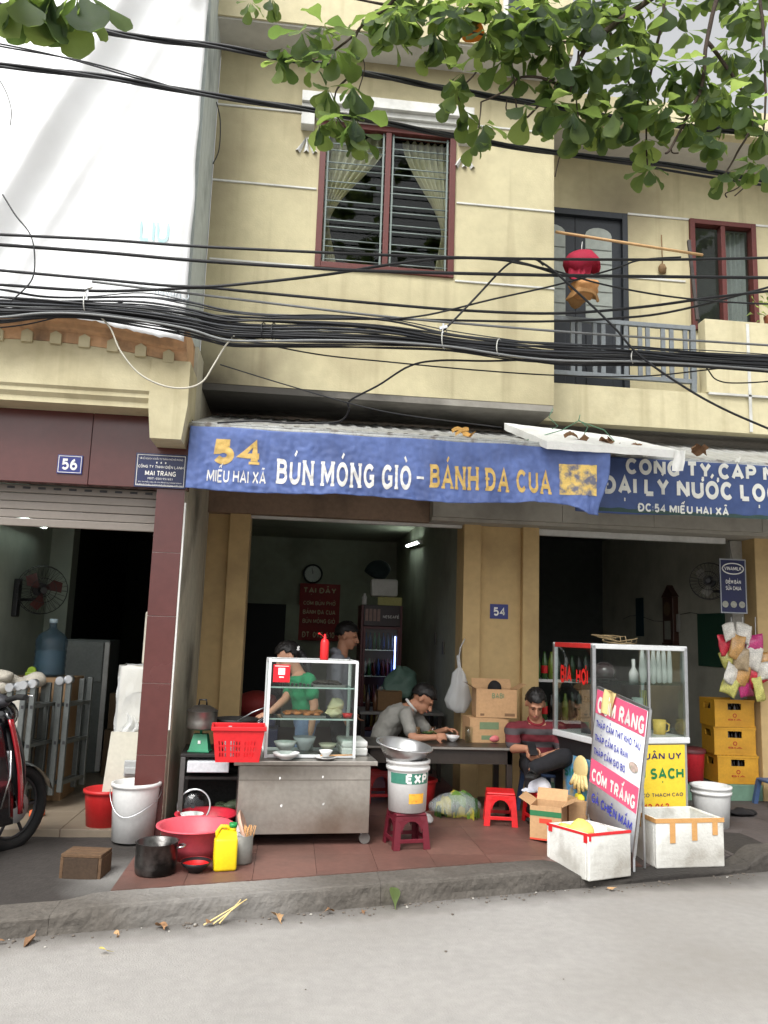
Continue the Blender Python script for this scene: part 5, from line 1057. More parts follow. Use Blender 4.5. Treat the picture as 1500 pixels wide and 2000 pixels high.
# yellow jerrycan
p = atZ(437, 1703, FZ); yel = mat('yellow_plastic', (232, 204, 30), .42, .07, 6, .04, grime=.25, gcol=(170, 146, 40), gscale=8)
jc = thing('jerrycan', 'yellow plastic jerrycan with green cap at the pavement edge', 'jerrycan', (p.x, p.y + .04, FZ), R(12))
bm_ = bmesh.new(); bmesh.ops.create_cube(bm_, size=1)
for v in bm_.verts: v.co = Vector((v.co.x * .145, v.co.y * .085, (v.co.z + .5) * .2))
bmesh.ops.bevel(bm_, geom=list(bm_.edges), offset=.018, segments=3, profile=.5, affect='EDGES')
part('body', MB().bm(bm_, True), yel, jc)
part('shoulder', MB().add([(-.066, -.036, .19), (.066, -.036, .19), (.066, .036, .19), (-.066, .036, .19), (-.03, -.03, .25), (.062, -.028, .235), (.062, .028, .235), (-.03, .03, .25)], [(0, 1, 5, 4), (1, 2, 6, 5), (2, 3, 7, 6), (3, 0, 4, 7), (4, 5, 6, 7)]), yel, jc)
part('handle', MB().tube([(-.055, 0, .19), (-.06, 0, .235), (-.035, 0, .268), (.0, 0, .265), (.03, 0, .245)], .012, 8), yel, jc)
part('neck', MB().cyl((.04, 0, .235), (.04, 0, .262), .022, n=14), yel, jc); part('cap', MB().cyl((.04, 0, .26), (.04, 0, .285), .026, n=16), mat('green_plastic', (30, 140, 70), .4), jc)
# grey pot with chopsticks and a bowl in it
p = atZ(468, 1690, FZ); gp = thing('chopstick_pot', 'dull grey metal pot holding chopsticks beside the steel cart', 'pot', (p.x, p.y + .07, FZ))
part('body', MB().lathe([(0, 0), (.072, 0), (.075, .01), (.075, .175), (.068, .175), (.066, .012), (0, .01)], 28), mat('dull_grey_metal', (132, 130, 124), .5, .1, 5, .1, 40, metal=.5), gp, recalc=False)
stick = mat('bamboo_chopstick', (196, 148, 96), .7, .1, 10, 0)
for k in range(14):
    a = random.uniform(0, 6.28); r = random.uniform(0, .045); b = Vector((math.cos(a) * r, math.sin(a) * r, .02)); t_ = b + Vector((random.uniform(.0, .07), random.uniform(-.02, .03), .21)); part('chopstick', MB().cyl(b, t_, .0035, .0028, 6), stick, gp)
solo('steel_basin_lid', MB().lathe([(0, 0), (.11, .006), (.135, .03), (.13, .033), (.1, .01), (0, .004)], 28).xf(Matrix.Rotation(R(70), 4, 'Y')), mat('tan_plastic', (196, 160, 140), .5), 'pale pink plate leaning on the end of the steel cart', 'plate', loc=(p.x - .01, p.y + .17, FZ + .17))
solo('white_bowl', MB().lathe([(0, 0), (.05, 0), (.085, .06), (.08, .06), (.046, .008), (0, .008)], 24).xf(Matrix.Rotation(R(35), 4, 'Y')), white_plastic, 'white bowl leaning between the grey pot and the cart', 'bowl', loc=(p.x - .05, p.y + .08, FZ + .15), recalc=False)
# ---- stove stand
st = thing('stove_stand', 'low black metal stove stand beside the maroon pillar', 'stand', (-.78, 6.28, FZ), R(3))
blackm = mat('sooty_black_steel', (30, 28, 27), .6, .25, 6, .3, 40)
for x in (.02, .60):
    for y in (.02, .52): part('leg', MB().box((x - .018, y - .018, 0), (x + .018, y + .018, .56), .003), mat('grey_steel_leg', (90, 90, 88), .5, .15, 8, .1, 40, metal=.5) if x < .1 else blackm, st)
part('top', MB().box((0, 0, .56), (.62, .54, .585), .004), blackm, st); part('shelf', MB().box((.01, .01, .40), (.61, .53, .42)), blackm, st); part('lower_shelf', MB().box((.01, .01, .1), (.61, .53, .115)), blackm, st); part('back_panel', MB().box((.0, .53, .1), (.62, .54, .56)), blackm, st)
part('drawer', MB().box((.055, -.03, .455), (.36, .25, .535), .006), mat('pale_enamel', (196, 200, 204), .4), st)
part('burner', MB().cyl((.42, .28, .42), (.42, .28, .46), .1, n=20), blackm, st)
mb = MB()
for k in range(7): mb.ell((random.uniform(-.12, .14), random.uniform(-.08, .1), random.uniform(.02, .09)), .06, .05, .035)
solo('vegetable_bag', mb.jit(.02, 12), film('greens_in_bag', (96, 110, 84), .8), 'bag of pale greens on the lower shelf of the stove stand', 'bag', loc=(-.36, 6.5, FZ + .12))
# kitchen scale and pots on the stand
scg = mat('green_scale_enamel', (42, 128, 92), .45, .08, 6, .05)
sc = thing('kitchen_scale', 'green spring kitchen scale on the stove stand', 'scale', (-.655, 6.42, FZ + .5855), R(-6))
part('housing', MB().add([(-.075, -.06, .012), (.075, -.06, .012), (.075, .06, .012), (-.075, .06, .012), (-.05, -.03, .13), (.05, -.03, .13), (.05, .04, .13), (-.05, .04, .13)], [(0, 1, 5, 4), (1, 2, 6, 5), (2, 3, 7, 6), (3, 0, 4, 7), (4, 5, 6, 7), (0, 3, 2, 1)]), scg, sc)
part('base', MB().box((-.082, -.07, 0), (.082, .07, .012), .003), scg, sc); part('dial', MB().box((-.01, -.052, .06), (.012, -.047, .085), .002), white_plastic, sc); part('stem', MB().cyl((0, 0, .13), (0, 0, .165), .01, n=10), scg, sc); part('tray', MB().cyl((0, 0, .163), (0, 0, .168), .09, n=24), scg, sc)
pot('dented aluminium pot with lid standing on the green scale', (-.655, 6.42, FZ + .7545), .115, .13, mat('worn_aluminium', (160, 158, 154), .35, .15, 5, .2, 20, metal=.9, grime=.25, gcol=(90, 84, 76), gscale=4), lid=mat('dark_lid', (70, 66, 62), .4, metal=.6), handles=0)
wk = thing('wok', 'blackened wok with a steel ladle at the back of the stove stand', 'wok', (-.40, 6.58, FZ + .72))
part('pan', MB().lathe([(0, 0), (.08, .01), (.15, .06), (.175, .10), (.17, .10), (.14, .06), (.07, .016), (0, .008)], 28), blackm, wk, recalc=False); part('ladle', MB().tube([(-.02, 0, .06), (.12, -.02, .15), (.24, -.03, .20)], .006, 6), alu, wk); part('ring_support', MB().lathe([(.10, -.135), (.10, -.0)], 20), blackm, wk)
bottle_pl = film('clear_pet', (214, 222, 226), .5, .1)
# ---- steel cart (parallel to the kerb) with glass case
CL = Vector((-.345, 5.97, FZ)); CR = R(4.5)
cart = thing('food_cart', 'stainless steel food cart on castors with a plain front panel', 'cart', CL, CR)
CW, CD = 1.0, .58
soot_or_shade(steel, (.3, 0, .53), .22, (78, 70, 62), .75, (.45, 1, 2.4)); soot_or_shade(steel, (.8, 0, .12), .2, (120, 92, 74), .5, (.4, 1, 1.6))
part('front_panel', MB().box((.02, 0, .085), (CW - .03, .012, .555), .003), steel, cart)
for x in (.02, CW - .042): part('side_panel', MB().box((x, .013, .085), (x + .012, CD, .555), .003), steel, cart)
part('top', MB().box((-.02, -.012, .556), (CW + .02, CD + .02, .59), .005), steel, cart); part('seam', MB().box((.02, -.003, .455), (CW - .03, -.0005, .459)), mat('seam_dark', (110, 102, 94), .5, metal=.6), cart)
part('bottom_shelf', MB().box((.03, .02, .09), (CW - .05, CD, .1)), steel, cart)
for x in (.08, CW - .06):
    for y in (.06, CD - .06):
        part('castor_fork', MB().box((x - .02, y - .015, .04), (x + .02, y + .015, .085), .004), alu, cart); part('castor_wheel', MB().cyl((x + .01, y - .016, .04), (x + .01, y + .016, .04), .04, n=18), mat('grey_castor', (104, 100, 96), .6), cart)
for (u, v) in ((.31, .47), (.62, .48), (.33, .28), (.63, .29)):
    part('paint_chip', MB().cyl((u, -.004, v), (u, -.001, v), .009, n=6).jit(.006, 60, u), white_plastic, cart)
CM = Matrix.Translation(CL) @ Matrix.Rotation(CR, 4, 'Z')
def onc(x, y, z=.59): return CM @ Vector((x, y, z + .0008))
gc = thing('glass_display_case', 'white framed glass display case with shelves standing on the steel cart', 'display case', onc(.205, .12), CR)
GW, GD, GH = .655, .36, .705; q = .011
for x in (0, GW):
    for y in (0, GD): part('post', MB().box((x - q, y - q, 0), (x + q, y + q, GH), .002), alu_paint, gc)
for z in (.004, GH - .012):
    for y in (0, GD): part('rail', MB().box((q, y - q, z), (GW - q, y + q, z + .022), .002), alu_paint, gc)
    for x in (0, GW): part('rail', MB().box((x - q, q, z), (x + q, GD - q, z + .022), .002), alu_paint, gc)
part('front_glass', MB().box((q, -.002, .026), (GW - q, .001, GH - .012)), clear_glass, gc)
for x in (0, GW): part('side_glass', MB().box((x - .0015, q, .026), (x + .0015, GD - q, GH - .012)), clear_glass, gc)
part('top_glass', MB().box((q, q, GH + .002), (GW - q, GD - q, GH + .006)), clear_glass, gc)
for z in (.275, .505): part('shelf_glass', MB().box((q, .02, z), (GW - q, GD - .01, z + .006)), glass('shelf_glass', (190, 220, 210)), gc); part('shelf_edge', MB().box((q, .014, z - .003), (GW - q, .020, z + .008)), mat('shelf_edge_glass', (170, 190, 184), .2), gc)
red_st = mat('red_sticker', (206, 30, 44), .4, .05, 6, 0)
part('red_sticker', MB().box((.025, -.005, .545), (.15, -.003, .675), .001), red_st, gc); part('sticker_patch', MB().box((.062, -.007, .60), (.112, -.0055, .65), .001), mat('sticker_white', (238, 226, 232), .5, .1, 40), gc); part('sticker_line', MB().box((.07, -.007, .578), (.105, -.0055, .588)), ink_white, gc); part('sticker_line', MB().box((.035, -.007, .661), (.14, -.0055, .666)), ink_white, gc)
def onk(x, y, z): return onc(.205, .12) + Matrix.Rotation(CR, 3, 'Z') @ Vector((x, y, z))
ch = thing('chilli_sauce_bottle', 'red squeeze bottle of chilli sauce on top of the glass case', 'bottle', onk(.41, .08, GH + .0065)); redt = mat('red_squeeze_plastic', (220, 36, 40), .35, .05, 6, 0)
part('body', MB().lathe([(0, 0), (.031, 0), (.033, .01), (.033, .135), (.026, .155), (.012, .165), (.011, .178), (.005, .20), (0, .20)], 20), redt, ch, recalc=False); part('cap_tether', MB().tube([(-.01, 0, .175), (-.03, 0, .195), (-.045, 0, .20)], .003, 5).ell((-.045, 0, .2), .009, .009, .009, 8, 6), redt, ch)
tr_m = mat('grey_tray', (120, 120, 116), .4, .1, 6, .1, metal=.5)
def tray(label, x, y, z, w_, d, food, fm):
    t = thing('food_tray', label, 'food tray', onk(x, y, z), CR)
    part('tray', MB().box((0, 0, 0), (w_, d, .006), .001).box((0, 0, .006), (w_, .006, .018)).box((0, d - .006, .006), (w_, d, .018)), tr_m, t)
    rr = random.Random(3)
    for k in range(food): part('food_piece', MB().ell((rr.uniform(.03, w_ - .03), rr.uniform(.03, d - .03), .02 + rr.uniform(0, .014)), .03, .022, .014, 8, 6).jit(.006, 30, k), fm, t)
    return t
tray('tray of brown fried food on the middle shelf of the glass case', .12, .06, .2815, .32, .24, 34, mat('fried_brown', (168, 104, 56), .7, .25, 20, .3))
tray('tray of dark meat on the top shelf of the glass case', .34, .05, .5115, .24, .24, 16, mat('dark_meat', (52, 44, 40), .6, .25, 20, .3))
solo('noodle_bag', MB().ell((0, 0, .035), .075, .06, .035, 20, 12).ell((.01, 0, .085), .05, .04, .05, 16, 10).jit(.035, 16).jit(.012, 40), film('noodle_film', (226, 218, 176), .6), 'open plastic bag of pale noodles on the middle shelf of the glass case', 'bag', loc=onk(.51, .12, .282))
solo('red_tub', MB().lathe([(0, 0), (.03, 0), (.04, .035), (.036, .035), (0, .01)], 16), red_plastic, 'tiny red tub at the end of the middle glass shelf', 'tub', loc=onk(.61, .1, .2818))
mb = MB()
for k in range(12): mb.box((.0 + k * .03, random.uniform(0, .05), 0), (.02 + k * .03, .06 + random.uniform(0, .05), .012 + random.uniform(0, .012)), .003)
solo('cutlery_row', mb, dark_metal, 'row of dark tongs and spoons on the upper glass shelf', 'cutlery', kind=None, loc=onk(.08, .1, .5118))
bowl('white soup bowl of pork inside the bottom of the glass case', onk(.15, .14, .03), .085, .07, white_plastic, mat('broth', (150, 130, 90), .4, .3, 30), group='bowls on the steel cart')
bowl('clear plastic basin inside the bottom of the glass case', onk(.30, .2, .03), .09, .1, film('clear_tub', (200, 204, 206), .55), group='bowls on the steel cart')
bowl('pale bowl in the right corner inside the glass case', onk(.48, .2, .03), .07, .05, mat('ivory_bowl', (206, 200, 176), .4), group='bowls on the steel cart')
bowl('wide white bowl with a chopstick rest in front of the glass case', onc(.35, .05), .10, .05, white_plastic, group='bowls on the steel cart')
bowl('white plate under the small cup in front of the glass case', onc(.64, .05), .085, .022, white_plastic, group='bowls on the steel cart')
bowl('small white cup bowl standing on the plate at the glass case', onc(.64, .05, .613), .05, .045, white_plastic, group='bowls on the steel cart')
for k in range(2): solo('chopstick', MB().cyl((0, 0, .026 + .004 * k), (.24, .03 + .02 * k, .03), .0035, n=6), stick, 'chopstick lying across the white plate beside the small cup', 'chopstick', 'chopsticks on the plate', loc=onc(.60, .06))
solo('glass_tumbler', MB().lathe([(0, .004), (.03, 0), (.036, .09), (.033, .09), (.027, .008), (0, .008)], 18), clear_glass, 'clear glass jar standing by the woman at the back of the cart', 'glass', loc=onc(.56, .46))
# foam take-away boxes at the cart's right end
fb = thing('foam_box', 'white foam take-away box at the right end of the steel cart', 'foam box', onc(.885, .32), CR)
part('box', MB().box((-.1, -.09, 0), (.1, .09, .06), .012), foam, fb); part('lid', MB().box((-.1, -.085, .062), (.1, .09, .11), .014), foam, fb)
fb2 = dup(fb, onc(.885, .48), None, 'second white foam take-away box behind the first on the steel cart')
# red basket
rk = thing('plastic_basket', 'red plastic basket with pierced sides on the left end of the cart', 'basket', onc(.0, .02, .592), CR); redk = mat('bright_red_plastic', (204, 34, 40), .4, .08, 6, .04, grime=.3, gcol=(130, 34, 34), gscale=7)
W0, W1, D0, D1, HH = .150, .180, .11, .13, .235
def bk(u, v, side):
    wv = W0 + (W1 - W0) * v; dv = D0 + (D1 - D0) * v; z = HH * v
    return {0: (-wv + 2 * wv * u, -dv, z), 1: (wv, -dv + 2 * dv * u, z), 2: (wv - 2 * wv * u, dv, z), 3: (-wv, dv - 2 * dv * u, z)}[side]
for side in range(4):
    n = 33 if side % 2 == 0 else 25; rows = [0, .12, .16, .28, .32, .46, .50, .62, .66, .80, 1.0]; mb = MB(); vs = [bk(i / n, v, side) for v in rows for i in range(n + 1)]; fs = []
    for j in range(len(rows) - 1):
        for i in range(n):
            hole = (j in (2, 4, 6)) and i % 2 == 1 and 2 < i < n - 3 and (i // 2) % 5 != 4 or (j == 1 and False)
            if not hole: fs.append((j * (n + 1) + i, j * (n + 1) + i + 1, (j + 1) * (n + 1) + i + 1, (j + 1) * (n + 1) + i))
    o = part('pierced_side', mb.add(vs, fs), redk, rk); solidify(o, .004)
part('floor', MB().box((-W0, -D0, 0), (W0, D0, .005)), redk, rk)
for a, b in (((-W1 - .012, -D1 - .012, HH - .02), (W1 + .012, -D1 + .004, HH + .008)), ((-W1 - .012, D1 - .004, HH - .02), (W1 + .012, D1 + .012, HH + .008)), ((-W1 - .012, -D1 + .005, HH - .02), (-W1 + .004, D1 - .005, HH + .008)), ((W1 - .004, -D1 + .005, HH - .02), (W1 + .012, D1 - .005, HH + .008))): part('rim', MB().box(a, b, .004), redk, rk)
solo('plastic_bottle', MB().lathe([(0, 0), (.035, 0), (.037, .14), (.03, .18), (.013, .205), (.013, .22)], 18), bottle_pl, 'clear bottle with blue cap standing inside the red basket', 'bottle', loc=onc(-.06, .08, .60), recalc=False)
# ---- paint bucket and aluminium basin on a maroon stool
maroon = mat('maroon_plastic', (98, 28, 40), .4, .08, 6, .03)
sp = Vector((.90, 6.06, FZ)); stool('maroon plastic stool carrying the white paint bucket', sp, R(10), maroon, .235, .245)
pb = bucket('white paint bucket with green EXP label standing on the maroon stool', sp + Vector((0, 0, .2458)), .152, .138, .365, white_plastic, ribs=2, hm=alu, name='paint_bucket')
def cylmap(r0, a0):   # wrap a flat strip round the bucket; u metres along, v height
    return lambda u, v: Vector((math.sin(a0 + u / r0) * (.1385 + .0135 * v / .365 + .0018), -math.cos(a0 + u / r0) * (.1385 + .0135 * v / .365 + .0018), v))
cm = cylmap(.145, -1.1); part('green_band', MB().sheet(lambda u, v: cm(.0 + .32 * u, .205 + .075 * v), 24, 1), mat('green_label', (60, 122, 104), .5), pb, recalc=False)
cm2 = lambda u, v: cm(u, v) * 1.0 + (cm(u, v) - Vector((0, 0, v))).normalized() * .0016
part('lettering', lettering('EXP', cm2, (.125, .208, .30, .278), .055, fine=.02), ink_white, pb, recalc=False)
part('printed_patch', MB().sheet(lambda u, v: cm2(.15 + .12 * u, .07 + .07 * v), 10, 2), mat('orange_print', (232, 170, 60), .5, .2, 30, 0, grime=.6, gcol=(190, 50, 40), gscale=20), pb, recalc=False)
basin('wide dented aluminium basin balanced on the paint bucket', sp + Vector((-.045, .0, .6125)), .20, .135, .10, mat('basin_aluminium', (196, 196, 196), .3, .08, 5, .08, 30, metal=.85), tilt=(R(6), R(7)))
# ---- table with things on it
dk = mat('dark_table_wood', (46, 40, 36), .35, .15, 4, .1, 40)
tb = thing('dining_table', 'long dark dining table at the front of the noodle shop', 'table', (.62, 6.92, FZ))
part('top', MB().box((0, 0, .555), (1.36, .56, .585), .006), dk, tb); part('edge_strip', MB().box((0, -.006, .565), (1.36, -.001, .583)), mat('steel_edge', (150, 146, 140), .3, metal=.8), tb); part('apron', MB().box((.04, .03, .44), (1.32, .05, .554)), dk, tb); part('apron', MB().box((.04, .51, .44), (1.32, .53, .554)), dk, tb)
for x in (.04, 1.27):
    for y in (.03, .48): part('leg', MB().box((x, y, 0), (x + .05, y + .05, .554), .004), dk, tb)
TT = FZ + .586
def ont(px, py): return atZ(px, py, TT)
bowl('small white bowl of red chilli on the dark table', ont(884, 1448), .062, .05, white_plastic, mat('chilli_red', (200, 60, 30), .6, .4, 30), group='dishes on the dark table')
bowl('white saucer beside the chilli bowl on the dark table', ont(866, 1438), .06, .018, white_plastic, group='dishes on the dark table')
for (px, py, h, lb) in ((812, 1442, .1, 'tall glass by the eating man on the dark table'), (845, 1438, .09, 'glass of tea beside the plate of greens'), (915, 1450, .14, 'tall clear tumbler before the lower carton')):
    solo('glass_tumbler', MB().lathe([(0, .006), (.032, 0), (.038, h), (.034, h), (.028, .01), (0, .01)], 18), clear_glass if py != 1442 else film('tea_glass', (150, 116, 80), .55, .1), lb, 'glass', 'glasses on the dark table', loc=ont(px, py), recalc=False)
jr = thing('glass_jar', 'large clear glass jar with lid before the lower carton', 'jar', ont(944, 1448)); part('body', MB().lathe([(0, .004), (.05, 0), (.055, .02), (.055, .15), (.042, .17)], 22), clear_glass, jr, recalc=False); part('lid', MB().cyl((0, 0, .168), (0, 0, .185), .046, n=20), mat('pale_lid', (170, 180, 176), .4), jr)
solo('pink_tissue_bundle', MB().ell((0, 0, .035), .055, .045, .036).jit(.008, 20), mat('pink_plastic_pale', (206, 110, 112), .5), 'round pink container lying near the right end of the table', 'container', loc=ont(964, 1450))
solo('white_cup', MB().lathe([(0, 0), (.022, 0), (.026, .04), (.023, .04), (0, .006)], 16).box((.025, -.004, .01), (.042, .004, .03)), white_plastic, 'small white cup at the right end of the dark table', 'cup', loc=ont(997, 1452))
pl_ = thing('plate_of_greens', 'dark plate heaped with green herbs before the eating man', 'plate', ont(842, 1440)); part('plate', MB().lathe([(0, .004), (.06, 0), (.1, .018), (.096, .02), (0, .008)], 24), mat('dark_plate', (60, 58, 54), .4), pl_, recalc=False)
for k in range(14): part('herb_leaf', MB().ell((random.uniform(-.06, .06), random.uniform(-.05, .05), .025 + random.uniform(0, .03)), .03, .018, .008, 8, 5), mat('herb_green', (66, 88, 40), .6, .2, 20), pl_)
cg = (110, 128, 96)
carton('brown carton with green print on the table against the pillar', (1.79, 7.34, TT), R(4), .36, .24, .21, prints=[(cg, .25, .55, .75, .85, ''), (cg, .3, .12, .7, .3, '')])
carton('brown carton stacked on top of the other against the pillar', (1.87, 7.34, TT + .2185), R(-3), .37, .24, .25, open_=True, prints=[(cg, .38, .68, .68, .88, 'BABI'), ((120, 90, 64), .1, .06, .2, .14, ''), ((120, 90, 64), .7, .06, .95, .16, '')])
solo('cloth_bundle', MB().ell((0, 0, .0), .065, .065, .07).jit(.01, 12), mat('black_cloth', (26, 24, 26), .9), 'dark cloth bundle poking out of the upper carton', 'cloth', loc=(1.87, 7.34, TT + .47))
# hanging bag at the jamb
hb = thing('plastic_bag', 'bulging clear plastic bag hanging from the pillar jamb', 'bag', (1.60, 7.64, .93)); hbf = film('hanging_bag_film', (214, 216, 216), .5, .2)
part('bag', MB().lathe([(0, 0), (.06, .01), (.105, .06), (.118, .14), (.09, .26), (.055, .36), (.025, .44), (.015, .56)], 34, sx=1, sy=.6).jit(.035, 9).jit(.02, 22), hbf, hb, recalc=False); part('handles', MB().tube([(0, 0, .54), (.015, .02, .62), (.07, .09, .70)], .008, 6), hbf, hb)
# ---- under and before the table
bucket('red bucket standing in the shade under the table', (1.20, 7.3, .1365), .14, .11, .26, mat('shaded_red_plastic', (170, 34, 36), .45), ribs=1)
vg = thing('vegetable_bag', 'clear bag of leafy green vegetables on the floor under the table', 'bag', (1.46, 7.0, FZ)); rr = random.Random(4)
for k in range(26): part('leafy_green', MB().sheet(lambda u, v, a=rr.uniform(0, 6.28), ox=rr.uniform(-.17, .17), oy=rr.uniform(-.09, .09), oz=rr.uniform(.02, .15): (ox + (u - .5) * .13 * math.cos(a), oy + (u - .5) * .13 * math.sin(a), oz + (v - .5) * .09 + .03 * math.sin(u * 5)), 4, 3), rr.choice([mat('lettuce_green', (96, 130, 50), .6, .2, 20), mat('dark_greens', (52, 84, 40), .6, .2, 20), mat('yellow_greens', (170, 160, 60), .6, .2, 20)]), vg)
part('bag', MB().ell((0, 0, .09), .23, .14, .1).jit(.03, 9), film('veg_bag_film', (200, 206, 206), .28, .12), vg)
for (x, y, lb) in ((1.0, 6.85, 'clear water bottle standing behind the maroon stool'), (1.08, 6.95, 'second clear water bottle behind the maroon stool')):
    solo('plastic_bottle', MB().lathe([(0, 0), (.032, 0), (.034, .16), (.026, .2), (.012, .225), (.012, .24)], 16), bottle_pl, lb, 'bottle', 'bottles under the table', loc=(x, y, FZ), recalc=False)
solo('plastic_bag', MB().ell((0, 0, .04), .10, .06, .045).jit(.03, 16), film('scrunched_bag', (216, 216, 214), .5), 'scrunched clear bag on the tiles behind the maroon stool', 'bag', loc=(1.13, 6.72, FZ))
redst = mat('glossy_red_plastic', (206, 32, 36), .38, .08, 6, .04, grime=.3, gcol=(130, 30, 30), gscale=7)
stool('bright red plastic stool standing clear before the dark table', (1.79, 6.78, FZ), R(-12), redst, .235, .26)
stool('bright red plastic stool behind the opened carton carrying the white cap', (2.16, 6.78, FZ), R(6), redst, .235, .26)
wc = thing('peaked_cap', 'white peaked cap lying on the red stool', 'cap', (2.12, 6.76, FZ + .2605), R(200)); wcm = mat('white_cap_cloth', (226, 228, 236), .5, .05, 6)
part('crown', MB().ell((0, 0, .02), .105, .085, .095, 20, 12, fn=lambda v: Vector((v.x, v.y, max(0, v.z)))), wcm, wc); part('peak', MB().sheet(lambda u, v: (.08 + .09 * v * math.sin(math.pi * (.15 + .7 * u)), -.08 + .16 * u, .02 - .012 * v), 10, 5), wcm, wc)
pcn = thing('blue_stool', 'blue plastic stool under the man in the striped shirt', 'stool', (2.23, 7.12, FZ)); bpl = mat('dull_blue_plastic', (70, 92, 130), .5)
part('seat', MB().box((-.14, -.14, .33), (.14, .14, .355), .01), bpl, pcn)
for sx in (-1, 1):
    for sy in (-1, 1): part('leg', MB().bar((sx * .115, sy * .115, .33), (sx * .155, sy * .155, 0), .035), bpl, pcn)
# house number 54
a = atY(957, 1208, 7.852); sign_plate('house_number_plate', 'small blue enamel house number plate reading 54 on the ochre pillar', a, .185, .145, navy, [('54', .2, .2, .8, .8, .035)], .004, .002, border=False)
# ---- inside the noodle room
tube_lamp('lit fluorescent tube on the side wall inside the noodle shop', (1.64, 10.6, 2.90), (1.64, 11.8, 2.97), (1, 0, 0), 14)
ck = thing('wall_clock', 'round white wall clock with black rim on the back wall', 'clock', atY(611, 1121, 13.36)); 
part('face', MB().cyl((0, 0, 0), (0, .03, 0), .14, n=32), mat('clock_face', (200, 204, 200), .5), ck); part('rim', MB().tube([(math.cos(t * .1963) * .15, -.005, math.sin(t * .1963) * .15) for t in range(32)], .016, 8, closed=True), black_plastic, ck); part('hour_hand', MB().bar((0, -.006, 0), (.02, -.006, .07), .01, .003), black_plastic, ck); part('minute_hand', MB().bar((0, -.008, 0), (-.02, -.008, .1), .008, .003), black_plastic, ck)
for k in range(12): part('hour_mark', MB().bar((math.cos(k * .5236) * .115, -.004, math.sin(k * .5236) * .115), (math.cos(k * .5236) * .13, -.004, math.sin(k * .5236) * .13), .008, .003), black_plastic, ck)
a = atY(581, 1250, 13.33); b = atY(665, 1142, 13.33); ms = thing('menu_board', 'dark red menu board reading TẠI ĐÂY on the back wall', 'sign', a); mw, mh = b.x - a.x, b.z - a.z
part('board', MB().box((0, 0, 0), (mw, .03, mh), .004), mat('menu_red', (140, 40, 38), .6), ms); ylw = mat('faded_menu_print', (206, 190, 160), .7)
for s, v0, v1, bd in (('TẠI ĐÂY', .80, .97, .04), ('CƠM BÚN PHỞ', .62, .72, .03), ('BÁNH ĐA CUA', .46, .57, .03), ('BÚN MÓNG GIÒ', .30, .41, .03), ('ĐT: 0987 610', .05, .16, .03)): part('lettering', lettering(s, plane_map((0, -.006, 0), (1, 0, 0), (0, 0, 1)), (mw * .1, v0 * mh, mw * .9, v1 * mh), bd), ylw, ms)
# drinks fridge
fr_ = thing('drinks_fridge', 'tall dark red glass door drinks fridge in the noodle shop corner', 'fridge', (.845, 10.0, .1285)); dr = mat('dark_red_fridge', (84, 22, 26), .4)
part('back_panel', MB().box((0, .5, 0), (.52, .52, 1.88)), dr, fr_)
for x in (0, .49): part('side_panel', MB().box((x, 0, 0), (x + .03, .499, 1.88), .004), dr, fr_)
part('base', MB().box((.031, 0, 0), (.489, .499, .35)), mat('blue_grey_base', (88, 92, 120), .5), fr_); part('header', MB().box((.031, -.01, 1.62), (.489, .499, 1.88), .004), mat('header_black', (40, 20, 22), .4), fr_)
part('lettering', lettering('NESCAFÉ', plane_map((0, -.014, 0), (1, 0, 0), (0, 0, 1)), (.27, 1.72, .47, 1.77), .03), ink_white, fr_)
for k in range(4): part('printed_can', MB().box((.05 + k * .05, -.014, 1.68), (.085 + k * .05, -.011, 1.83)), mat('can_print', (150, 120, 110), .5, .3, 30), fr_)
part('door_glass', MB().box((.06, -.006, .40), (.46, -.002, 1.58)), clear_glass, fr_)
for a, b in (((.031, -.02, .36), (.06, .0, 1.615)), ((.46, -.02, .36), (.489, .0, 1.615)), ((.0602, -.02, .36), (.4598, .0, .40)), ((.0602, -.02, 1.58), (.4598, .0, 1.615))): part('door_frame', MB().box(a, b, .003), dr, fr_)
part('light_strip', MB().box((.43, .01, .6), (.445, .022, 1.5)), lamp_mat('fridge_led', (150, 170, 255), 5), fr_)
rb_ = random.Random(9)
for z in (.36, .68, 1.0, 1.32):
    part('shelf', MB().box((.035, .03, z), (.485, .48, z + .008)), alu, fr_)
    for k in range(7):
        x = .075 + k * .055; c = rb_.choice([(60, 100, 60), (40, 60, 110), (150, 120, 60), (90, 30, 30), (60, 70, 76)]); part('drink_bottle', MB().lathe([(0, 0), (.022, 0), (.023, .13), (.01, .18), (.01, .21), (0, .21)], 10, c=(x, .08, z + .0085)), mat('drink_%d_%d_%d' % c, c, .2), fr_, recalc=False)
fz = .1285 + 1.881
carton('cream box lying on top of the drinks fridge', (1.22, 10.15, fz), R(-10), .3, .2, .1, mat('cream_box', (190, 186, 120), .7)); solo('foam_box', MB().box((-.17, -.1, 0), (.17, .1, .22), .03), foam, 'white foam box stacked on the cream box over the fridge', 'foam box', loc=(1.14, 10.2, fz + .115))
solo('dark_bag', MB().ell((0, 0, .12), .16, .12, .12).jit(.05, 7), mat('dark_teal_cloth', (36, 50, 52), .8), 'dark teal bag heaped on the foam box over the fridge', 'bag', loc=(1.06, 10.2, fz + .33))
solo('white_bottle', MB().lathe([(0, 0), (.03, 0), (.032, .09), (.015, .12), (.015, .14), (0, .14)], 14), white_plastic, 'little white bottle at the front edge of the fridge top', 'bottle', loc=(.88, 10.03, fz))
solo('green_bag', MB().ell((0, 0, .16), .17, .1, .17, 24, 16).jit(.08, 6).jit(.03, 17), mat('dull_green_bag', (84, 110, 98), .6), 'crumpled green bag on the cluttered side table before the fridge', 'bag', loc=(1.22, 8.9, .95))
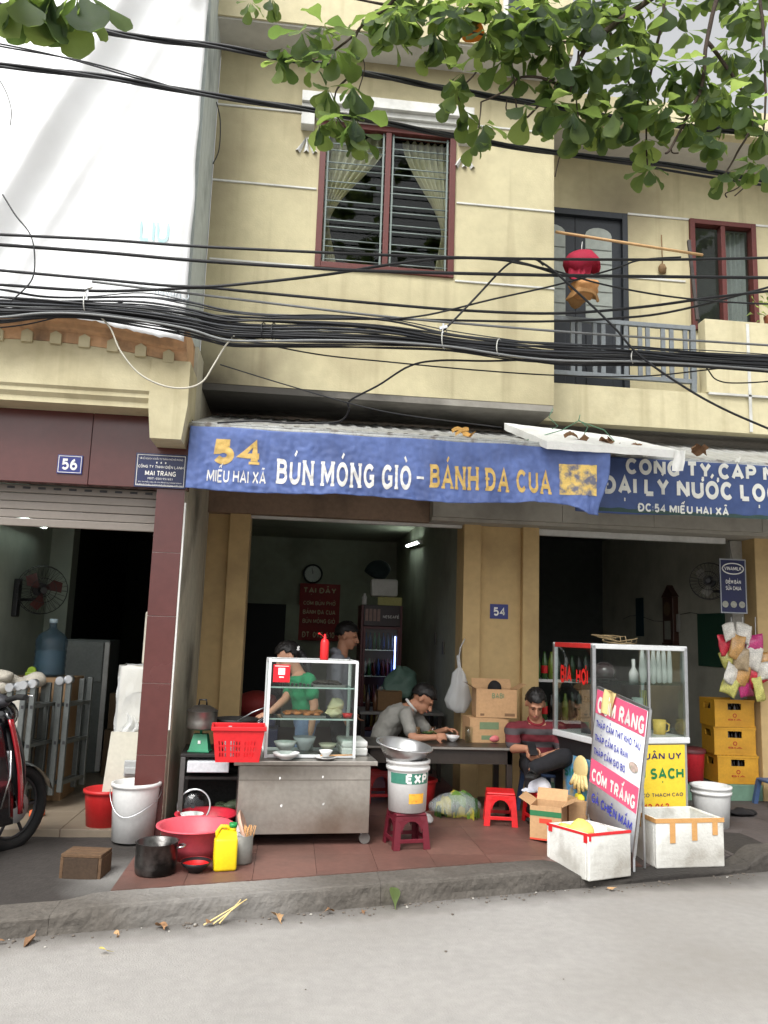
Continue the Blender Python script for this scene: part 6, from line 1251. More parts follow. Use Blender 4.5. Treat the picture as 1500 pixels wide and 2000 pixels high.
stb = thing('side_table', 'cluttered dark side table before the drinks fridge', 'table', (.75, 8.6, .1285)); part('top', MB().box((0, 0, .68), (.9, .6, .71), .004), mat('grey_top', (110, 108, 104), .4, metal=.3), stb)
for x in (.02, .84):
    for y in (.02, .54): part('leg', MB().box((x, y, 0), (x + .04, y + .04, .679)), dk, stb)
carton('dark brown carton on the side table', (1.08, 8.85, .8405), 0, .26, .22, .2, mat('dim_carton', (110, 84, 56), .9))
for k, (x, c, lb) in enumerate(((.84, (60, 40, 34), 'dark sauce bottle at the left of the side table'), (.92, (90, 60, 40), 'brown sauce bottle in the middle of the side table'), (1.45, (170, 40, 40), 'red capped sauce bottle at the wall end of the side table'))): solo('sauce_bottle', MB().lathe([(0, 0), (.025, 0), (.026, .12), (.01, .16), (.01, .19), (0, .19)], 12), mat('sauce_%d' % k, c, .3), lb, 'bottle', 'bottles on the side table', loc=(x, 8.72, .8395))
dp = thing('door_panel', 'dark open doorway panel with pale frame on the back wall', 'door', (-.9, 13.25, .13)); part('door_leaf', MB().box((0, 0, 0), (.78, .06, 1.95)), mat('very_dark_door', (20, 20, 22), .6), dp); part('door_jamb', MB().box((.785, -.01, 0), (1.0, .07, 1.95)), room_wall, dp)
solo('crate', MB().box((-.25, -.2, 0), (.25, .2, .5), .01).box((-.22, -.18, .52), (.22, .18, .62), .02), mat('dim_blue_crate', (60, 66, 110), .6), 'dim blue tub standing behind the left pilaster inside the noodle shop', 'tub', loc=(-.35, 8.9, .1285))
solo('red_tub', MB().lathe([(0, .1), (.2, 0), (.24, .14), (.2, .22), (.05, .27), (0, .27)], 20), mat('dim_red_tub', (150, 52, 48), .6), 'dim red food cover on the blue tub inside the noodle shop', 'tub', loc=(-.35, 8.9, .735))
for k, (y, z) in enumerate(((9.4, 1.55), (8.9, 1.45))): solo('wall_switch', MB().box((1.68, y, z), (1.698, y + .08, z + .14), .003), mat('old_switch', (90, 86, 76), .6), ['small grey switch plate on the noodle shop side wall near the lamp', 'second grey switch plate on the noodle shop side wall near the jamb'][k], 'switch')
# ================================================================== WATER DEALER SHOP (right)
dc0 = Vector((2.455, 6.40, .12)); dr_ = R(12)
DC = Matrix.Translation(dc0) @ Matrix.Rotation(dr_, 4, 'Z')
def ond(x, y, z): return DC @ Vector((x, y, z))
def pdc(n, mb, m, par=None): return part(n, mb, m, par or dcase)
dcase = thing('display_cart', 'aluminium and glass display cart with a yellow XUÂN UY sign', 'display cart', dc0, dr_)
W_, D_, Z0, Z1 = .90, .60, .76, 1.50; q = .016
greyp = mat('grey_cart_panel', (150, 150, 146), .5, .08, 5)
pdc('base_panel', MB().box((.0, 0, .05), (W_, .012, Z0 - .05)), greyp); pdc('base_panel', MB().box((0, .013, .05), (.012, D_, Z0 - .05)), mat('black_cart_panel', (34, 33, 34), .5)); pdc('base_panel', MB().box((W_ - .012, .013, .05), (W_, D_, Z0 - .05)), greyp); pdc('counter', MB().box((-.02, -.02, Z0 - .05), (W_ + .02, D_ + .02, Z0), .006), alu_paint)
for x in (0, W_):
    for y in (0, D_): pdc('post', MB().box((x - q, y - q, Z0), (x + q, y + q, Z1), .003), alu)
for y in (0, D_): pdc('top_rail', MB().box((-q, y - q, Z1 - .03), (W_ + q, y + q, Z1 + .012), .006), alu_paint)
for x in (0, W_): pdc('top_rail', MB().box((x - q, q, Z1 - .03), (x + q, D_ - q, Z1 + .012), .006), alu_paint if x else mat('red_rail', (206, 52, 50), .5))
pdc('front_glass', MB().box((q, -.002, Z0 + .003), (W_ - q, .001, Z1 - .03)), clear_glass); pdc('side_glass', MB().box((-.001, q, Z0 + .003), (.002, D_ - q, Z1 - .03)), clear_glass); pdc('side_glass', MB().box((W_ - .002, q, Z0 + .003), (W_ + .001, D_ - q, Z1 - .03)), clear_glass)
pdc('inner_post', MB().box((.52, -.01, Z0), (.54, .01, Z1 - .03)), alu); pdc('shelf_glass', MB().box((.02, .05, 1.18), (W_ - .02, D_ - .05, 1.186)), glass('shelf_glass'))
for y in (.18, ): pdc('inner_post', MB().box((.12, y, Z0), (.135, y + .015, Z1 - .03)), alu)
rl_m = mat('red_vinyl_letter', (222, 40, 36), .5, .05, 8)
sm = lambda u, v: Vector((-.006, D_ - .09 - u, v))
lt = lettering('BIA HƠI', lambda u, v: Vector((0, 0, 0)), (0, 0, 1, 1), .03)
def side_letter(s, y0, y1):
    m_ = lettering(s, lambda u, v: Vector((u, 0, v)), (0, 1.17, y1 - y0, 1.33), .04); m_.v = [(-.005 + v[1], y1 - v[0], v[2]) for v in m_.v]; return m_
pdc('lettering', side_letter('BIA', .32, .50), rl_m); pdc('lettering', side_letter('HƠI', .07, .25), rl_m)
ys = pdc('yellow_sign', MB().box((.06, -.012, .16), (W_ - .03, -.003, .70), .002), mat('yellow_sign_board', (238, 206, 60), .5, .06, 6))
nav = mat('navy_print', (48, 40, 90), .6); grn = mat('green_print', (20, 120, 70), .6); rdp = mat('red_print', (200, 60, 40), .6)
for s, bx, m, bd in (('XUÂN UY', (.40, .585, .83, .66), nav, .03), ('ĐẬU SẠCH', (.22, .40, .85, .55), grn, .04), ('KHÔNG CÓ THẠCH CAO', (.24, .28, .84, .33), nav, .02), ('0982 012 063', (.20, .18, .70, .24), rdp, .025)):
    part('lettering', lettering(s, plane_map((0, -.0145, 0), (1, 0, 0), (0, 0, 1)), bx, bd), m, ys)
# poster on the dark left flank
ps = pdc('poster', MB().box((-.006, .05, .20), (-.002, .46, .58)), mat('poster_blue', (90, 150, 190), .6, .3, 12, 0, grime=.8, gcol=(240, 200, 70), gscale=5)); 
m_ = lettering('SIG', lambda u, v: Vector((u, 0, v)), (0, .40, .2, .48), .04); m_.v = [(-.008 + v[1], .44 - v[0], v[2]) for v in m_.v]; part('lettering', m_, mat('teal_print', (40, 130, 120), .6), ps)
# things in the case
curtm = film('hanging_white_bags', (222, 226, 222), .7, .3)
for k in range(6):
    x = .56 + k * .055; solo('plastic_bag_roll', MB().lathe([(0, 0), (.022, .01), (.028, .1), (.02, .24), (.012, .29)], 10, sy=.5).jit(.008, 14, k), curtm, 'bundle of white plastic bags hanging in the display cart', 'plastic bags', 'bags hung inside the display cart', loc=ond(x, .12, 1.19), recalc=False)
solo('white_bottle', MB().lathe([(0, 0), (.04, 0), (.042, .08), (.015, .13), (.015, .2), (0, .2)], 16), white_plastic, 'white spray bottle on the glass shelf of the display cart', 'bottle', loc=ond(.60, .3, 1.1868))
mb = MB()
for k in range(12): mb.tube([(random.uniform(-.02, .02), random.uniform(-.02, .02), 0), (random.uniform(-.05, .04), random.uniform(-.03, .03), .36)], .004, 5)
solo('straw_bundle', mb, mat('pale_straw', (206, 198, 130), .6), 'bundle of pale yellow straws standing in the display cart', 'straws', loc=ond(.72, .3, Z0 + .001)); solo('cup_stack', MB().lathe([(0, 0), (.045, 0), (.05, .3), (.046, .3), (.04, .01), (0, .01)], 18), curtm, 'tall stack of clear cups inside the display cart', 'cups', loc=ond(.60, .25, Z0 + .001))
solo('yellow_jug', MB().lathe([(0, 0), (.05, 0), (.055, .12), (.05, .12), (0, .01)], 18).tube([(.05, 0, .1), (.09, 0, .08), (.085, 0, .03), (.05, 0, .02)], .007, 6), mat('yellow_jug', (232, 196, 90), .5), 'small yellow jug in the corner of the display cart', 'jug', loc=ond(.78, .2, Z0 + .001)); 
solo('grey_pot', MB().lathe([(0, 0), (.11, 0), (.115, .26), (.108, .26), (0, .02)], 22), mat('dark_grey_pot', (70, 72, 74), .5), 'dark grey pot inside the left end of the display cart', 'pot', loc=ond(.2, .3, Z0 + .001))
hel = thing('motorbike_helmet', 'dark helmet on the glass shelf behind the display cart front', 'helmet', ond(.34, .36, 1.187)); part('shell', MB().ell((0, 0, .08), .1, .11, .09), mat('dark_helmet', (58, 46, 48), .2, coat=.4), hel); part('brim', MB().lathe([(.1, .03), (.118, .025), (.1, .02)], 20), black_plastic, hel)
mb = MB()
for k in range(5): c = Vector((.30 + .055 * k, .3, Z1 + .02)); mb.tube([c + Vector((math.cos(a) * .11, math.sin(a) * .08, .03 + .035 * math.sin(a * .5 + k) )) for a in [i * .35 for i in range(18)]], .005, 5, closed=True)
solo('rope_coil', mb.xf(DC), mat('straw_rope', (150, 130, 96), .9), 'loose coil of straw rope on top of the display cart', 'rope')
# rubber gloves on the dark flank
gl = mat('cream_rubber', (222, 200, 140), .5, .05, 6); gv = thing('rubber_gloves', 'cream rubber glove draped over the flank of the display cart', 'gloves', ond(-.035, .14, .50), dr_)
gv.scale = (1.0, 1.5, 1.25)
part('palm', MB().ell((0, 0, .0), .022, .07, .085).xf(Matrix.Rotation(R(14), 4, 'X')), gl, gv)
for k in range(5): a = -.32 + k * .15; part('finger', MB().tube([(-.004, math.sin(a) * .14, -.04), (-.012, math.sin(a) * .24 + .01, -.10), (-.006, math.sin(a) * .30 + .015, -.155 + .02 * abs(k - 2))], [.016, .0145, .011], 8), gl, gv)
solo('lemon_bag', MB().ell((0, 0, 0), .03, .09, .03).jit(.01, 20), mat('lemon_yellow', (214, 200, 60), .5), 'yellow cloth edge peeping below the rubber glove', 'cloth', loc=ond(-.035, .16, .27))
carton('opened brown carton propped against the display cart flank', ond(-.13, .18, -.0), dr_, .16, .3, .26)
# bottle shelf behind
bs = thing('bottle_shelf', 'white shelf of soft drink bottles behind the display cart', 'shelf', (2.46, 8.3, .2705))
for z in (.10, .52, .94): part('shelf_board', MB().box((0, 0, z), (.75, .35, z + .03), .003), white_plastic, bs)
for x in (0, .72): part('upright', MB().box((x, .001, 0), (x + .028, .349, .99)), white_plastic, bs)
rb_ = random.Random(2)
for z in (.55, .97, .13):
    for k in range(9):
        c = rb_.choice([(34, 70, 34), (28, 22, 22), (60, 96, 48), (120, 140, 60), (40, 56, 40)]); h = rb_.uniform(.24, .29); part('drink_bottle', MB().lathe([(0, 0), (.033, 0), (.034, h * .6), (.014, h * .9), (.015, h), (0, h)], 12, c=(.06 + k * .075, .06, z + .0005)), mat('soda_%d_%d_%d' % c, c, .15, coat=.3), bs, recalc=False)
        if k == 2: part('red_label', MB().lathe([(.0355, .06), (.0358, .14)], 12, c=(.06 + k * .075, .06, z)), redst, bs, recalc=False)
# beer crates
yc = mat('yellow_crate', (206, 152, 44), .5, .1, 6, .08, grime=.45, gcol=(150, 100, 30)); crimson = mat('crate_print', (170, 60, 30), .6)
def crate(label, loc, rz):
    t = thing('beer_crate', label, 'crate', loc, rz, 'stacked beer crates'); w_, d, h = .415, .33, .272; ho, hz0, hz1 = .07, .17, .235
    for nm, y in (('front', -d / 2), ('back', d / 2 - .012)):
        for a, b in (((-w_ / 2, y, 0), (w_ / 2, y + .012, hz0)), ((-w_ / 2, y, hz1), (w_ / 2, y + .012, h)), ((-w_ / 2, y, hz0), (-ho, y + .012, hz1)), ((ho, y, hz0), (w_ / 2, y + .012, hz1))): part('side_wall', MB().box(a, b), yc, t)
    for nm, x in (('l', -w_ / 2), ('r', w_ / 2 - .012)):
        for a, b in (((x, -d / 2 + .0121, 0), (x + .012, d / 2 - .0121, hz0)), ((x, -d / 2 + .0121, hz1), (x + .012, d / 2 - .0121, h)), ((x, -d / 2 + .0121, hz0), (x + .012, -ho, hz1)), ((x, ho, hz0), (x + .012, d / 2 - .0121, hz1))): part('end_wall', MB().box(a, b), yc, t)
    part('rim', MB().box((-w_ / 2 - .006, -d / 2 - .006, h - .02), (w_ / 2 + .006, -d / 2 - .0005, h)), yc, t); part('base_rib', MB().box((-w_ / 2 - .006, -d / 2 - .006, .0), (w_ / 2 + .006, -d / 2 - .0005, .016)), yc, t); part('inner_floor', MB().box((-w_ / 2 + .013, -d / 2 + .013, .01), (w_ / 2 - .013, d / 2 - .013, .02)), yc, t)
    part('emblem', MB().lathe([(.012, 0), (.022, 0)], 14).xf(Matrix.Translation((.0, -d / 2 - .002, .115)) @ Matrix.Rotation(R(90), 4, 'X')), crimson, t, recalc=False); part('lettering', lettering('BIA', plane_map((0, -d / 2 - .002, 0), (1, 0, 0), (0, 0, 1)), (-.07, .065, .07, .085), .03), crimson, t)
    for x in (-.12, -.04, .04, .12):
        for y in (-.09, .0, .09): part('bottle', MB().lathe([(.03, .02), (.03, .17), (.013, .22), (.013, .255), (0, .255)], 8, c=(x, y, 0)), mat('brown_bottle_glass', (42, 30, 20), .15), t, recalc=False)
    return t
c0 = crate('bottom yellow beer crate of the stack by the right pillar', (4.52, 8.01, .2875), R(-4))
dup(c0, (4.51, 8.02, .2875 + .275), R(-7), 'middle yellow beer crate of the stack by the right pillar'); dup(c0, (4.50, 8.02, .2875 + .55), R(-2), 'top yellow beer crate of the stack by the right pillar')
bucket('red bucket with dark lid beside the beer crates', (4.10, 8.02, .2875), .135, .115, .30, mat('crimson_bucket', (190, 40, 50), .4), lid=mat('dark_red_lid', (96, 40, 42), .5), ribs=0)
bucket('white pail behind the taped foam box', (3.64, 6.78, .125), .16, .14, .34, white_plastic, ribs=2)
# wall things
wx = 4.755
cl = thing('pendulum_clock', 'tall dark wooden pendulum clock on the side wall', 'clock', atX(1308, 1205, wx - .04)); dw = mat('dark_clock_wood', (70, 44, 34), .4)
part('case', MB().box((-.03, -.14, -.32), (.06, .14, .25), .01), dw, cl); part('pediment', MB().prism([(-.17, 0), (.17, 0), (.06, .09), (0, .15), (-.06, .09)], (.08, 0, 0), (-.03, 0, .25), (0, 1, 0), (0, 0, 1)), dw, cl); part('dial', MB().lathe([(0, 0), (.09, 0)], 20).xf(Matrix.Translation((-.034, 0, .1)) @ Matrix.Rotation(R(-90), 4, 'Y')), mat('clock_dial', (110, 90, 70), .4), cl, recalc=False); part('pendulum_window', MB().box((-.034, -.08, -.28), (-.031, .08, -.05)), mat('pale_window', (150, 150, 140), .3), cl); part('base_moulding', MB().box((-.04, -.15, -.35), (.06, .15, -.32), .006), dw, cl)
solo('calendar_strip', MB().box((-.01, -.12, -.26), (.0, .12, .26), .004), mat('teal_strip', (30, 56, 66), .6), 'narrow dark teal hanging on the side wall beyond the clock', 'wall hanging', loc=atX(1250, 1205, wx - .012)); solo('paper_slip', MB().box((-.01, -.05, -.12), (0, .06, .1)), mat('paper_white', (170, 168, 160), .8), 'slip of white paper pinned beside the pendulum clock', 'paper', loc=atX(1325, 1215, wx - .015))
solo('notice_board', MB().box((-.012, -.3, -.3), (.0, .3, .3), .004), mat('dark_green_board', (40, 74, 58), .6), 'dark green notice board low on the side wall behind snack bags', 'board', loc=atX(1390, 1250, wx - .005))
wall_fan('wall fan behind the snack bags at the right shop wall', tuple(atX(1385, 1135, wx - .3)), .2, (-.7, -1, 0), wx, mat('grey_blade', (120, 118, 110), .4))
mb = MB()
for k in range(9): mb.tube([(wx - .01, 11.2 - k * .25, 1.98 + .05 * math.sin(k)), (wx - .01, 10.95 - k * .25, 1.98 + .05 * math.sin(k + 1))], .004, 4)
solo('wall_wire', mb, cab, 'thin wire sagging along the side wall past the clock', 'wire')
# yogurt sign and strips of snack packets
a = atY(1408, 1197, 7.74); ss = thing('hanging_sign', 'dark blue VINAMILK yogurt sign hanging at the right pillar', 'sign', a); sw, sh_ = .285, .555
part('panel', MB().box((0, 0, 0), (sw, .012, sh_), .002), mat('deep_blue_panel', (26, 32, 74), .4), ss); part('frame', plate_border((0, 0, 0), (1, 0, 0), (0, 0, 1), sw, sh_, 0, .012, .002), mat('grey_frame', (150, 154, 160), .5), ss)
part('oval', MB().tube([(sw / 2 + math.cos(t * .2618) * .115, -.003, .455 + math.sin(t * .2618) * .055) for t in range(24)], .006, 5, closed=True), ink_white, ss)
for s, v0, v1, x0, x1 in (('VINAMILK', .435, .478, .05, .235), ('ĐIỂM BÁN', .30, .36, .06, .225), ('SỮA CHUA', .235, .29, .06, .225)): part('lettering', lettering(s, plane_map((0, -.003, 0), (1, 0, 0), (0, 0, 1)), (x0, v0, x1, v1), .025), ink_white, ss)
for k in range(3): part('printed_pot', MB().lathe([(0, 0), (.034, 0)], 14, c=(0, 0, 0)).xf(Matrix.Translation((.05 + k * .09, -.003, .09)) @ Matrix.Rotation(R(90), 4, 'X')), mat('yogurt_print', (150, 150, 140), .5, .3, 40), ss, recalc=False)
part('hook', MB().tube([(sw / 2, .005, sh_), (sw / 2, .06, sh_ + .2)], .003, 5), dark_metal, ss)
snk = [((196, 150, 90), 'tan'), ((206, 60, 76), 'red'), ((214, 210, 200), 'silver white'), ((190, 60, 120), 'pink'), ((200, 196, 110), 'yellow green'), ((170, 150, 120), 'biscuit brown')]
rs = random.Random(21)
SNL = ['silver white snack packet directly under the left half of the yogurt sign', 'silver white snack packet directly under the right half of the yogurt sign', 'red snack packet below the left silver packet, next to a tan one', 'tan snack packet between the red and pink packets of the second row', 'pink snack packet above a silver white one in the second row',
       'yellow green snack packet above a silver one on the wall side strip', 'biscuit brown snack packet in the middle of the strips, the only brown one', 'silver white snack packet between the brown packet and an outer tan one', 'tan snack packet on the outer strip beside the ochre pillar', 'silver white snack packet below the yellow green one on the wall side',
       'tan snack packet below the biscuit brown one', 'red snack packet above the two lowest packets', 'silver white snack packet at the outer edge over the ochre pillar', 'yellow green snack packet hanging lowest on the wall side strip', 'pink snack packet in the lowest row between two yellow green ones', 'yellow green snack packet hanging lowest beside the ochre pillar']
rows = [(1425, 1235, 2), (1452, 1238, 2), (1418, 1260, 1), (1440, 1262, 0), (1473, 1255, 3), (1425, 1285, 4), (1447, 1290, 5), (1470, 1285, 2), (1492, 1290, 0), (1428, 1315, 2), (1450, 1318, 0), (1475, 1315, 1), (1495, 1312, 2), (1425, 1340, 4), (1455, 1340, 3), (1482, 1345, 4)]
for i, (px, py, c) in enumerate(rows):
    col, nm = snk[c]; pos = atY(px, py, 7.62 + .03 * (i % 3)); hh = .085 + .012 * (i % 4)
    def pk(u, v, hh=hh, i=i): return ((u - .5) * (.15 + .02 * (i % 3)) * (1 - .1 * abs(v - .5)), -.03 * math.sin(math.pi * u) * math.sin(math.pi * v) + .012 * noise.noise((u * 5, v * 5, i * 3)), (v - .5) * 2 * hh + .015 * math.sin(u * 3 + i))
    o = solo('snack_packet', MB().sheet(pk, 8, 8), mat('snack_%d' % c, col, .25, .35, 12, .2, 30, spec=.6), SNL[i], 'snack packet', 'snack packets hung on strips', loc=pos); o.rotation_euler = (0, rs.uniform(-.4, .4), rs.uniform(-.5, .5)); solidify(o, .006)
mb = MB()
for px in (1428, 1450, 1475): mb.tube([atY(px, 1205, 7.70), atY(px + 3, 1360, 7.70)], .004, 4)
solo('snack_strip', mb, white_plastic, 'white hanger strips holding the snack packets', 'hanger strip')
# ---- A-board menu sign
TL, TR, BR_, BL = atY(1168, 1342, 6.32), atY(1270, 1386, 5.74), atY(1239, 1668, 5.80), atY(1146, 1592, 6.34)
def ab(u, v, d=0):
    p = (BL * (1 - u) + BR_ * u) * (1 - v) + (TL * (1 - u) + TR * u) * v; n = (TR - TL).cross(TL - BL).normalized(); n = -n if n.x > 0 else n; return p + n * d
abd = thing('menu_sign', 'leaning pink and white CƠM RANG menu sign with metal frame', 'sign', (0, 0, 0))
def abq(u0, v0, u1, v1, d, n=2): return MB().sheet(lambda u, v: ab(u0 + (u1 - u0) * u, v0 + (v1 - v0) * v, d), n, n)
solidify(part('board', abq(0, 0, 1, 1, 0), mat('white_sign_vinyl', (226, 228, 232), .5, .05, 5, .05, grime=.2, gcol=(150, 150, 156)), abd), .012)
pinkv = mat('pink_sign_vinyl', (226, 96, 130), .5, .08, 6, 0); bluev = mat('blue_violet_print', (66, 72, 170), .6)
part('pink_band', abq(.01, .80, .97, .985, .009), pinkv, abd); part('pink_band', abq(.01, .265, .97, .445, .009), pinkv, abd)
for s, bx, m, bd in (('CƠM RANG', (.05, .81, .95, .965), ink_white, .045), ('THẬP CẨM THỊT KHO TÀU', (.06, .68, .93, .78), bluev, .025), ('THẬP CẨM GÀ RÁN', (.06, .575, .72, .67), bluev, .025), ('THẬP CẨM GIÒ BÒ', (.06, .47, .70, .565), bluev, .025), ('CƠM TRẮNG', (.06, .285, .94, .43), ink_white, .045), ('GÀ CHIÊN MẮM', (.10, .13, .93, .235), bluev, .03)):
    vs_, fs_, ly_ = stroke_text(s, .10 + 3 * bd); xa, xb = min(v[0] for v in vs_), max(v[0] for v in vs_); ya, yb = min(v[1] for v in vs_), max(v[1] for v in vs_)
    part('lettering', MB().add([ab(bx[0] + (x - xa) / (xb - xa) * (bx[2] - bx[0]), bx[1] + (y - ya) / (yb - ya) * (bx[3] - bx[1]), .013 + .0004 * l) for (x, y), l in zip(vs_, ly_)], fs_), m, abd, recalc=False)
part('printed_dish', MB().add([ab(.84 + .09 * math.cos(t * .5236), .56 + .035 * math.sin(t * .5236), .012) for t in range(12)], [list(range(12))]), mat('dish_print', (190, 170, 160), .6, .3, 40, 0, grime=.6, gcol=(90, 130, 90), gscale=30), abd, recalc=False)
frm = MB(); frm.bar(ab(0, 1), ab(1, 1), .02).bar(ab(0, 0), ab(0, 1), .016).bar(ab(1, -.02), ab(1, 1), .02)
part('frame', frm, alu, abd)
for u, (ex, ey) in ((.98, (2.62, 5.85)), (.04, (2.62, 6.30))): part('leg', MB().bar(ab(u, .02), Vector((ab(u, .02).x - .01, ab(u, .02).y - .02, pz(2.4, 5.8) + .0)), .016), alu, abd); part('rear_leg', MB().bar(ab(u, .45, -.02), Vector((ex, ey, pz(ex, ey) + .01)), .014), alu, abd)
towel_pts = [ab(.28, .92, .03), ab(.30, 1.0, .03), ab(.36, 1.015, -.01), ab(.5, .99, -.03)]
cl_ = solo('cleaning_cloth', MB().sheet(lambda u, v: ab(.20 + .22 * u - .06 * (1 - v), .83 + .185 * v, .022 + .012 * math.sin(u * 7 + v * 2)), 10, 12).sheet(lambda u, v: ab(.22 + .26 * u, 1.015 - .03 * v, .02 - .08 * v + .01 * math.sin(u * 7)), 10, 4), gl, 'cream cloth draped over the top edge of the menu sign', 'cloth')
# ---- foam boxes at the kerb
dirty_foam = mat('dirty_foam', (218, 218, 212), .85, .07, 4, .35, 50, grime=.5, gcol=(150, 144, 134), gscale=6, gthr=.5); soot_or_shade(dirty_foam, (.36, .0, .05), .22, (128, 120, 108), .6, (.7, .5, 1)); soot_or_shade(dirty_foam, (.05, .2, .02), .2, (140, 132, 120), .5)
def foam_box(label, loc, rz, w_, d, h, tape, tm, tilt=(0, 0)):
    t = thing('foam_crate', label, 'foam box', loc, rz); k = .03
    t.rotation_euler = (tilt[0], tilt[1], rz)
    for a, b in (((0, 0, 0), (w_, k, h)), ((0, d - k, 0), (w_, d, h)), ((0, k, 0), (k, d - k, h)), ((w_ - k, k, 0), (w_, d - k, h))): part('wall', MB().box(a, b, .008), dirty_foam, t)
    part('floor', MB().box((k, k, .0), (w_ - k, d - k, .03)), dirty_foam, t)
    for a, b in tape: part('tape', MB().box(a, b, .001), tm, t)
    return t
rtape = mat('red_tape', (206, 40, 44), .5, .1, 20); btape = mat('brown_tape', (196, 148, 92), .45, .1, 20)
fw, fd, fh = .40, .42, .30
foam_box('open white foam box with red taped rim at the kerb corner', (2.06, 5.47, .055), R(24), fw, fd, fh, [((-.002, -.003, fh - .014), (fw + .002, .0, fh + .003)), ((-.003, -.002, fh - .014), (.0, fd, fh + .003)), ((.0, .0, fh - .002), (fw, .012, fh + .004)), ((-.003, fd - .06, fh - .05), (.0, fd - .02, fh - .014)), ((-.003, .015, fh - .06), (.0, .05, fh - .014)), ((.02, -.003, fh - .045), (.0, 0, fh - .014))], rtape, (R(-1.5), R(1.5)))
mb = MB(); Mf = Matrix.Translation((2.06, 5.47, .06)) @ Matrix.Rotation(R(24), 4, 'Z')
yb_ = mat('yellow_food_bag', (222, 206, 120), .4, .2, 14, .2)
for k, (x, y, z, r, m, lb) in enumerate(((.15, .24, .25, .10, film('yellow_bag_film', (226, 210, 110), .85), 'yellow plastic bag bulging out of the red taped foam box'), (.28, .2, .235, .09, film('white_bag_film', (226, 224, 216), .85), 'white plastic bag inside the red taped foam box'), (.22, .1, .19, .05, mat('pink_wrapper', (206, 140, 150), .5, .3, 30), 'crumpled pink wrapper inside the red taped foam box'), (.1, .34, .24, .06, film('yellow_bag_film', (226, 210, 110), .85), 'twisted yellow bag neck in the red taped foam box'))):
    solo('plastic_bag', MB().ell((0, 0, 0), r, r * .9, r * .8, 14, 9).jit(.035, 11, k), m, lb, 'bag', 'bags in the foam box', loc=Mf @ Vector((x, y, z)))
gw, gd, gh = .56, .42, .345
foam_box('large open white foam box with brown tape strips by the menu sign', (2.71, 5.85, .033), R(6), gw, gd, gh, [((-.003, -.004, gh - .03), (gw + .003, .0, gh + .003)), ((-.004, 0, gh - .03), (.0, gd, gh + .003))] + [((x, -.0055, gh - l), (x + .045, -.0042, gh)) for x, l in ((.11, .17), (.29, .155), (.46, .12))] + [((-.0055, .2, gh - .1), (-.0042, .245, gh))], btape)
carton('opened carton with green and red print beside the foam box', (2.06, 6.33, FZ), R(-28), .24, .28, .25, open_=True, prints=[((46, 110, 70), 0, .70, 1, .86, ''), ((206, 70, 50), .3, .5, .7, .64, ''), ((206, 70, 50), 0, 0, 1, .05, '')])
# right edge bits
bst = thing('blue_stool', 'blue plastic stool at the foot of the right pillar', 'stool', (4.72, 7.55, .1365))
part('seat', MB().box((-.13, -.13, .22), (.13, .13, .245), .01), bpl, bst)
for sx in (-1, 1):
    for sy in (-1, 1): part('leg', MB().bar((sx * .11, sy * .11, .22), (sx * .14, sy * .14, 0), .04), bpl, bst)
solo('black_cloth', MB().ell((0, 0, .025), .15, .08, .035).ell((.1, .03, .02), .08, .06, .03).jit(.03, 12), mat('black_rag', (26, 24, 25), .9), 'black rag lying on the dark paving by the right shop step', 'cloth', loc=(4.10, 7.15, .1365))
# ---- balcony things
bp = solo('bamboo_pole', MB().cyl(atY(1086, 453, 7.0), atY(1372, 498, 7.35), .014, n=10), mat('bamboo', (196, 158, 112), .6, .15, 12, .1), 'bamboo drying pole slung across the balcony', 'pole')
cap1 = thing('crimson_hat', 'crimson cloth hat hanging from the bamboo pole', 'hat', atY(1138, 520, 7.05)); cr = mat('crimson_cloth', (150, 22, 52), .8, .12, 8, .2)
part('crown', MB().ell((0, 0, 0), .19, .14, .165, 22, 14, fn=lambda v: Vector((v.x + .02 * noise.noise(v * 9), v.y, max(v.z, -.05 + .03 * math.sin(v.x * 20))))).jit(.03, 7).jit(.012, 24), cr, cap1); part('drape', MB().sheet(lambda u, v: (-.15 + .2 * u + .0 * v, -.11 * math.sin(math.pi * (.15 + u * .6)) - .01 * math.sin(u * 20), -.03 - .15 * v * (1 - .3 * u)), 16, 8).jit(.04, 9), cr, cap1); part('loop', MB().tube([(-.01, .0, .13), (0, .02, .22), (.01, .03, .27)], .004, 5), white_plastic, cap1)
cap2 = thing('tan_hat', 'tan cloth hat hanging under the crimson one', 'hat', atY(1137, 565, 7.08)); tn = mat('tan_cloth', (190, 138, 88), .8, .1, 8, .2)
part('crown', MB().ell((.02, 0, .0), .15, .12, .08, 24, 14).jit(.05, 8).jit(.02, 20), tn, cap2); part('brim', MB().lathe([(.1, -.0), (.165, -.09), (.16, -.1), (.09, -.02)], 26, sy=.75).jit(.07, 7), mat('khaki_cloth', (158, 118, 74), .8, .1, 8, .2), cap2, recalc=False)
orn = thing('hanging_gourd', 'small dried ornament hanging on the balcony wall', 'ornament', atY(1294, 525, 7.82)); part('body', MB().ell((0, 0, 0), .045, .035, .06).jit(.01, 30), mat('dried_brown', (120, 96, 68), .9, .2, 20), orn); part('cord', MB().tube([(0, 0, .05), (0, .01, .4)], .006, 5), mat('cord_brown', (130, 100, 70), .9), orn)
pot_p = thing('potted_plant', 'leafy potted plant on the balcony parapet edge', 'plant', (4.72, 7.28, 4.866)); part('pot', MB().lathe([(0, 0), (.07, 0), (.09, .12), (.08, .12), (0, .1)], 18), mat('clay_pot', (140, 84, 60), .8), pot_p, recalc=False)
rr = random.Random(8)
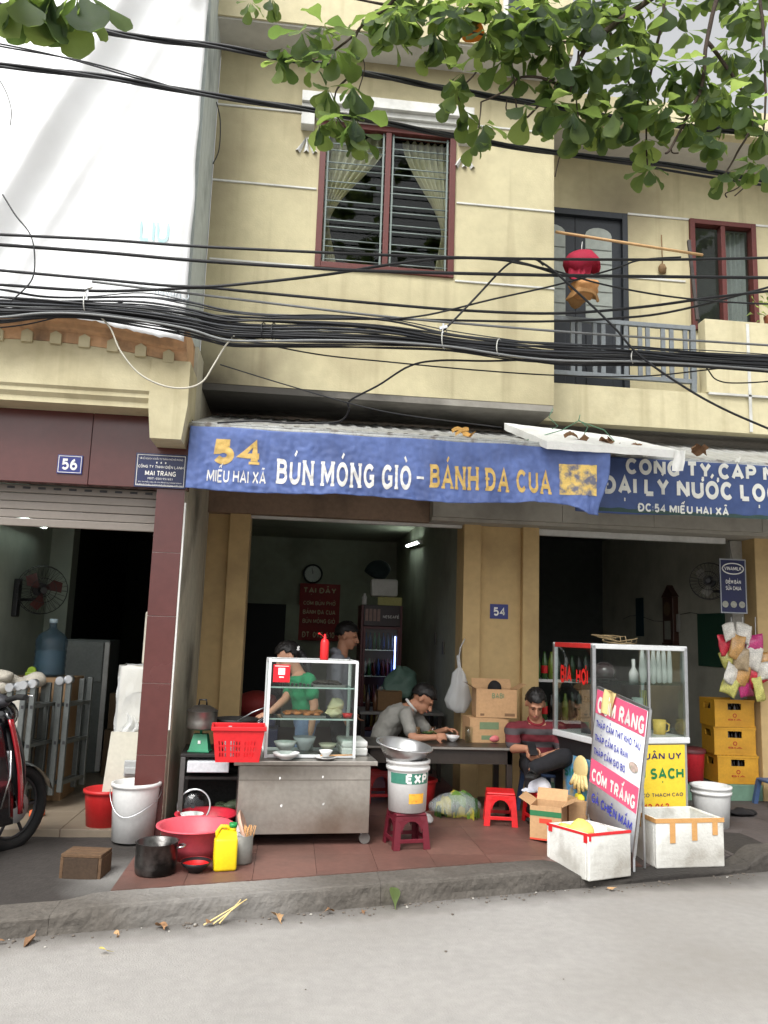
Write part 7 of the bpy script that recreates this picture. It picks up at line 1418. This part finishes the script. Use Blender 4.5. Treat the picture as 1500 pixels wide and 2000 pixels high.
for k in range(60):
    d = Vector((rr.gauss(0, 1), rr.gauss(0, .6), abs(rr.gauss(0, .7)))).normalized(); c = Vector((0, 0, .12)) + d * rr.uniform(.05, .26); x = d.orthogonal().normalized(); l = rr.uniform(.06, .1); Mx = Matrix((x * l, d * l, x.cross(d) * l)).transposed().to_4x4(); Mx.translation = c; o = link('leaf', leaf_data[k % 8, rr.choice([1, 3, 3])], pot_p); o.matrix_local = Mx
solo('door_stick', MB().bar(atY(1345, 470, 7.5), atY(1362, 625, 7.3), .03), mat('dark_stick', (54, 48, 46), .7), 'dark wooden post leaning at the balcony window', 'post')
# ---- litter along the kerb
dl = [mat('dry_leaf_%d' % i, c, .85, .2, 14, .3, 30) for i, c in enumerate([(148, 112, 80), (122, 92, 66), (168, 134, 96)])]
lit = [(10, 1826, .1, 'small dry leaf at the foot of the far left kerb'), (72, 1826, .17, 'curled dry leaf lying below the left kerb joint'), (232, 1812, .15, 'tan dry leaf on the road below the black pot'), (318, 1806, .13, 'split dry leaf at the kerb below the pink basin'), (412, 1788, .09, 'yellowed dry leaf beside the broken chopsticks'), (545, 1773, .17, 'large brown dry leaf beside the crumpled clear bag'), (637, 1766, .14, 'brown dry leaf to the right of the clear bag'), (706, 1765, .09, 'small tan leaf under the cart end of the kerb'), (1182, 1727, .1, 'orange dry leaf at the foot of the red taped foam box'), (213, 1860, .09, 'yellow leaf scrap out on the road')]
for k, (px, py, l, lb) in enumerate(lit):
    l *= .62; p = atZ(px, py, .012); p.y = min(p.y, kerbY(p.x) - .07 - .02 * (k % 3)); a = random.uniform(0, 6.28); vs_ = [(x * l, (y - .5) * l, (abs(x) * .5 + .12 * math.sin(y * 4 + k)) * l * .8 + .01) for x, y, z in LEAVES[k % 8][0]]
    o = solo('dry_leaf', MB().add(vs_, LEAVES[k % 8][1], True).jit(.035, 16, k), dl[k % 3] if px != 213 else mat('yellow_scrap', (214, 196, 110), .7), lb, 'leaf', 'dry leaves along the kerb', loc=p, rz=a); o.rotation_euler = (random.uniform(-.3, .3), 0, a)
p = atZ(768, 1766, .01); o = solo('green_leaf', MB().add([(x * .13, (y - .5) * .13, z * .1 + .01) for x, y, z in LEAVES[2][0]], LEAVES[2][1], True), leaf_ms[3], 'fresh green leaf leaning on the kerb', 'leaf', loc=p + Vector((0, -.05, .05))); o.rotation_euler = (1.1, .2, .3)
p = atZ(938, 1732, .01); solo('green_leaf', MB().add([(x * .1, (y - .5) * .1, z * .1 + .01) for x, y, z in LEAVES[4][0]], LEAVES[4][1], True), leaf_ms[1], 'small green leaf lying by the kerb under the table end', 'leaf', loc=p)
solo('plastic_bag', MB().ell((0, 0, .04), .055, .04, .045, 14, 8).jit(.04, 14), film('clear_litter_bag', (206, 208, 212), .55, .15), 'crumpled clear plastic bag lying in the gutter', 'bag', loc=atZ(583, 1770, .0) + Vector((0, -.06, 0)))
for k, (a, b) in enumerate((((402, 1792), (484, 1748)), ((420, 1790), (482, 1752)), ((432, 1788), (470, 1760)))): 
    p, q_ = atZ(*a, .012), atZ(b[0], b[1], .11); p.y = kerbY(p.x) - .09; q_.y = kerbY(q_.x) - .025; solo('broken_chopstick', MB().cyl(p, q_, .0045, .003, 6), mat('pale_bamboo', (224, 200, 140), .7), ['long pale chopstick leaning on the kerb face', 'second pale chopstick leaning beside the long one', 'short broken chopstick under the two leaning ones'][k], 'chopstick', 'chopsticks dropped at the kerb')
rr = random.Random(14); gm = [mat('grit_%d' % i, c, .9) for i, c in enumerate([(176, 172, 164), (104, 96, 88), (150, 60, 130)])]
mb = MB()
for k in range(260):
    x = rr.uniform(-2.2, 4.6); y = kerbY(x) - abs(rr.gauss(0, .07)) - .01 if rr.random() < .97 else rr.uniform(4.0, kerbY(x)); s = rr.uniform(.003, .012); mb.cur = 0 if rr.random() < .10 else 1; mb.ell((x, y, s * .4), s, s * rr.uniform(.5, 1), s * .5, 5, 4)
solo('road_grit', mb, gm, 'grit and crumbs scattered along the gutter', 'grit', kind='stuff')
# ================================================================== PEOPLE
def capsule(mb, p, q, r1, r2, n=14):
    p, q = Vector(p), Vector(q); d = (q - p).normalized(); pts = []; rs = []
    for i in range(5): t = i / 5 * math.pi / 2; pts.append(p - d * r1 * math.cos(t)); rs.append(max(r1 * math.sin(t), .001))
    pts += [p, q]; rs += [r1, r2]
    for i in range(1, 6): t = i / 5 * math.pi / 2; pts.append(q + d * r2 * math.sin(t)); rs.append(max(r2 * math.cos(t), .001))
    mb.tube(pts, rs, n)
def limb(mb, pts, rs):
    for i in range(len(pts) - 1): capsule(mb, pts[i], pts[i + 1], rs[i], rs[i + 1])
def oell(mb, c, ax, ay, az, n=16, m=10):
    c = Vector(c); Mx = Matrix((ax, ay, az)).transposed(); t = MB().ell((0, 0, 0), 1, 1, 1, n, m); mb.add([c + Mx @ Vector(v) for v in t.v], t.f, True)
def loft(mb, rings, n=20):
    """rings: (centre, right half-vector, forward half-vector)"""
    vs = []
    for c, a, b in rings:
        for k in range(n): t = 6.28318 * k / n; vs.append(Vector(c) + Vector(a) * math.cos(t) + Vector(b) * math.sin(t))
    m = len(rings); fs = [(i * n + k, i * n + (k + 1) % n, (i + 1) * n + (k + 1) % n, (i + 1) * n + k) for i in range(m - 1) for k in range(n)]
    fs += [list(range(n))[::-1], [(m - 1) * n + k for k in range(n)]]; mb.add(vs, fs, True)
import time as _t
def fused(name, mb, m, parent, vox, sm=4, folds=0, seed=0):
    """weld overlapping volumes into one continuous skin"""
    me = mb.mesh(name, m); fixn(me); o = bpy.data.objects.new(name, me); COL.objects.link(o)
    r = o.modifiers.new('weld', 'REMESH'); r.mode = 'VOXEL'; r.voxel_size = vox
    s = o.modifiers.new('relax', 'SMOOTH'); s.iterations = sm; s.factor = .5
    me2 = bpy.data.meshes.new_from_object(o.evaluated_get(bpy.context.evaluated_depsgraph_get())); bpy.data.objects.remove(o); bpy.data.meshes.remove(me)
    if folds:
        for v in me2.vertices: v.co += v.normal * folds * (noise.noise(Vector((v.co.x * 9 + seed, v.co.y * 9, v.co.z * 16))) + .6 * noise.noise(v.co * 26))
    me2.materials.clear(); me2.materials.append(m); me2.polygons.foreach_set('use_smooth', [True] * len(me2.polygons)); me2.name = name
    return link(name, me2, parent)
skin_m = mat('skin', (170, 122, 96), .6, .05, 8, .05, 80, spec=.35); skin_f = mat('skin_pale', (186, 140, 114), .6, .05, 8, .05, 80, spec=.35)
hair_m = mat('black_hair', (20, 17, 16), .5, .2, 30, .4, 90, spec=.4); eye_m = mat('dark_eye', (24, 18, 16), .2); lip_m = mat('lip', (160, 92, 84), .5)
def hand(mb, w, d, palm_n, s=1.0, curl=.5):
    """palm, four unequal curled fingers and a thumb that leaves the side of the palm"""
    w, d, pn = Vector(w), Vector(d).normalized(), Vector(palm_n).normalized(); sd = d.cross(pn).normalized(); pn = sd.cross(d).normalized()
    oell(mb, w + d * .045 * s, sd * .038 * s, d * .052 * s, pn * .017 * s)
    for k, (o, l) in enumerate(((-.028, .062), (-.010, .074), (.009, .069), (.026, .053))):
        a = w + d * .085 * s + sd * o * s; b = a + (d * math.cos(curl) + pn * math.sin(curl)) * l * .5 * s; c = b + (d * math.cos(curl * 2.1) + pn * math.sin(curl * 2.1)) * l * .5 * s; limb(mb, [a, b, c], [.0088 * s, .0082 * s, .0072 * s])
    a = w + d * .02 * s - sd * .03 * s; b = a + (d * .7 - sd * .7 + pn * .3).normalized() * .04 * s; c = b + (d * .9 + pn * .5 - sd * .1).normalized() * .032 * s; limb(mb, [a, b, c], [.012 * s, .0102 * s, .0085 * s])
def person(label, base, J, cloth, skin=None, hair=None, group=None):
    """J: joints in world space; cloth: materials. Body is one fused mesh, clothes and hair are children"""
    skin = skin or skin_m; t = thing('person', label, 'person', base); B = Vector(base)
    J = {k: (Vector(v) - B if isinstance(v, (Vector, tuple)) and k not in ('face', 'up', 'right', 'handL', 'handR', 'foot') else v) for k, v in J.items()}
    f = Vector(J['face']).normalized(); u = Vector(J['up']); u = (u - f * u.dot(f)).normalized(); r = f.cross(u).normalized(); C = J['head']; hs_ = J.get('hs', 1.0)
    rt = Vector(J['right']).normalized()      # across the shoulders
    sp = (J['neck'] - J['pelvis']).normalized(); fw = sp.cross(rt).normalized(); fw = fw if fw.dot(f) > -.3 else -fw
    W = J.get('w', 1.0); mb = MB()
    # head: skull, jaw, nose, brow, ears
    oell(mb, C + u * .03 * hs_ - f * .012 * hs_, r * .076 * hs_, f * .094 * hs_, u * .088 * hs_); oell(mb, C - u * .045 * hs_ + f * .022 * hs_, r * .056 * hs_, f * .066 * hs_, u * .066 * hs_); oell(mb, C - u * .088 * hs_ + f * .058 * hs_, r * .03 * hs_, f * .026 * hs_, u * .022 * hs_)
    capsule(mb, C + f * .088 * hs_ + u * .012 * hs_, C + f * .108 * hs_ - u * .028 * hs_, .009 * hs_, .015 * hs_); oell(mb, C + f * .074 * hs_ + u * .028 * hs_, r * .05 * hs_, f * .02 * hs_, u * .012 * hs_); oell(mb, C + f * .082 * hs_ - u * .058 * hs_, r * .024 * hs_, f * .013 * hs_, u * .010 * hs_)
    for s in (-1, 1): oell(mb, C + r * s * .078 * hs_ - f * .012 * hs_ - u * .005 * hs_, r * .010 * hs_, f * .020 * hs_, u * .032 * hs_)
    limb(mb, [C - u * .06 * hs_ - f * .02, J['neck'] - sp * .02], [.054 * W, .060 * W])
    def rings(k, top=1.0):
        P, N = J['pelvis'], J['neck']; L_ = (N - P).length; bend = J.get('bend', 0.0); out = []
        for q, a, b in ((-.08, .150, .105), (.08, .160, .115), (.25, .150, .110), (.42, .148, .108), (.62, .165, .115), (.78, .172, .112), (.88, .160, .092), (.95, .11, .075), (1.0, .065, .058)):
            if q > top: break
            c = P.lerp(N, q) - fw * bend * math.sin(math.pi * max(0, min(1, q))); out.append((c, rt * (a * W + k), fw * (b * W + k)))
        return out
    loft(mb, rings(-.006))
    for s in 'LR':
        limb(mb, [J['sh' + s], J['el' + s], J['wr' + s]], [.052 * W, .040 * W, .027 * W]); capsule(mb, J['sh' + s].lerp(J['neck'] - sp * .05, .5), J['sh' + s], .05 * W, .056 * W)
        hd = J['hand' + s]; hand(mb, J['wr' + s], hd[0], hd[1], J.get('hands', .98), hd[2])
        limb(mb, [J['hip' + s], J['kn' + s], J['an' + s]], [.082 * W, .058 * W, .038 * W])
    fused('body', mb, skin, t, .0078, 3)
    # eyes and lips, hair
    for s in (-1, 1):
        part('eye', MB().ell(C + f * .085 * hs_ + u * .008 * hs_ + r * s * .03 * hs_, .010 * hs_, .008 * hs_, .0045 * hs_, 10, 6), eye_m, t); b_ = C + f * .092 * hs_ + u * .032 * hs_ + r * s * .03 * hs_; part('eyebrow', MB().tube([b_ - r * .017, b_ + f * .003, b_ + r * .017], .0026, 5), hair_m, t)
    part('lips', MB().tube([C + f * .094 * hs_ - u * .057 * hs_ - r * .018, C + f * .1 * hs_ - u * .056 * hs_, C + f * .094 * hs_ - u * .057 * hs_ + r * .018], .0055, 6), lip_m, t)
    long_ = hair == 'tied'; hb = MB(); e = MB().ell((0, 0, 0), 1, 1, 1, 40, 26); vs = []
    for v in e.v:
        x, y, z = v; wob = 1 + .05 * noise.noise((x * 4, y * 4, z * 4)) + .02 * noise.noise((x * 15, y * 15, z * 15)); face_cut = (y > .35 + .25 * noise.noise((x * 5, 0, 2)) * .4 and z < .30 + .05 * math.sin(x * 7) - .1 * x) or z < (-.62 if long_ else -.28 - .35 * max(0, -y)) or (abs(x) > .55 and -.15 < y and z < .05)
        k = .80 if face_cut else 1.15 * wob; vs.append(C + u * .036 * hs_ - f * .014 * hs_ + r * x * .078 * hs_ * k + f * y * .097 * hs_ * k + u * z * .092 * hs_ * k)
    hb.add(vs, e.f, True)
    if long_:
        oell(hb, C - f * .10 - u * .01, r * .04, f * .045, u * .045); limb(hb, [C - f * .12 - u * .03, C - f * .14 - u * .12, C - f * .11 - u * .22], [.034, .03, .014]); limb(hb, [C + r * .07 - f * .02, C + r * .075 - u * .07], [.016, .01])
    part('hair', hb.jit(.010, 55), hair_m, t)
    # top
    mb = MB(); loft(mb, rings(.010, .99))
    for s in 'LR':
        sl = J.get('sleeve', .5); e_ = J['sh' + s].lerp(J['el' + s], min(1, sl * 1.0)); capsule(mb, J['sh' + s].lerp(J['neck'] - sp * .05, .5), J['sh' + s], .058 * W, .066 * W)
        limb(mb, [J['sh' + s], e_], [.066 * W, .062 * W if sl < .9 else .052 * W])
        if sl > 1: limb(mb, [J['el' + s], J['el' + s].lerp(J['wr' + s], .95)], [.052 * W, .042 * W])
    if J.get('hood'): oell(mb, J['neck'] - f * .05 + sp * .01, rt * .1, f * .075, sp * .05)
    fused('shirt', mb, cloth[0], t, .012, 3, .011, len(label))
    if cloth[2] is not None:
        cb = MB(); k = J['neck'] - sp * .015; cb.tube([k + rt * math.cos(a) * .066 + fw * math.sin(a) * .064 + sp * (.018 - .02 * math.sin(a)) for a in [i * .3927 for i in range(16)]], .013, 8, closed=True); part('collar', cb, cloth[2], t)
    # trousers
    mb = MB(); P = J['pelvis']; loft(mb, [(P - sp * .07, rt * .165 * W, fw * .12 * W), (P + sp * .02, rt * .172 * W, fw * .128 * W), (P + sp * .07, rt * .162 * W, fw * .122 * W)])
    for s in 'LR': limb(mb, [J['hip' + s], J['kn' + s], J['an' + s].lerp(J['kn' + s], .06)], [.098 * W, .074 * W, .058 * W])
    fused('trousers', mb, cloth[1], t, .013, 3, .006, 3)
    for s in 'LR':
        ft = J.get('foot', (0, -1, 0)); ft = Vector(ft).normalized(); a = J['an' + s]; part('sandal', MB().box((-.04, -.02, 0), (.04, .21, .03), .012).tube([(-.035, .11, .03), (0, .12, .06), (.035, .11, .03)], .008, 6).xf(Matrix.Translation((a.x, a.y, 0 - (0))) @ Matrix.Rotation(math.atan2(-ft.x, ft.y), 4, 'Z') @ Matrix.Translation((0, -.05, max(0, a.z - .065)))), black_rubber, t)
    return t
A = atY
green_t = mat('green_tshirt', (40, 132, 88), .9, .06, 6, .15, 120); jeans = mat('pale_jeans', (104, 122, 150), .9, .1, 8, .25, 140); grey_h = mat('grey_hoodie', (136, 138, 146), .95, .06, 6, .2, 120); dark_p = mat('dark_trousers', (24, 24, 28), .9, .1, 8, .2, 120); grey_polo = mat('grey_polo', (134, 132, 126), .9, .05, 6, .15, 120)
stripe = mat('maroon_striped_polo', (98, 32, 40), .9, .1, 6, .2, 120)
N, L = stripe.node_tree.nodes, stripe.node_tree.links
tc_ = N.new('ShaderNodeTexCoord'); sx_ = N.new('ShaderNodeSeparateXYZ'); L.new(tc_.outputs['Object'], sx_.inputs[0]); wv_ = N.new('ShaderNodeMath'); wv_.operation = 'PINGPONG'; wv_.inputs[1].default_value = .055; L.new(sx_.outputs['Z'], wv_.inputs[0]); gt_ = N.new('ShaderNodeMath'); gt_.operation = 'GREATER_THAN'; gt_.inputs[1].default_value = .030; L.new(wv_.outputs[0], gt_.inputs[0])
bc = N['Principled BSDF'].inputs['Base Color']; src = bc.links[0].from_socket; mx_ = N.new('ShaderNodeMix'); mx_.data_type = 'RGBA'; L.new(gt_.outputs[0], mx_.inputs['Factor']); L.new(src, mx_.inputs['A']); mx_.inputs['B'].default_value = lin((70, 64, 66)) + (1,); L.new(mx_.outputs['Result'], bc)
# woman cooking behind the glass case, facing left, looking down
g = .1365
pw = A(598, 1400, 7.02); hd_ = A(562, 1284, 6.98)
person('woman in a green t-shirt and jeans cooking behind the glass case', (pw.x, pw.y, g), dict(head=hd_, face=(-.86, -.22, -.42), up=(-.2, 0, 1), hs=1.0, neck=A(583, 1313, 7.0), pelvis=pw, right=(.12, 1, 0), w=.92, bend=.015, sleeve=.62,
       shL=A(604, 1328, 6.84), elL=A(614, 1378, 6.80), wrL=A(607, 1428, 6.76), shR=A(580, 1326, 7.16), elR=A(556, 1367, 7.02), wrR=A(524, 1394, 6.86), handL=((-.1, -.1, -1), (-1, 0, 0), .4), handR=((-.9, -.3, -.25), (0, .3, -1), .7),
       hipL=pw + Vector((0, -.09, -.05)), hipR=pw + Vector((0, .09, -.05)), knL=(pw.x - .03, pw.y - .1, .56), knR=(pw.x - .02, pw.y + .1, .56), anL=(pw.x + .02, pw.y - .1, g + .07), anR=(pw.x + .02, pw.y + .1, g + .07), foot=(-1, 0, 0)), (green_t, jeans, None), skin_f, 'tied')
tg = A(508, 1408, 6.84)
solo('hair_clip', MB().bar(A(581, 1270, 6.90), A(584, 1262, 6.90), .014).bar(A(584, 1270, 6.90), A(581, 1263, 6.90), .012), white_plastic, 'small white bow hair clip in the hair of the woman', 'hair clip')
solo('tongs', MB().cyl(A(526, 1394, 6.82), A(492, 1416, 6.70), .004, n=6).cyl(A(526, 1396, 6.83), A(494, 1420, 6.70), .004, n=6), alu, 'steel tongs held by the woman over the red basket', 'tongs')
# man standing behind in a grey hoodie, facing right
pm_ = A(662, 1392, 8.3)
person('man in a grey hoodie standing before the drinks fridge', (pm_.x, pm_.y, .13), dict(head=A(678, 1243, 8.3), face=(.95, -.2, -.2), up=(0, 0, 1), hs=1.12, neck=A(667, 1278, 8.3), pelvis=pm_, right=(-.12, -1, 0), w=1.05, bend=.02, sleeve=1.2, hood=1,
       shL=A(664, 1288, 8.49), elL=A(668, 1345, 8.5), wrL=A(690, 1390, 8.45), shR=A(658, 1288, 8.10), elR=A(655, 1348, 8.05), wrR=A(672, 1400, 8.0), handL=((.6, 0, -.8), (1, 0, .2), .4), handR=((.3, 0, -.9), (1, 0, .2), .4),
       hipL=pm_ + Vector((0, .09, -.05)), hipR=pm_ + Vector((0, -.09, -.05)), knL=(pm_.x + .04, pm_.y + .1, .52), knR=(pm_.x + .02, pm_.y - .1, .52), anL=(pm_.x, pm_.y + .1, .2), anR=(pm_.x, pm_.y - .1, .2), foot=(1, 0, 0)), (grey_h, dark_p, None))
# man eating, hunched over the table, facing right
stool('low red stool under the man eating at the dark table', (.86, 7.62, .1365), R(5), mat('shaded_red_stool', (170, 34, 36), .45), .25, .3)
pe = Vector((.86, 7.60, .53))
person('man in a grey polo shirt hunched over his bowl at the table', (pe.x, pe.y, .1365), dict(head=A(826, 1366, 7.55), face=(.72, -.18, -.62), up=(.35, 0, 1), hs=1.08, neck=A(803, 1378, 7.55), pelvis=pe, right=(-.15, -1, 0), w=.98, bend=.085, sleeve=.7,
       shL=A(806, 1392, 7.72), elL=A(842, 1436, 7.62), wrL=A(872, 1425, 7.42), shR=A(793, 1396, 7.36), elR=A(806, 1442, 7.24), wrR=A(850, 1440, 7.16), handL=((.9, -.4, 0), (0, -.3, -1), .7), handR=((.9, .1, .1), (.2, .8, -.4), .8),
       hipL=pe + Vector((.04, .09, -.02)), hipR=pe + Vector((.04, -.09, -.02)), knL=(pe.x + .42, pe.y + .12, .54), knR=(pe.x + .40, pe.y - .10, .55), anL=(pe.x + .36, pe.y + .1, .21), anR=(pe.x + .34, pe.y - .1, .21), foot=(1, 0, 0)), (grey_polo, dark_p, mat('white_collar', (196, 196, 192), .9)))
# seated man in striped polo, facing the street, looking down, one leg crossed
ps_ = Vector((2.24, 7.14, .565))
person('man in a maroon striped polo sitting with crossed legs beside the cartons', (ps_.x, ps_.y, .1365), dict(head=A(1046, 1376, 7.0), face=(-.18, -.86, -.5), up=(0, -.25, 1), hs=1.04, neck=A(1047, 1408, 7.06), pelvis=ps_, right=(1, -.1, 0), w=1.04, bend=.03, sleeve=.78,
       shL=A(1000, 1424, 7.06), elL=A(1004, 1462, 6.92), wrL=A(1030, 1462, 6.76), shR=A(1092, 1424, 7.04), elR=A(1098, 1470, 6.94), wrR=A(1052, 1480, 6.76), handL=((1, -.25, -.1), (0, -.5, -1), .8), handR=((-1, -.2, -.1), (0, -.3, 1), .8),
       hipL=ps_ + Vector((-.1, -.04, 0)), hipR=ps_ + Vector((.1, -.04, 0)), knL=(2.06, 6.78, .60), knR=(2.33, 6.74, .68), anL=(2.10, 6.86, .22), anR=(2.02, 6.62, .60), foot=(-.5, -1, 0)), (stripe, dark_p, mat('maroon_collar', (120, 30, 40), .9)))
solo('mobile_phone', MB().box((-.035, -.005, -.07), (.035, .005, .07), .004).xf(Matrix.Rotation(R(-50), 4, 'X')), black_plastic, 'dark mobile phone in the hands of the man in the striped polo', 'phone', loc=A(1040, 1462, 6.68))
